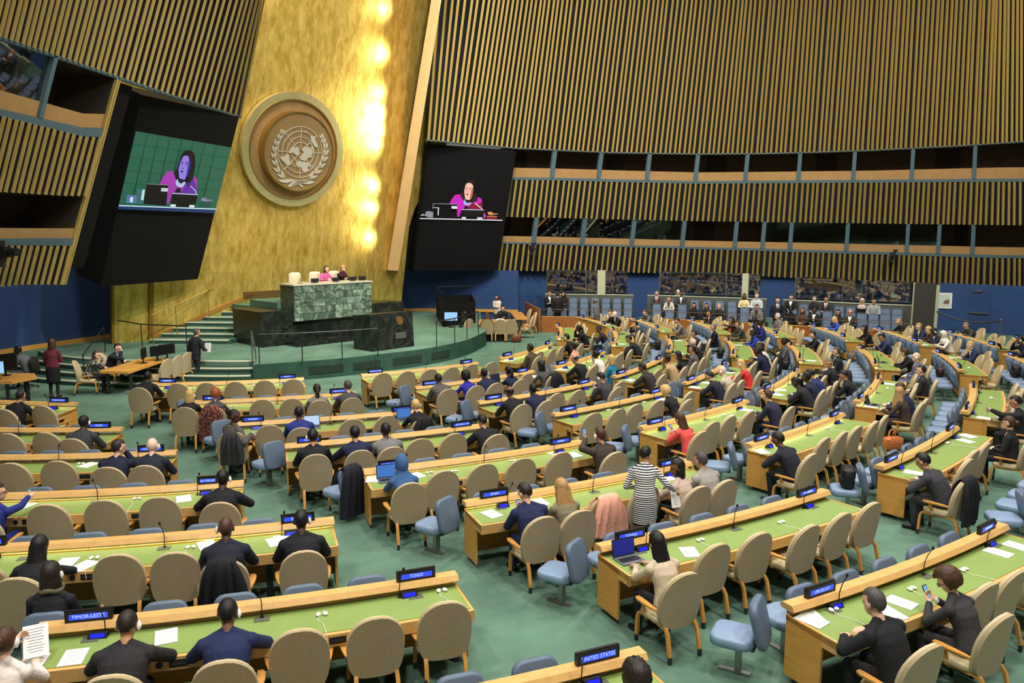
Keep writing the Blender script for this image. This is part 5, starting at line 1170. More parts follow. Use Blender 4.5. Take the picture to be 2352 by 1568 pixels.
# ================================================================== WHO SITS WHERE
BK, NV, DG, GY, BN, BL_ = (20, 20, 24), (24, 30, 62), (50, 50, 54), (104, 102, 100), (62, 50, 42), (30, 44, 120)
SW = dict(shirt=WHITE)
TP = [ # desk, seat kind, crop, x, y, pose, female, hair, hair colour, skin, top colour, label, options
('L1', 'T', 'A', 175, 515, 'desk', 0, 'crop', 'dk', 't', BK, 'man with cropped hair in dark suit beside bag at MONGOLIA desk', {}),
('L2', 'T', 'A', 712, 625, 'desk', 0, 'crop', 'k', 'd', (56, 56, 60), 'man in dark grey suit with earpiece at NIGER desk', dict(ear=1)),
('L3', 'T', 'A', 985, 830, 'chin', 0, 'short', 'dk', 'l', (22, 28, 52), 'man in navy suit resting chin on hand at PORTUGAL desk', dict(head=-45)),
('L3', 'T', 'A', 1212, 800, 'desk', 0, None, 'k', 'p', (30, 34, 48), 'bald man in dark suit with earpiece at PORTUGAL desk', dict(ear=1)),
('L4', 'T', 'A', 1865, 1030, 'wide', 0, 'crop', 'k', 'd', BK, 'shaven-headed man in black suit with elbows out before SAO TOME plate', dict(ear=1)),
('L4', 'T', 'A', -20, 1215, 'reach', 1, 'short', 'k', 'l', (26, 40, 120), 'person in blue sweater pointing at far left edge', dict(glasses=True, head=-60)),
('L5', 'T', 'B', 300, 490, 'write', 1, 'long', 'k', 'b', BK, 'woman with long black hair in black at second nearest left desk', {}),
('L5', 'T', 'B', 1910, 290, 'desk', 0, None, 'k', 'd', (26, 28, 44), 'bald man in navy suit with coat behind him at SUDAN desk', dict(ear=-1)),
('L5', 'T', 'C', 340, 200, 'desk', 0, 'crop', 'k', 'd', (20, 22, 30), 'man in black suit right before the SUDAN plate', dict(ear=1)),
('L6', 'T', 'B', 1905, 930, 'write', 0, 'short', 'k', 'b', (26, 36, 76), 'man in blue suit with white earpiece writing at TOGO desk', dict(ear=1, **SW)),
('L6', 'T', 'B', 1040, 1090, 'write', 0, 'thin', 'dk', 't', (36, 34, 36), 'man with thinning hair in dark suit writing at TIMOR-LESTE plate', dict(ear=1)),
('L6', 'T', 'B', 85, 1300, 'hold', 1, 'bun', 'br', 'l', (226, 212, 202), 'woman in cream sweater with hair clip holding notepad', dict(ear=1)),
('L6', 'B', 'B', 440, 760, 'lap', 1, 'bob', 'dk', 't', (24, 24, 30), 'woman with olive scarf behind the TIMOR-LESTE plate', dict(ear=1)),
('L7', 'T', 'F', 1130, 1490, 'desk', 0, 'curly', 'dk', 'l', BK, 'dark curly head at the bottom edge by UNITED STATES plate', dict(ear=1)),
('M0', 'T', 'A', 1245, 240, 'desk', 0, 'crop', 'k', 'd', BK, 'man in black suit at left end of MALTA desk', {}),
('M1', 'T', 'A', 1600, 400, 'desk', 1, 'bob', 'bl', 'p', BK, 'blonde woman in black jacket at MOROCCO desk', dict(ear=1)),
('M1', 'T', 'A', 1805, 440, 'desk', 1, 'curly', 'gi', 'p', (70, 70, 70), 'woman with ginger curls in grey jacket at MOROCCO desk', {}),
('M1', 'T', 'D', 470, 370, 'desk', 1, 'pony', 'dk', 't', (128, 122, 112), 'woman with dark ponytail in grey sweater at MOROCCO desk', {}),
('M1', 'T', 'D', 735, 330, 'desk', 0, 'short', 'sp', 'l', (70, 68, 66), 'grey-haired man in grey suit before the MOROCCO plate', SW),
('M2', 'T', 'A', 1970, 590, 'back', 0, 'crop', 'k', 'd', (84, 76, 70), 'man in grey suit turned sideways with arm over chair, NIGERIA desk', SW),
('M2', 'T', 'D', 320, 600, 'type', 0, 'crop', 'k', 'd', BL_, 'man in bright blue suit beside open laptop at NIGERIA desk', {}),
('M2', 'T', 'D', 1300, 465, 'type', 1, 'short', 'bl', 'p', BK, 'short-haired blonde in black at laptop by NORWAY plate', dict(ear=1)),
('M3', 'T', 'D', 445, 820, 'desk', 0, 'short', 'k', 't', BK, 'man in black suit right below the QATAR plate', dict(ear=-1)),
('M3', 'T', 'D', 795, 755, 'wide', 0, 'short', 'k', 't', NV, 'man in navy suit leaning on QATAR desk', {}),
('M3', 'T', 'D', 1040, 725, 'desk', 0, 'crop', 'k', 'd', (116, 114, 112), 'man in light grey suit at QATAR desk', {}),
('M3', 'T', 'D', 1890, 620, 'write', 0, 'short', 'k', 't', BK, 'man in black suit with earpiece at REPUBLIC OF plate', dict(ear=1)),
('M4', 'T', 'D', 1195, 1035, 'type', 1, 'hijab', (58, 92, 140), 't', (58, 92, 140), 'woman in blue headscarf at laptop by SAUDI ARABIA plate', {}),
('M4', 'T', 'E', 815, 770, 'ph1', 0, 'short', 'br', 't', BN, 'man in brown jacket holding up a phone at SERBIA plate', dict(ear=-1)),
('M5', 'T', 'E', 225, 1285, 'phone', 0, 'short', 'dk', 'l', (24, 30, 70), 'man in navy suit holding phone by SPAIN plate', dict(head=20)),
('M5', 'T', 'E', 490, 1185, 'desk', 1, 'wavy', 'lb', 'p', (122, 112, 88), 'woman with long wavy blonde hair at SPAIN desk', {}),
('M5', 'T', 'E', 1480, 1040, 'turn', 1, 'bob', 'k', 'b', (190, 166, 152), 'woman with black hair in pale pink jacket looking left', dict(mirror=True)),
('M5', 'T', 'E', 1640, 970, 'desk', 0, 'short', 'sp', 't', (150, 144, 136), 'man with sunglasses on head in light grey suit', {}),
('M6', 'T', 'F', 1320, 390, 'type', 1, 'long', 'k', 't', (196, 178, 152), 'woman with long black hair in beige jacket using tablet, TONGA desk', {}),
('M7', 'T', 'H', 1110, 900, 'wide', 0, 'short', 'sp', 'l', BK, 'man in black suit with folded arms at URUGUAY desk', {}),
('M7', 'T', 'H', 1830, 940, 'phone', 1, 'curly', 'br', 'l', (52, 50, 52), 'woman with brown hair and glasses holding phone, URUGUAY desk', dict(glasses=True, shirt=WHITE, head=25)),
('N1', 'T', 'D', 1500, 265, 'phone', 0, 'crop', 'k', 'd', (84, 80, 74), 'man in grey suit with phone by MOZAMBIQUE plate', {}),
('N1', 'T', 'D', 1725, 255, 'desk', 1, 'afro', 'k', 'd', (38, 36, 150), 'woman with curly black hair in royal blue jacket', {}),
('N1', 'T', 'D', 1885, 240, 'chin', 0, 'crop', 'k', 'd', NV, 'man in navy suit, hand at chin, between blue jacket and laptop', dict(ear=1)),
('N1', 'T', 'D', 2090, 210, 'type', 1, 'pony', 'k', 'b', NV, 'woman with black ponytail in navy by an open laptop', {}),
('N1', 'T', 'E', 345, 175, 'desk', 1, 'bob', 'k', 't', (74, 72, 68), 'woman with black bob in grey beside black coat', {}),
('N2', 'T', 'D', 2100, 400, 'desk', 0, 'fringe', 'k', 'b', BK, 'balding man in black suit two rows behind MOZAMBIQUE', {}),
('N2', 'T', 'E', 280, 390, 'chin', 0, 'crop', 'k', 'd', NV, 'man in navy suit, hand at chin, below small white paper', SW),
('N2', 'T', 'E', 860, 285, 'phone', 0, 'short', 'k', 't', (56, 54, 58), 'man with headset and phone in charcoal suit', dict(ear=-1)),
('N3', 'T', 'E', 1435, 390, 'write', 1, 'curly', 'bl', 'p', BK, 'blonde woman in black reading papers at third section', {}),
('N4', 'T', 'E', 1515, 575, 'phone', 1, 'long', 'br', 'l', (214, 78, 74), 'woman with brown hair in coral jacket using phone', dict(bottom=(20, 20, 22))),
('N4', 'T', 'G', 190, 395, 'chin', 0, 'short', 'br', 'l', (36, 38, 58), 'man with brown hair in navy suit, hand to mouth', {}),
('N5', 'T', 'G', 320, 720, 'write', 0, 'short', 'k', 'b', (24, 26, 38), 'man in dark suit and glasses writing with pen at desk end', dict(glasses=True, shoe=(8, 8, 8))),
('N6', 'T', 'G', 1550, 890, 'write', 0, 'short', 'k', 't', (52, 52, 56), 'man in dark grey suit writing beside black coat at right', SW),
('N6', 'T', 'G', 2240, 715, 'lap', 1, 'bun', 'br', 'l', (28, 26, 28), 'woman with glasses and brown bun in black jacket at right', dict(glasses=True, shirt=WHITE)),
('O0', 'T', 'E', 230, 35, 'lap', 0, 'short', 'k', 'b', (84, 70, 58), 'man in brown suit in the front row of fourth section', {}),
('O0', 'T', '1', 520, 690, 'desk', 0, 'short', 'k', 't', BK, 'man in black suit with white headset, arm on front desk', dict(ear=-1)),
('O1', 'T', '1', 735, 1075, 'write', 0, 'fringe', 'k', 't', BK, 'bald man in black suit reading papers, fourth section', {}),
('O1', 'T', '1', 1040, 1060, 'chin', 1, 'bun', 'k', 'd', (226, 220, 208), 'woman with black bun in white blouse', {}),
('O1', 'B', '1', 650, 860, 'lap', 1, 'bun', 'k', 'b', (226, 164, 146), 'woman with dark bun in pink top', {}),
('O2', 'B', '1', 1300, 1150, 'lap', 1, 'bob', 'bl', 'p', (24, 122, 152), 'blonde woman in teal top', {}),
('O2', 'T', '1', 1890, 1270, 'write', 0, 'short', 'k', 'b', (48, 40, 40), 'man in dark brown suit reading, second fourth-section row', {}),
('O2', 'T', '2', 235, 1030, 'chin', 0, 'crop', 'k', 'b', (178, 150, 108), 'man in tan suit', {}),
('O2', 'T', '2', 430, 1020, 'desk', 1, 'long', 'k', 't', BK, 'woman with long straight black hair between tan and grey suits', {}),
('O2', 'T', '2', 620, 940, 'lap', 0, 'short', 'dk', 't', (92, 88, 88), 'dark-haired man in grey suit beside long-haired woman', SW),
('O3', 'T', '2', 1030, 1330, 'write', 0, 'short', 'dk', 'l', (24, 28, 44), 'man in dark navy suit with paper in front of bald neighbour', SW),
('O3', 'T', '2', 1135, 1310, 'desk', 0, None, 'k', 'p', (186, 172, 150), 'bald man in beige jacket with earpiece', dict(ear=-1)),
('O3', 'T', '2', 1490, 1150, 'desk', 1, 'long', 'bl', 'p', (206, 40, 44), 'woman with long blond hair in red', dict(ear=-1)),
('O4', 'T', '5', 1040, 130, 'write', 0, 'crop', 'k', 'd', (30, 30, 34), 'man in dark suit with hand on papers in fourth section', SW),
('O4', 'T', '5', 1010, 40, 'chin', 0, 'crop', 'k', 'd', NV, 'man in navy behind dark-suited neighbour, elbow on desk', {}),
('O4', 'T', '3', 715, 1230, 'write', 0, 'short', 'k', 't', (26, 42, 92), 'black-haired man in blue suit leaning over desk', {}),
('O4', 'T', '3', 980, 1180, 'turn', 0, 'short', 'gr', 't', (34, 34, 40), 'grey-haired man with moustache looking toward the camera', dict(head=110, shirt=WHITE)),
('O5', 'B', '3', 1320, 1250, 'phone', 0, 'short', 'k', 't', (26, 26, 30), 'man in black suit sitting in blue chair with phone', {}),
('O5', 'T', '6', 150, 260, 'turn', 1, 'long', 'lb', 'p', (60, 46, 40), 'woman with long fair hair facing her neighbour', dict(head=-85)),
('O5', 'T', '6', 290, 300, 'desk', 0, 'short', 'br', 'l', NV, 'man with brown hair in navy suit by laptop, facing fair-haired woman', dict(head=30, **SW)),
('O5', 'T', '4', 550, 1270, 'lap', 0, 'short', 'dk', 'l', (40, 38, 40), 'dark-haired man in charcoal suit and blue shirt looking left', dict(shirt=(150, 180, 220))),
('O6', 'T', '6', 2090, 450, 'hold', 0, 'short', 'k', 't', (26, 26, 28), 'man in black suit holding up a sheet of paper', dict(shirt=(190, 205, 230))),
('P0', 'T', '1', 770, 560, 'chin', 0, 'pony', 'k', 'd', BK, 'person in black with hand at head, fifth section front', {}),
('P1', 'B', '1', 1180, 560, 'phone', 0, 'crop', 'k', 'b', (34, 34, 40), 'man in dark suit reading on blue chair', dict(shirt=(190, 200, 220))),
('P1', 'T', '1', 1600, 650, 'write', 0, 'short', 'k', 't', (28, 30, 36), 'man in black suit writing at near end of fifth section', {}),
('P1', 'T', '1', 1670, 490, 'chin', 0, 'short', 'k', 'l', (44, 44, 48), 'bearded man in dark suit touching his chin', SW),
('P2', 'T', '2', 760, 600, 'desk', 0, 'crop', 'k', 't', (32, 34, 50), 'man in navy suit leaning on desk, fifth section third row', SW),
('P2', 'T', '2', 740, 815, 'chin', 0, None, 'k', 'p', (28, 28, 32), 'bald man with glasses in dark jacket', dict(glasses=True)),
('P3', 'B', '2', 975, 600, 'lap', 0, 'short', 'gr', 'l', BK, 'grey-haired man in black suit on blue chair', SW),
('P3', 'T', '2', 1630, 680, 'desk', 1, 'short', 'k', 'd', (30, 60, 160), 'woman with short black hair in bright blue suit', {}),
('P3', 'T', '2', 1760, 830, 'desk', 1, 'bob', 'k', 'd', (210, 206, 200), 'woman in white and black with dark hair', {}),
('P3', 'T', '2', 1840, 900, 'phone', 1, 'curly', 'dk', 'b', BK, 'woman with brown curls in black beside puffer coat', {}),
('P3', 'T', '2', 1510, 1005, 'desk', 0, 'crop', 'k', 'd', NV, 'man in navy suit behind blond woman in red', {}),
('P4', 'B', '3', 540, 600, 'lap', 1, 'bun', 'k', 'd', (96, 90, 96), 'woman with dark bun in grey on blue chair', {}),
('P4', 'T', '3', 650, 730, 'desk', 1, 'short', 'dk', 'l', (28, 26, 30), 'short-haired woman in black with headset', dict(ear=-1)),
('P4', 'T', '3', 1120, 940, 'lap', 0, 'short', 'sp', 'l', (34, 36, 46), 'stout man with greying hair looking left', SW),
('P5', 'T', '3', 1850, 760, 'phone', 0, 'short', 'k', 't', (40, 48, 84), 'man in navy blue suit clasping hands beside pink scarf', {}),
('P5', 'T', '3', 2200, 1000, 'type', 1, 'curly', 'br', 'l', BK, 'woman with long curly brown hair at laptop', {}),
('P5', 'T', '4', 440, 1060, 'lap', 0, None, 'k', 'p', (100, 106, 130), 'bald man in blue-grey suit and red tie with earpiece', dict(ear=-1, shirt=WHITE, tie=(170, 30, 40))),
('P6', 'T', '4', 1440, 840, 'desk', 0, 'short', 'bl', 'p', (34, 42, 78), 'blond man in navy suit', SW),
('P7', 'T', '4', 2290, 760, 'chin', 0, 'short', 'k', 'b', (26, 30, 48), 'man in navy with headset at right edge', dict(ear=-1)),
('Q1', 'T', '1', 1335, 330, 'chin', 0, None, 'k', 'p', BK, 'bald man in black suit at back desk near wood wall', SW),
('Q1', 'T', '1', 1268, 330, 'desk', 0, 'short', 'br', 'l', BK, 'brown-haired person left of bald man at back desk', {}),
('Q2', 'T', '1', 1860, 335, 'write', 0, 'short', 'br', 'l', (92, 90, 86), 'man in grey suit bending over back desk', {}),
('Q2', 'T', '2', 400, 440, 'phone', 0, 'short', 'dk', 'l', (120, 114, 104), 'bearded man with glasses in light grey suit', dict(glasses=True)),
('Q3', 'T', '2', 925, 340, 'type', 0, 'short', 'k', 't', BK, 'man in black suit typing at sixth section desk', SW),
('Q3', 'T', '2', 1250, 480, 'hold', 1, 'long', 'dk', 't', m_floral, 'woman with long dark hair in floral blouse', {}),
('Q3', 'T', '2', 1390, 520, 'desk', 1, 'short', 'br', 'l', (58, 62, 44), 'short-haired woman in olive green holding papers', {}),
('Q4', 'B', '2', 1680, 505, 'lap', 1, 'pony', 'k', 'd', (30, 32, 60), 'woman in navy, left of two by the back row', {}),
('Q4', 'B', '2', 1790, 525, 'lap', 1, 'bun', 'k', 'd', (36, 44, 110), 'woman in blue, right of two by the back row', {}),
('Q4', 'T', '2', 2050, 395, 'lap', 0, 'short', 'wh', 'l', (120, 112, 110), 'white-bearded man in grey jacket', dict(ear=-1)),
('Q5', 'T', '3', 1060, 445, 'type', 1, 'long', 'bl', 'p', (36, 76, 190), 'blonde woman in bright blue blouse', {}),
('Q5', 'T', '3', 1540, 640, 'desk', 1, 'bob', 'k', 't', BK, 'dark-haired woman in black leaning forward', {}),
('Q6', 'T', '4', 215, 490, 'desk', 1, 'long', 'lb', 'p', BK, 'blonde woman in black with sunglasses on head', {}),
('Q6', 'T', '4', 580, 490, 'desk', 0, 'short', 'lb', 'p', (34, 42, 80), 'young man in navy suit reading', SW),
('Q6', 'T', '4', 740, 545, 'desk', 1, 'bob', 'bl', 'p', m_floral, 'blonde woman in patterned blouse beside young man', {}),
('Q6', 'T', '4', 830, 625, 'phone', 0, 'short', 'k', 'd', (30, 36, 62), 'man in navy with headset reading newspaper', dict(ear=-1, **SW)),
('Q6', 'T', '4', 960, 720, 'desk', 1, 'hijab', (232, 222, 208), 't', (232, 222, 208), 'woman in white headscarf', {}),
('Q7', 'T', '4', 1410, 520, 'write', 0, 'short', 'gr', 'l', (64, 60, 58), 'grey-haired man with glasses at the rear right desk', dict(glasses=True)),
]
def arc_fit(k, rho, z, xy):
    D = DESK[k]; aa = np.linspace(D['a0'] - 3, D['a1'] + 2.5, 300)
    q = np.array([proj(dp(k, a, rho, z)) for a in aa]); return float(aa[np.argmin(((q - np.array(xy)) ** 2 * (1, 1.)).sum(1))])
seatT = {k: [] for k in DESK}; seatB = {k: [] for k in DESK}; PPL = {}
_last = {}
for (k, kind, cr, x, y, pose, fem, hair, hc, sk, top, label, opt) in TP:
    xy = px(cr, x, y); D = DESK[k]
    if kind == 'T': hr_, hz_ = (.9 if pose in ('lap', 'back') else .82), 1.2; a = arc_fit(k, hr_, hz_, xy); rho = 1.02
    else: a = arc_fit(k, -.42, 1.2, xy); rho = -.42
    for b in (seatT if kind == 'T' else seatB)[k]:       # keep neighbours apart
        mn = math.degrees(.56 / (D['R'](a) + rho))
        if abs(a - b[0]) < mn: a = b[0] + (mn if a > b[0] else -mn)
    rz = math.radians(a) + math.pi / 2
    if pose == 'back': rz += 0
    lab = ('woman' if fem else 'man') ; opt = dict(opt)
    o, res = person(tuple(dp(k, a, rho, 0)), rz, pose, bool(fem), hair, hc, sk, top, label, **opt)
    PPL[label] = (o, res, k, a)
    (seatT if kind == 'T' else seatB)[k].append((a, label))
# ---- chairs, each seated delegate on one
CH = {}
for k, D in DESK.items():
    n = 6; L = D['len']; Rm = D['R']((D['a0'] + D['a1']) / 2)
    slots = [D['a0'] + (D['a1'] - D['a0']) * (i + .5) / n for i in range(n)]
    occ = sorted(seatT[k]); full = [(a, lb) for a, lb in occ]
    free = list(slots)
    for a, lb in occ:
        if free: free.remove(min(free, key=lambda s: abs(s - a)))
    mn = math.degrees(.58 / (Rm + .6))
    allc = [(a, 1.06, lb) for a, lb in occ]
    for s in free:
        near = [a for a, _, _ in allc if abs(a - s) < mn]
        if near:
            s = near[0] + (mn if s > near[0] else -mn)
            if any(abs(a - s) < mn * .98 for a, _, _ in allc): continue
        if s < D['a0'] - 1 or s > D['a1'] + 1.2: continue
        allc.append((s, .6 + random.uniform(-.03, .12), None))
    allc.sort()
    for i, (a, rho, lb) in enumerate(allc):
        rr_c = math.radians(a) + math.pi / 2 + (random.uniform(-.06, .06) if lb is None else 0)
        p = dp(k, a, rho, 0); q = proj(p + (0, 0, .9))
        if not (-90 < q[0] < IW + 90 and q[1] < IH + 120): continue
        o = put_chair('T', tuple(p), rr_c, ('tan chair %s from left at %s' % (ORD[i], dname(k)))); CH[(k, i)] = (o, a, lb)
        if lb: CH[lb] = (o, a, lb)
    if D['row'] < 1 or k in ('L1', 'Q1'): continue
    nb_ = 6; sp = (L - .05) / 6
    bl = []
    for i in range(nb_):
        s = -.28 + i * sp; a = D['a0'] + math.degrees(s / (Rm - .3))
        bl.append(a)
    for a, lb in seatB[k]:
        j = min(range(len(bl)), key=lambda i: abs(bl[i] - a)); bl[j] = a
    bl.sort(); kept = []
    mn = math.degrees(.52 / (Rm - .3)); occ_a = [a for a, _ in seatB[k]]
    for a in bl:
        if kept and a - kept[-1] < mn:
            if a in occ_a and kept[-1] not in occ_a: kept[-1] = a
            continue
        kept.append(a)
    for i, a in enumerate(kept):
        p = dp(k, a, -.42, 0); q = proj(p + (0, 0, .5))
        if not (-60 < q[0] < IW + 60 and q[1] < IH + 60): continue
        sw_ = .6 if i == 0 and k[0] in 'MN' and a not in occ_a else 0.
        if sw_: p = dp(k, a - math.degrees(.06 / Rm), -.36, 0)
        o = put_chair('B', tuple(p), math.radians(a) + math.pi / 2 + sw_, 'blue padded chair %s from left before %s' % (ORD[i], dname(k))); CH[(k, 'b', i)] = (o, a, None)

# ---- people away from the desks
def at_floor(cr, x, y, z=0.): return tuple(pt(*px(cr, x, y), z))
def face(deg): return math.radians(deg) - math.pi / 2     # deg: world heading (0 = +x, 90 = away from camera)
def standing(cr, x, y, z, heading, pose, fem, hair, hc, sk, top, label, **kw):
    return person(at_floor(cr, x, y, z), face(heading), pose, fem, hair, hc, sk, top, label, **kw)
standing('A', 465, 412, 0, 95, 'skirt', True, 'bob', 'br', 'l', (92, 30, 44), 'standing woman in burgundy top and black skirt seen from behind', bottom=(18, 18, 20), shoe=(60, 24, 30))
walker = standing('d', 1330, 1345, 0, 62, 'walk', False, 'crop', 'sp', 't', (22, 24, 30), 'man in dark suit walking toward the stage steps with papers')
p_st = pt(1490, 1260, 0); 
mid = dp('M5', arc_fit('M5', 1.0, 1.55, (1485, 1062)), 1.02, 0)
striped = person(tuple(mid), face(84), 'stripe', True, 'short', 'k', 't', m_stripe, 'standing woman in black and white striped dress holding a paper')
striped[0].scale = (.95, .95, .95)
stand1 = standing('1', 1035, 655, 0, 155, 'walk', False, 'crop', 'gr', 'b', (100, 100, 98), 'man in grey suit walking left in front of wooden box wall', bottom=(60, 60, 60))
person((-.75, 38.7, 0), face(250), 'folded', True, 'bob', 'dk', 't', (222, 208, 190), 'woman standing in cream sweater right of the stage', bottom=(80, 50, 50))
b0 = lambda xpx, off, z: (*fw(fw_at(xpx, off, z + 1), off)[0], z)
person(b0(1259, 1.35, .2), face(300), 'folded', False, 'short', 'k', 't', BK, 'man in black suit standing in the left observer box facing out', shirt=WHITE)
person(b0(1281, .42, .2), face(95), 'stand', False, 'short', 'dk', 't', (16, 14, 16), 'man in black suit standing with his back turned in left box')
person(b0(1296, 1.35, .2), face(240), 'folded', True, 'bob', 'k', 't', (40, 24, 22), 'woman partly hidden behind man in left observer box')
person(b0(1556, 3.5, .2), face(265), 'stand', False, 'crop', 'wh', 'l', (150, 180, 200), 'officer in light blue shirt behind the grey dado', tie=(30, 30, 50), shirt=(150, 180, 200))
person(b0(1407, 3.5, .2), face(265), 'stand', False, 'crop', 'k', 'd', BK, 'man in dark suit and white shirt behind left box glass', shirt=WHITE)
person((*fw(fw_at(1783, .6, 1), .6)[0], .2), face(268), 'stand', False, 'short', 'dk', 'l', (30, 34, 50), 'man in dark suit standing in the aisle between observer boxes', shirt=WHITE, tie=(16, 16, 20))
OB = [(1, 2, 1519, 0, 'short', 'sp', 'l', (64, 62, 58), 'man in grey suit with red tie in middle box', dict(shirt=WHITE, tie=(180, 30, 40))),
      (1, 1, 1548, 1, 'long', 'br', 'l', (196, 190, 172), 'woman in pale jacket in middle observer box', dict(shirt=(30, 26, 26))),
      (1, 2, 1565, 0, 'short', 'k', 'b', (56, 56, 60), 'man in dark grey suit with hand raised in middle box', SW),
      (1, 0, 1600, 1, 'long', 'k', 't', BK, 'woman with straight black hair and fringe in middle box', {}),
      (1, 0, 1627, 1, 'long', 'dk', 't', (24, 20, 20), 'woman with long dark hair in middle box front row', {}),
      (1, 0, 1652, 1, 'long', 'lb', 'p', (30, 28, 28), 'woman with long fair hair in middle box front row', {}),
      (1, 2, 1704, 1, 'bob', 'k', 'b', (226, 206, 148), 'woman in pale yellow top in middle box', {}),
      (1, 2, 1731, 0, 'short', 'lb', 'p', (186, 192, 196), 'man in pale grey jacket at end of middle box', {}),
      (1, 0, 1734, 0, 'short', 'k', 't', (110, 106, 100), 'young man in grey jacket with leaflet in middle box', dict(shirt=(20, 20, 22))),
      (2, 2, 1818, 0, 'short', 'br', 'l', (24, 24, 26), 'person with glasses in black over white in right box', dict(shirt=WHITE, glasses=True)),
      (2, 0, 1815, 1, 'curly', 'k', 'd', (20, 18, 18), 'woman with big dark curls in right box front row', {}),
      (2, 0, 1846, 1, 'bob', 'br', 't', (86, 62, 44), 'woman in brown fur collar in right box', {}),
      (2, 0, 1872, 0, 'crop', 'k', 'd', (26, 26, 30), 'man in black suit in right box front row', SW),
      (2, 2, 1869, 1, 'bob', 'gr', 'p', (30, 30, 32), 'grey-blonde woman in the right box back row', {}),
      (2, 2, 1899, 0, 'short', 'k', 't', (44, 44, 48), 'man with red tie in the right box', dict(shirt=WHITE, tie=(190, 24, 36))),
      (2, 0, 1925, 1, 'long', 'k', 't', (34, 32, 34), 'woman with long black hair in the right box', {}),
      (2, 0, 1956, 0, 'fringe', 'dk', 't', (50, 46, 42), 'balding man in dark suit in the right box', SW),
      (2, 2, 1974, 1, 'hijab', (206, 184, 170), 't', (26, 26, 28), 'woman in pale headscarf in the right box', {}),
      (2, 2, 2007, 0, 'short', 'k', 't', (150, 152, 150), 'young man in light grey with hand at mouth in right box', {})]
for bi, j, xp, fem, hair, hc, sk, top, lb, kw in OB:
    c = min((v for kk, v in OBS.items() if kk[0] == bi and kk[1] == j), key=lambda v: abs(v[0] - xp))
    d = np.array([math.cos(c[2] + math.pi / 2), math.sin(c[2] + math.pi / 2)])
    person((c[1][0] + d[0] * .08, c[1][1] + d[1] * .08, c[1][2]), c[2], 'lap', bool(fem), hair, hc, sk, top, 'seated ' + lb, **kw)
# podium
def on_fr(f, r, z): return FRZ(f, r, z)
hd_ = math.atan2(EF[1], EF[0]) - math.pi / 2
m_cream = M('cream_chair', (222, 204, 172), .6)
def big_chair(loc, rz, label):
    t = thing('podium_chair', label, 'chair', loc, rz, 'cream podium chairs')
    T = Matrix.Rotation(math.radians(90 - 10), 4, 'X')
    link('seat', cushion(MB(), (0, .02, .46), .52, .5, .14, .1, .04).mesh('s', m_cream, 50), t); link('backrest', cushion(MB(), (0, -.27, .78), .54, .6, .12, .14, .05, T).mesh('b', m_cream, 50), t)
    link('post', MB().tube([(0, 0, .05), (0, 0, .42)], .035, 8).mesh('p', m_dksteel), t); link('base', MB().tube([(0, 0, 0), (0, 0, .06)], .28, 10).mesh('ba', m_dksteel), t)
    for s in (-1, 1): link('armrest', MB().box((s * .29, 0, .66), (.07, .34, .05)).box((s * .29, -.08, .55), (.05, .06, .22)).mesh('a', m_cream), t)
for r, lb in ((.43, 'empty cream high-back chair left of the woman in pink'), (1.35, 'cream high-back chair behind woman in pink'), (2.26, 'cream high-back chair behind short-haired woman on podium')):
    big_chair(on_fr(.72, r, 2.15), hd_, lb)
person(on_fr(.95, 1.5, 2.17), hd_, 'desk', True, 'long', 'br', 'l', (226, 92, 150), 'woman in pink jacket speaking behind the podium', vox=.0115, pitch=4, head=10)
person(on_fr(.95, 2.3, 2.17), hd_, 'chin', True, 'curly', 'lb', 'l', (62, 24, 34), 'short-haired woman in dark red resting chin on hands at podium', vox=.0115, head=-50)
# left tables
def table(label, poly, z, mat, legs=True):
    c = np.mean(poly, axis=0); t = thing('side_table', label, 'table', (c[0], c[1], 0))
    pl = [np.array(p) - c for p in poly]; link('top', MB().prism(pl, z - .07, z).mesh('top', mat), t)
    for p in pl: q = p * .8; link('leg', MB().box((q[0], q[1], (z - .07) / 2), (.07, .07, z - .07)).mesh('leg', m_dksteel), t)
    return t
table('wooden side table with dark monitors left of the stage steps', [(-12.2, 22.2), (-11.3, 22.1), (-11.2, 24.6), (-12.1, 24.8)], .74, m_wood)
def heading_of(rz): return rz
for i, (x, y, rot) in enumerate([(-10.72, 22.8, 172), (-10.68, 23.45, 172), (-10.64, 24.1, 168)]):
    put_chair('T', (x, y, 0), face(rot), 'tan chair %s from front at right side of monitor table' % ORD[i])
put_chair('T', (-12.75, 22.5, 0), face(20), 'tan chair under the woman in patterned dress'); put_chair('T', (-12.8, 23.9, 0), face(0), 'tan chair under the man at monitor table')
person((-12.68, 22.55, 0), face(20), 'chin', True, 'long', 'br', 'l', m_patt, 'woman in black and white patterned dress seated by monitor table', bottom=(24, 22, 24), head=-25)
person((-12.72, 23.9, 0), face(0), 'chin', False, 'short', 'dk', 'l', (24, 26, 34), 'man in dark suit with hand at face at monitor table', shirt=(120, 160, 200))
def monitor(loc, rz, label, lit=False, w_=.5, h_=.32, nk=.16):
    t = thing('monitor', label, 'monitor', loc, rz)
    link('foot', MB().box((0, 0, .01), (.2, .16, .02)).mesh('f', m_black), t); link('neck', MB().box((0, .02, nk * .6), (.05, .03, nk * 1.2)).mesh('n', m_black), t)
    link('panel', MB().box((0, 0, nk + h_ / 2), (w_, .035, h_)).mesh('p', m_black), t)
    link('screen', MB().box((0, -.019, nk + h_ / 2), (w_ - .03, .003, h_ - .03)).mesh('s', emis('monitor_blue', (150, 200, 245), 1.1) if lit else m_blackm), t); return t
for i, (x, y, r) in enumerate([(-11.55, 23.6, 100), (-11.35, 24.1, 60), (-11.2, 24.45, 45)]):
    monitor((x, y, .74), math.radians(r), 'dark monitor %s from front on the wooden side table' % ORD[i])
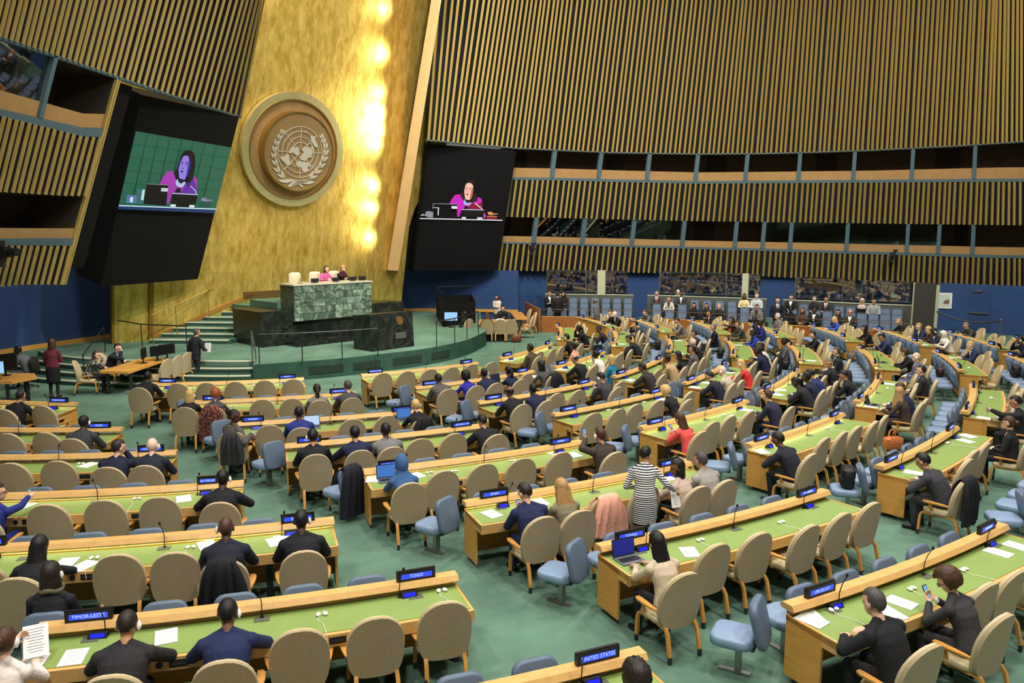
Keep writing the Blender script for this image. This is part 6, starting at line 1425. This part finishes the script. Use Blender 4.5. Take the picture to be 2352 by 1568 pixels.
table('wooden table at far left edge with monitors', [(-16.6, 20.2), (-13.75, 20.6), (-13.5, 21.3), (-13.95, 21.9), (-16.6, 21.9)], .74, m_wood)
monitor((-14.4, 20.9, .74), math.radians(10), 'bright lit monitor on the far left table', True, .5, .36); monitor((-14.5, 21.5, .74), math.radians(190), 'large dark monitor on the far left table', False, .62, .46)
def office_chair(loc, rz, label):
    t = thing('office_chair', label, 'chair', loc, rz)
    link('seat', cushion(MB(), (0, 0, .45), .48, .46, .09, .1).mesh('s', m_black, 50), t); link('backrest', cushion(MB(), (0, -.26, .75), .46, .46, .07, .1, .03, Matrix.Rotation(math.radians(80), 4, 'X')).mesh('b', m_black, 50), t)
    link('post', MB().tube([(0, 0, .08), (0, 0, .41)], .03, 8).mesh('p', m_dksteel), t)
    for i in range(5):
        a = 2 * math.pi * i / 5; link('foot', MB().tube([(0, 0, .1), (.28 * math.cos(a), .28 * math.sin(a), .06)], .022, 6).mesh('f', m_black), t); link('caster', MB().ell((.28 * math.cos(a), .28 * math.sin(a), .035), (.03, .03, .035)).mesh('c', m_black), t)
oc_ = pt(*px('d', 190, 1385), 0); office_chair(tuple(oc_), face(185), 'black swivel office chair at the far left table')
person(tuple(oc_), face(185), 'desk', False, 'crop', 'k', 'd', (96, 98, 104), 'man in grey suit on office chair at far left table', shirt=WHITE, tie=(40, 40, 60))
# table right of the stage
table('wooden table with papers right of the stage', [tuple(pt(1098, 744, .74)[:2]), tuple(pt(1186, 744, .74)[:2]), tuple(pt(1184, 733, .74)[:2]), tuple(pt(1102, 733, .74)[:2])], .74, m_wood)
table('second wooden table with papers near the left observer box', [tuple(pt(1184, 731, .74)[:2]), tuple(pt(1212, 731, .74)[:2]), tuple(pt(1198, 716, .74)[:2]), tuple(pt(1172, 716, .74)[:2])], .74, m_wood)
cps = [tuple(pt(x, 784, 0)) for x in (1119, 1149, 1174)]
for i, p in enumerate(cps): put_chair('T', p, face(92), 'tan chair %s from left at table right of the stage' % ORD[i])
for i, (x, y, r) in enumerate([(1208, 776, 175), (1216, 766, 190), (1204, 756, 190)]): put_chair('T', tuple(pt(x, y, 0)), face(r), 'tan chair %s from front facing left beside the stage tables' % ORD[i])
person(cps[0], face(92), 'desk', True, 'wavy', 'br', 't', (70, 56, 44), 'woman with long brown hair at table right of stage')
person(cps[1], face(92), 'desk', True, 'bob', 'k', 't', (196, 196, 192), 'woman in white with black hair at table right of stage')
person(tuple(pt(1156, 762, 0)), face(262), 'desk', False, 'short', 'dk', 'l', (28, 28, 32), 'man in dark jacket facing out at table right of stage')
put_chair('T', tuple(pt(1156, 761.5, 0)), face(262), 'tan chair under man facing out right of stage')
pp_ = tuple(pt(1068, 783, 0)); person(pp_, face(140), 'lap', True, 'long', 'k', 't', (30, 28, 30), 'dark-haired person in black by the stage booth'); put_chair('T', pp_, face(140), 'tan chair by the stage booth railing')
mb_ = pt(1036, 752, ST); monitor(tuple(mb_), math.radians(0), 'blue lit monitor at the stage right edge', True, .6, .4, .3)
# ================================================================== THINGS ON DESKS AND CHAIRS
def nearest(xy, z=.745):
    p = pt(*xy, z)[:2]; v = p - C0; a = math.degrees(math.atan2(v[1], v[0])); R = float(np.hypot(*v)); best = None
    for k, D in DESK.items():
        aa = min(max(a, D['a0'] + .3), D['a1'] - .3); rho = R - D['R'](aa); d = abs(a - aa) * R / 57 + max(0, -rho + .1, rho - .55)
        if best is None or d < best[0]: best = (d, k, aa, min(max(rho, .12), .5))
    return best[1], best[2], best[3]
paper_me = MB().box((0, 0, .003), (.21, .297, .006)).mesh('paper', m_paper)
stack_me = MB().box((0, 0, .006), (.21, .297, .012)).mesh('paper', m_paper); lines = MB()
for i in range(9): lines.box((-.005 * (i % 2), .11 - .026 * i, .0065), (.15 - .02 * (i % 3), .004, .001))
lines_me = lines.mesh('print', M('print_grey', (140, 140, 140), .8))
cnt = {}
def numbered(base, k):
    cnt[(base, k)] = cnt.get((base, k), 0) + 1; n = cnt[(base, k)]
    return n
for cr, x, y in [('B', 560, 560), ('B', 690, 600), ('B', 1740, 410), ('B', 2320, 380), ('B', 250, 1420), ('B', 620, 1350), ('B', 1400, 1180), ('A', 745, 985), ('A', 1550, 1270), ('A', 330, 525), ('A', 200, 1330), ('C', 150, 370), ('C', 1940, 150), ('D', 940, 1105), ('D', 1310, 1070), ('E', 530, 1330),
                 ('E', 330, 1300), ('E', 1400, 1090), ('E', 620, 900), ('E', 450, 880), ('E', 1340, 430), ('E', 1640, 330), ('E', 1740, 290), ('F', 1590, 470), ('G', 110, 880), ('G', 270, 390), ('G', 290, 350), ('G', 1210, 300), ('G', 1060, 490), ('G', 1880, 740), ('G', 1860, 780), ('G', 2020, 590), ('G', 1420, 1050),
                 ('H', 540, 1050), ('H', 1310, 890), ('H', 1220, 985), ('H', 2130, 470), ('H', 2290, 420), ('2', 430, 750), ('2', 440, 965), ('2', 1430, 830), ('3', 680, 1090), ('1', 450, 1240), ('1', 1450, 810), ('1', 1600, 1420), ('4', 1120, 1040), ('4', 1320, 700), ('4', 660, 820), ('1', 1190, 480), ('2', 130, 590),
                 ('2', 1290, 1290), ('E', 50, 100), ('E', 290, 240), ('D', 2200, 465), ('H', 560, 1010), ('5', 100, 600)]:
    k, a, rho = nearest(px(cr, x, y)); n = numbered('paper', k)
    lb = {5: 'loose white sheet beside the others on the %s', 1: 'white sheets of paper on the %s', 2: 'second paper stack to the side on the %s', 3: 'third loose paper sheet on the %s', 4: 'further white paper on the %s'}.get(n, 'extra white sheet on the %s') % dname(k)
    o = link('paper_sheets', stack_me if n % 2 else paper_me, None, tuple(dp(k, a, rho, .7425)), math.radians(a) + math.pi / 2 + random.uniform(-.5, .5)); tag(o, lb, 'paper', 'papers on desks')
    link('print', lines_me, o, (0, 0, .006 if n % 2 else 0))
# listening devices with cords
dev_me = MB().ell((0, 0, .016), (.028, .04, .018)).mesh('dev', m_white, 60)
for cr, x, y in [('A', 685, 975), ('A', 1170, 1255), ('A', 45, 990), ('B', 1605, 430), ('B', 795, 520), ('C', 510, 995), ('C', 1510, 780), ('D', 260, 665), ('D', 820, 610), ('D', 1420, 1050), ('D', 1625, 1040), ('D', 2120, 950), ('D', 290, 460), ('D', 600, 500), ('E', 100, 950), ('F', 1680, 370), ('G', 1690, 798), ('G', 690, 675),
                 ('H', 300, 220), ('H', 1400, 780), ('H', 1840, 620), ('H', 740, 955), ('E', 1195, 455), ('E', 890, 520), ('E', 1880, 565), ('E', 1950, 570), ('A', 1620, 340), ('A', 2130, 315), ('E', 1190, 205), ('A', 1960, 490), ('G', 1200, 340), ('3', 560, 1080), ('4', 1420, 1215), ('6', 1800, 400)]:
    k, a, rho = nearest(px(cr, x, y)); n = numbered('ear', k); R = DESK[k]['R'](a)
    t = thing('listening_device', '%s on the %s' % ({1: 'pair of white corded earpieces', 2: 'another pair of white earpieces further along', 4: 'last pair of white earpieces toward right end'}.get(n, 'white earpieces with hanging cord'), dname(k)), 'earpiece', tuple(dp(k, a, rho, .742)), math.radians(a) + math.pi / 2, 'listening devices')
    for s in (-1, 1):
        e = link('earpiece', dev_me, t, (s * .035, 0, 0), s * .25)
    L = .672 - rho
    link('cord', MB().tube([(-.03, -.03, .006), (-.05, -.12, .004), (.0, -.2 if L > .2 else -.1, .004), (.02, -L, .012), (.02, -L - .015, -.02), (.03, -L - .02, -.09)], .0035, 5).mesh('cord', m_white), t)
# laptops
def laptop(loc, rz, label, scr, w_=.33, op=100):
    t = thing('laptop', label, 'laptop', loc, rz)
    b = link('base', MB().box((0, 0, .009), (w_, .23, .018)).mesh('b', M('laptop_grey', (120, 122, 126), .4, metal=.4)), t); link('keyboard', MB().box((0, -.0, .0185), (w_ * .86, .12, .003)).mesh('k', m_black), b)
    T = Matrix.Translation((0, .115, .012)) @ Matrix.Rotation(math.radians(90 - op), 4, 'X')
    l = link('lid', MB().box((0, .004, .115), (w_, .008, .225)).mesh('l', m_black), t, mat4=T); link('screen', MB().box((0, -.0015, .117), (w_ * .93, .003, .195)).mesh('s', scr), l)
m_scrw = emis('screen_white', (190, 215, 245), 1.0); m_scrb = emis('screen_blue', (70, 130, 215), .8); m_scrd = emis('screen_dark', (40, 60, 90), .35); m_scrn = emis('screen_navy', (20, 32, 130), .9)
for cr, x, y, scr, lb in [('D', 440, 690, m_scrw, 'open laptop with white screen beside blue suit, NIGERIA desk'), ('D', 1200, 590, m_scrb, 'open laptop with pale blue screen by NORWAY plate'), ('D', 1985, 290, m_scrd, 'open laptop with dark screen beside navy ponytail woman'), ('D', 1075, 1120, m_scrb, 'open laptop with blue screen by blue headscarf'),
                       ('F', 1120, 560, m_scrn, 'tablet with navy icon screen and keyboard on TONGA desk'), ('2', 1200, 1260, m_scrb, 'laptop with blue screen on the desk of the woman in red')]:
    k, a, rho = nearest(px(cr, x, y)); laptop(tuple(dp(k, a, .3, .742)), math.radians(a) + math.pi / 2, lb, scr)
for cr, x, y, lb, r in [('G', 1090, 480, 'dark open laptop before the talking pair', -60), ('4', 2040, 900, 'dark laptop on the rear desk of the grey-haired man', -40), ('3', 1870, 1120, 'open laptop of the curly brown-haired woman', -60), ('1', 1400, 640, 'small open laptop on the desk of the bearded man', -50)]:
    k, a, rho = nearest(px(cr, x, y)); laptop(tuple(dp(k, a, .32, .742)), math.radians(a) + math.pi / 2, lb, m_scrd, .31, 110)
# phones and papers held in hands
ph_me = MB().box((0, 0, 0), (.075, .009, .15)).mesh('ph', m_black); ph_s = MB().box((0, -.005, 0), (.066, .002, .135)).mesh('phs', emis('phone_screen', (130, 180, 240), .9))
def held(label, local, rot, kind='phone', name=None):
    o, res, k, a = PPL[label]; M_ = Matrix.Translation(o.location) @ Matrix.Rotation(o.rotation_euler[2], 4, 'Z'); p = M_ @ Vector(local)
    t = thing('mobile_phone' if kind == 'phone' else 'paper_sheet', name, 'phone' if kind == 'phone' else 'paper', tuple(p), 0); t.rotation_euler = (M_.to_3x3() @ Matrix.Rotation(rot[2], 3, 'Z') @ Matrix.Rotation(rot[0], 3, 'X')).to_euler()
    if kind == 'phone': link('body', ph_me, t); link('screen', ph_s, t)
    else: link('sheet', MB().box((0, 0, 0), (.21, .004, .297)).mesh('sh', m_paper), t); link('print', lines_me, t, mat4=Matrix.Translation((0, -.004, 0)) @ Matrix.Rotation(math.pi / 2, 4, 'X') @ Matrix.Translation((0, 0, -.006)))
for lb in ('man in navy suit holding phone by SPAIN plate', 'woman with brown hair and glasses holding phone, URUGUAY desk', 'woman with brown hair in coral jacket using phone', 'man in grey suit with phone by MOZAMBIQUE plate', 'man with headset and phone in charcoal suit', 'man in black suit sitting in blue chair with phone'):
    held(lb, (0, .43, .93), (-.5, 0, 0), 'phone', 'lit phone held by the ' + ' '.join(lb.replace(',', '').split()[:9]))
held('man in brown jacket holding up a phone at SERBIA plate', (-.06, .5, 1.19), (-.1, 0, 0), 'phone', 'bright phone raised by the man in brown jacket')
held('man in black suit holding up a sheet of paper', (-.02, .62, 1.0), (-.2, 0, 0), 'paper', 'printed sheet held up by the man in black suit')
held('woman in cream sweater with hair clip holding notepad', (.04, .6, .93), (-.6, 0, .3), 'paper', 'pale notepad held by the woman in cream sweater')
held('woman with long dark hair in floral blouse', (-.02, .62, 1.0), (-.3, 0, 0), 'paper', 'white papers held by the woman in floral blouse')
o, res = striped; PPL['striped'] = (o, res, None, None); h = res[1]; held('striped', (h[0] + .03, h[1] + .1, h[2] - .2), (-.25, 0, .5), 'paper', 'printed sheet hanging from the striped woman\'s hand')
o, res = walker; PPL['walker'] = (o, res, None, None); h = res[1]; held('walker', (h[0], h[1] + .1, h[2] + .06), (-.2, 0, .3), 'paper', 'papers carried by the man walking to the steps')
# coats over chair backs
def coat(chair, label, mat, hem=.3, wide=.26, name='coat', blue=False):
    t = link(name, None, None, tuple(chair.location), chair.rotation_euler[2]); tag(t, label, 'coat'); bpy.data.objects.remove(t)
    g = np.random.default_rng(len(label)); topz = .96 if blue else 1.055; yt = -.33 if not blue else -.3
    path = [(.10, topz - .32), (.075, topz - .12), (.05, topz - .02), (0, topz + .012), (-.06, topz - .02), (-.085, topz - .15), (-.09, topz - .35), (-.075, (topz + hem) / 2 - .1), (-.07, hem)]
    rings = []; n = 15
    for th in (0, -.025):
        for i, (dy, z) in enumerate(path):
            w_ = wide * (.66 if 1 < i < 5 else .86 if i == 5 else 1) * (1 + .07 * max(0, i - 6)); ring = []
            for j in range(n):
                u = j / (n - 1) * 2 - 1; fold = .034 * math.sin(j * 1.9 + i * .35 + len(label)) * (min(1, max(0, i - 3) * .35)); ring.append((u * w_ + .01 * math.sin(i + j), yt + dy + fold + th * (1 if i > 3 else -.3) + .05 * u * u, z - .05 * u * u * (1 if 1 < i < 6 else 0) + .015 * math.sin(j * 1.7) * (i == 8)))
            rings.append(ring)
    A = rings[:len(path)]; B_ = rings[len(path):]
    o = link(name, MB().loft([a + b[::-1] for a, b in zip(A, B_)]).mesh(name, mat, 70), None, tuple(chair.location), chair.rotation_euler[2]); tag(o, label, 'coat'); return o
def chair_near(cr, x, y, z=.8, kind=None):
    p = pt(*px(cr, x, y), z); best = min((v for kk, v in CH.items() if isinstance(kk, tuple) and (kind is None or (kk[1] == 'b') == (kind == 'b'))), key=lambda v: math.hypot(v[0].location[0] - p[0], v[0].location[1] - p[1])); return best[0]
cl = lambda *c: cmat('cloth', c)
coat(CH['bald man in navy suit with coat behind him at SUDAN desk'][0], 'black coat draped over chair of bald man at SUDAN desk', cl(18, 18, 24), .35, .25)
coat(CH['woman with ginger curls in grey jacket at MOROCCO desk'][0], 'red plaid coat draped over chair of ginger woman', m_plaid, .25)
coat(chair_near('E', 830, 1350), 'peach knit cardigan draped over chair at SPAIN desk', cl(224, 164, 140), .45)
coat(CH['man in dark grey suit writing beside black coat at right'][0], 'black coat over chair of man writing at right', cl(18, 18, 24), .3)
coat(CH['woman with black bob in grey beside black coat'][0], 'black coat over chair of woman with black bob', cl(20, 22, 28), .35)
coat(CH['short-haired blonde in black at laptop by NORWAY plate'][0], 'black jacket over chair of blonde at NORWAY plate', cl(22, 22, 24), .4)
coat(CH['woman with brown curls in black beside puffer coat'][0], 'black quilted puffer coat hanging behind brown-curled woman', cl(18, 20, 24), .3)
coat(CH['grey-haired man with moustache looking toward the camera'][0], 'dark coat hanging behind moustached man', cl(26, 26, 32), .25)
coat(chair_near('D', 770, 1200, .6, 'b'), 'long navy coat hanging at left end of SAUDI ARABIA desk', cl(20, 22, 34), .08, .27, 'coat', True)
coat(CH['man in grey suit turned sideways with arm over chair, NIGERIA desk'][0], 'dark grey coat hanging from chair of sideways man', cl(52, 50, 52), .4, .2)
# bags
def bag(loc, rz, label, rgb, w_=.36, d_=.16, h_=.26, handle=True, cat='bag', name='handbag'):
    t = thing(name, label, cat, loc, rz); m = M('bag_%d_%d_%d' % rgb, rgb, .5, var=.12, vs_=14)
    link('body', cushion(MB(), (0, 0, h_ / 2), w_, d_, h_, .075, .07).mesh('b', m, 60), t); link('flap', MB().loft([rring(w_ * .9, d_ * 1.05, .05, h_ * .55), rring(w_ * .92, d_ * 1.08, .05, h_ * .9), rring(w_ * .7, d_ * .8, .05, h_ * 1.02)]).mesh('f', m, 40), t)
    if handle:
        for s in (-1, 1): link('handle', MB().tube([(-w_ * .22, s * d_ * .3, h_ * .95), (-w_ * .17, s * d_ * .35, h_ * 1.35), (0, s * d_ * .3, h_ * 1.5), (w_ * .17, s * d_ * .35, h_ * 1.35), (w_ * .22, s * d_ * .3, h_ * .95)], .009, 6).mesh('h', m), t)
    else:
        link('pocket', cushion(MB(), (0, d_ * .5, h_ * .32), w_ * .7, .06, h_ * .4, .03, .02).mesh('p', m, 60), t)
    return t
bag(tuple(pt(2050, 1034, 0)), .15, 'tan leather briefcase bag on carpet beside chairs', (190, 106, 56), .44, .2, .3)
bag(tuple(pt(1186, 786, 0)), .2, 'brown leather bag on floor by table right of stage', (110, 62, 42), .45, .2, .32)
bag(tuple(pt(1732, 916, 0)), .4, 'black tote handbag on carpet behind chair of woman in red', (20, 20, 22), .34, .14, .3)
bag(tuple(pt(1746, 885, 0)), .2, 'pink bag on carpet behind woman in red', (206, 120, 120), .2, .14, .3)
for cr, x, y, lb, rgb, hd in [('G', 900, 1150, 'black backpack on blue chair beside man writing at right', (22, 22, 26), False), ('2', 120, 890, 'black backpack on blue chair of fifth section', (28, 28, 32), False), ('3', 150, 1010, 'black shiny handbag on blue chair before headset woman', (20, 20, 22), True), ('3', 230, 1200, 'large black handbag on lower blue chair', (20, 20, 22), True),
                           ('4', 820, 1320, 'dark brown leather satchel on blue chair', (56, 34, 26), True), ('3', 1300, 1060, 'grey bag on blue chair behind stout man', (96, 94, 92), True), ('4', 2080, 1320, 'dark folded coat on blue chair at right', (36, 34, 36), False), ('2', 1110, 1010, 'black puffer jacket piled on blue chair', (26, 28, 30), False)]:
    ch = chair_near(cr, x, y, .55, 'b'); bag((ch.location[0], ch.location[1], .476), ch.rotation_euler[2], lb, rgb, .34, .2, .28 if hd else .36, hd, name='handbag' if hd else 'backpack')
# bottle on the fourth left desk
k, a, rho = nearest(px('A', 293, 1290)); t = thing('water_bottle', 'clear plastic water bottle on SAO TOME desk at left', 'bottle', tuple(dp(k, a, rho, .742)))
link('body', MB().tube([(0, 0, 0), (0, 0, .02), (0, 0, .14), (0, 0, .17), (0, 0, .2)], [.03, .033, .033, .022, .013], 12).mesh('b', m_clear, 50), t); link('cap', MB().tube([(0, 0, .198), (0, 0, .218)], .015, 10).mesh('c', m_white), t)
# scarf of the woman behind the TIMOR-LESTE plate
o = PPL['woman with olive scarf behind the TIMOR-LESTE plate'][0]; me_, m4_, _, _ = [b for b in BODY.values() if b[0] == o.data][0]
link('scarf', MB().tube([(.082 * math.cos(a), .082 * math.sin(a) - .005, -.135 + .012 * math.sin(3 * a)) for a in np.linspace(0, 2 * math.pi, 18)], .033, 8).mesh('scarf', cl(112, 106, 78), 60), o, mat4=m4_)
# television cameras on the walls
def tv_camera(p, heading, label):
    t = thing('tv_camera', label, 'camera', tuple(p), face(heading))
    link('body', MB().box((0, 0, .18), (.22, .5, .26)).mesh('b', m_black), t); link('lens', MB().tube([(0, .24, .18), (0, .5, .18)], [.08, .1], 12).mesh('l', m_black, 40), t)
    link('viewfinder', MB().box((-.12, -.1, .38), (.2, .16, .14)).mesh('v', m_black), t); link('mount', MB().box((0, -.05, -.06), (.12, .3, .24)).mesh('m', m_dksteel), t); link('arm', MB().tube([(0, -.1, -.15), (0, -.8, -.25)], .05, 8).mesh('a', m_dksteel), t)
p = surfR(1237, 3.85, .75); tv_camera(p, 280, 'black television camera on lower slat band near right screen'); p = surfR(2066, 3.5, .75); tv_camera(p, 250, 'black television camera on lower slat band above observers')
p = surfL(48, 4.15, .8); tv_camera(p, -10, 'black television camera on left wall slat band')
# things on the podium
for r, lb in ((.3, 'black monitor at left of the podium counter'), (1.25, 'black monitor before woman in pink on podium'), (2.05, 'black monitor before short-haired woman on podium'), (2.5, 'black laptop-like screen at right of podium counter')):
    monitor(FRZ(2.2, r, 2.88), hd_, lb, False, .34, .14, .03)
for r, lb in ((-.3, 'glass water jug at left end of podium counter'), (2.45, 'glass water jug at right end of podium counter')):
    p = FRZ(2.1, r, 2.88); t = thing('water_jug', lb, 'jug', p); link('body', MB().tube([(0, 0, 0), (0, 0, .1), (0, 0, .2)], [.06, .065, .05], 12).mesh('b', m_clear, 50), t); link('tray', MB().tube([(0, 0, -.0), (0, 0, .012)], .12, 16).mesh('t', m_steel), t)
bpy.data.scenes.remove(TMP)
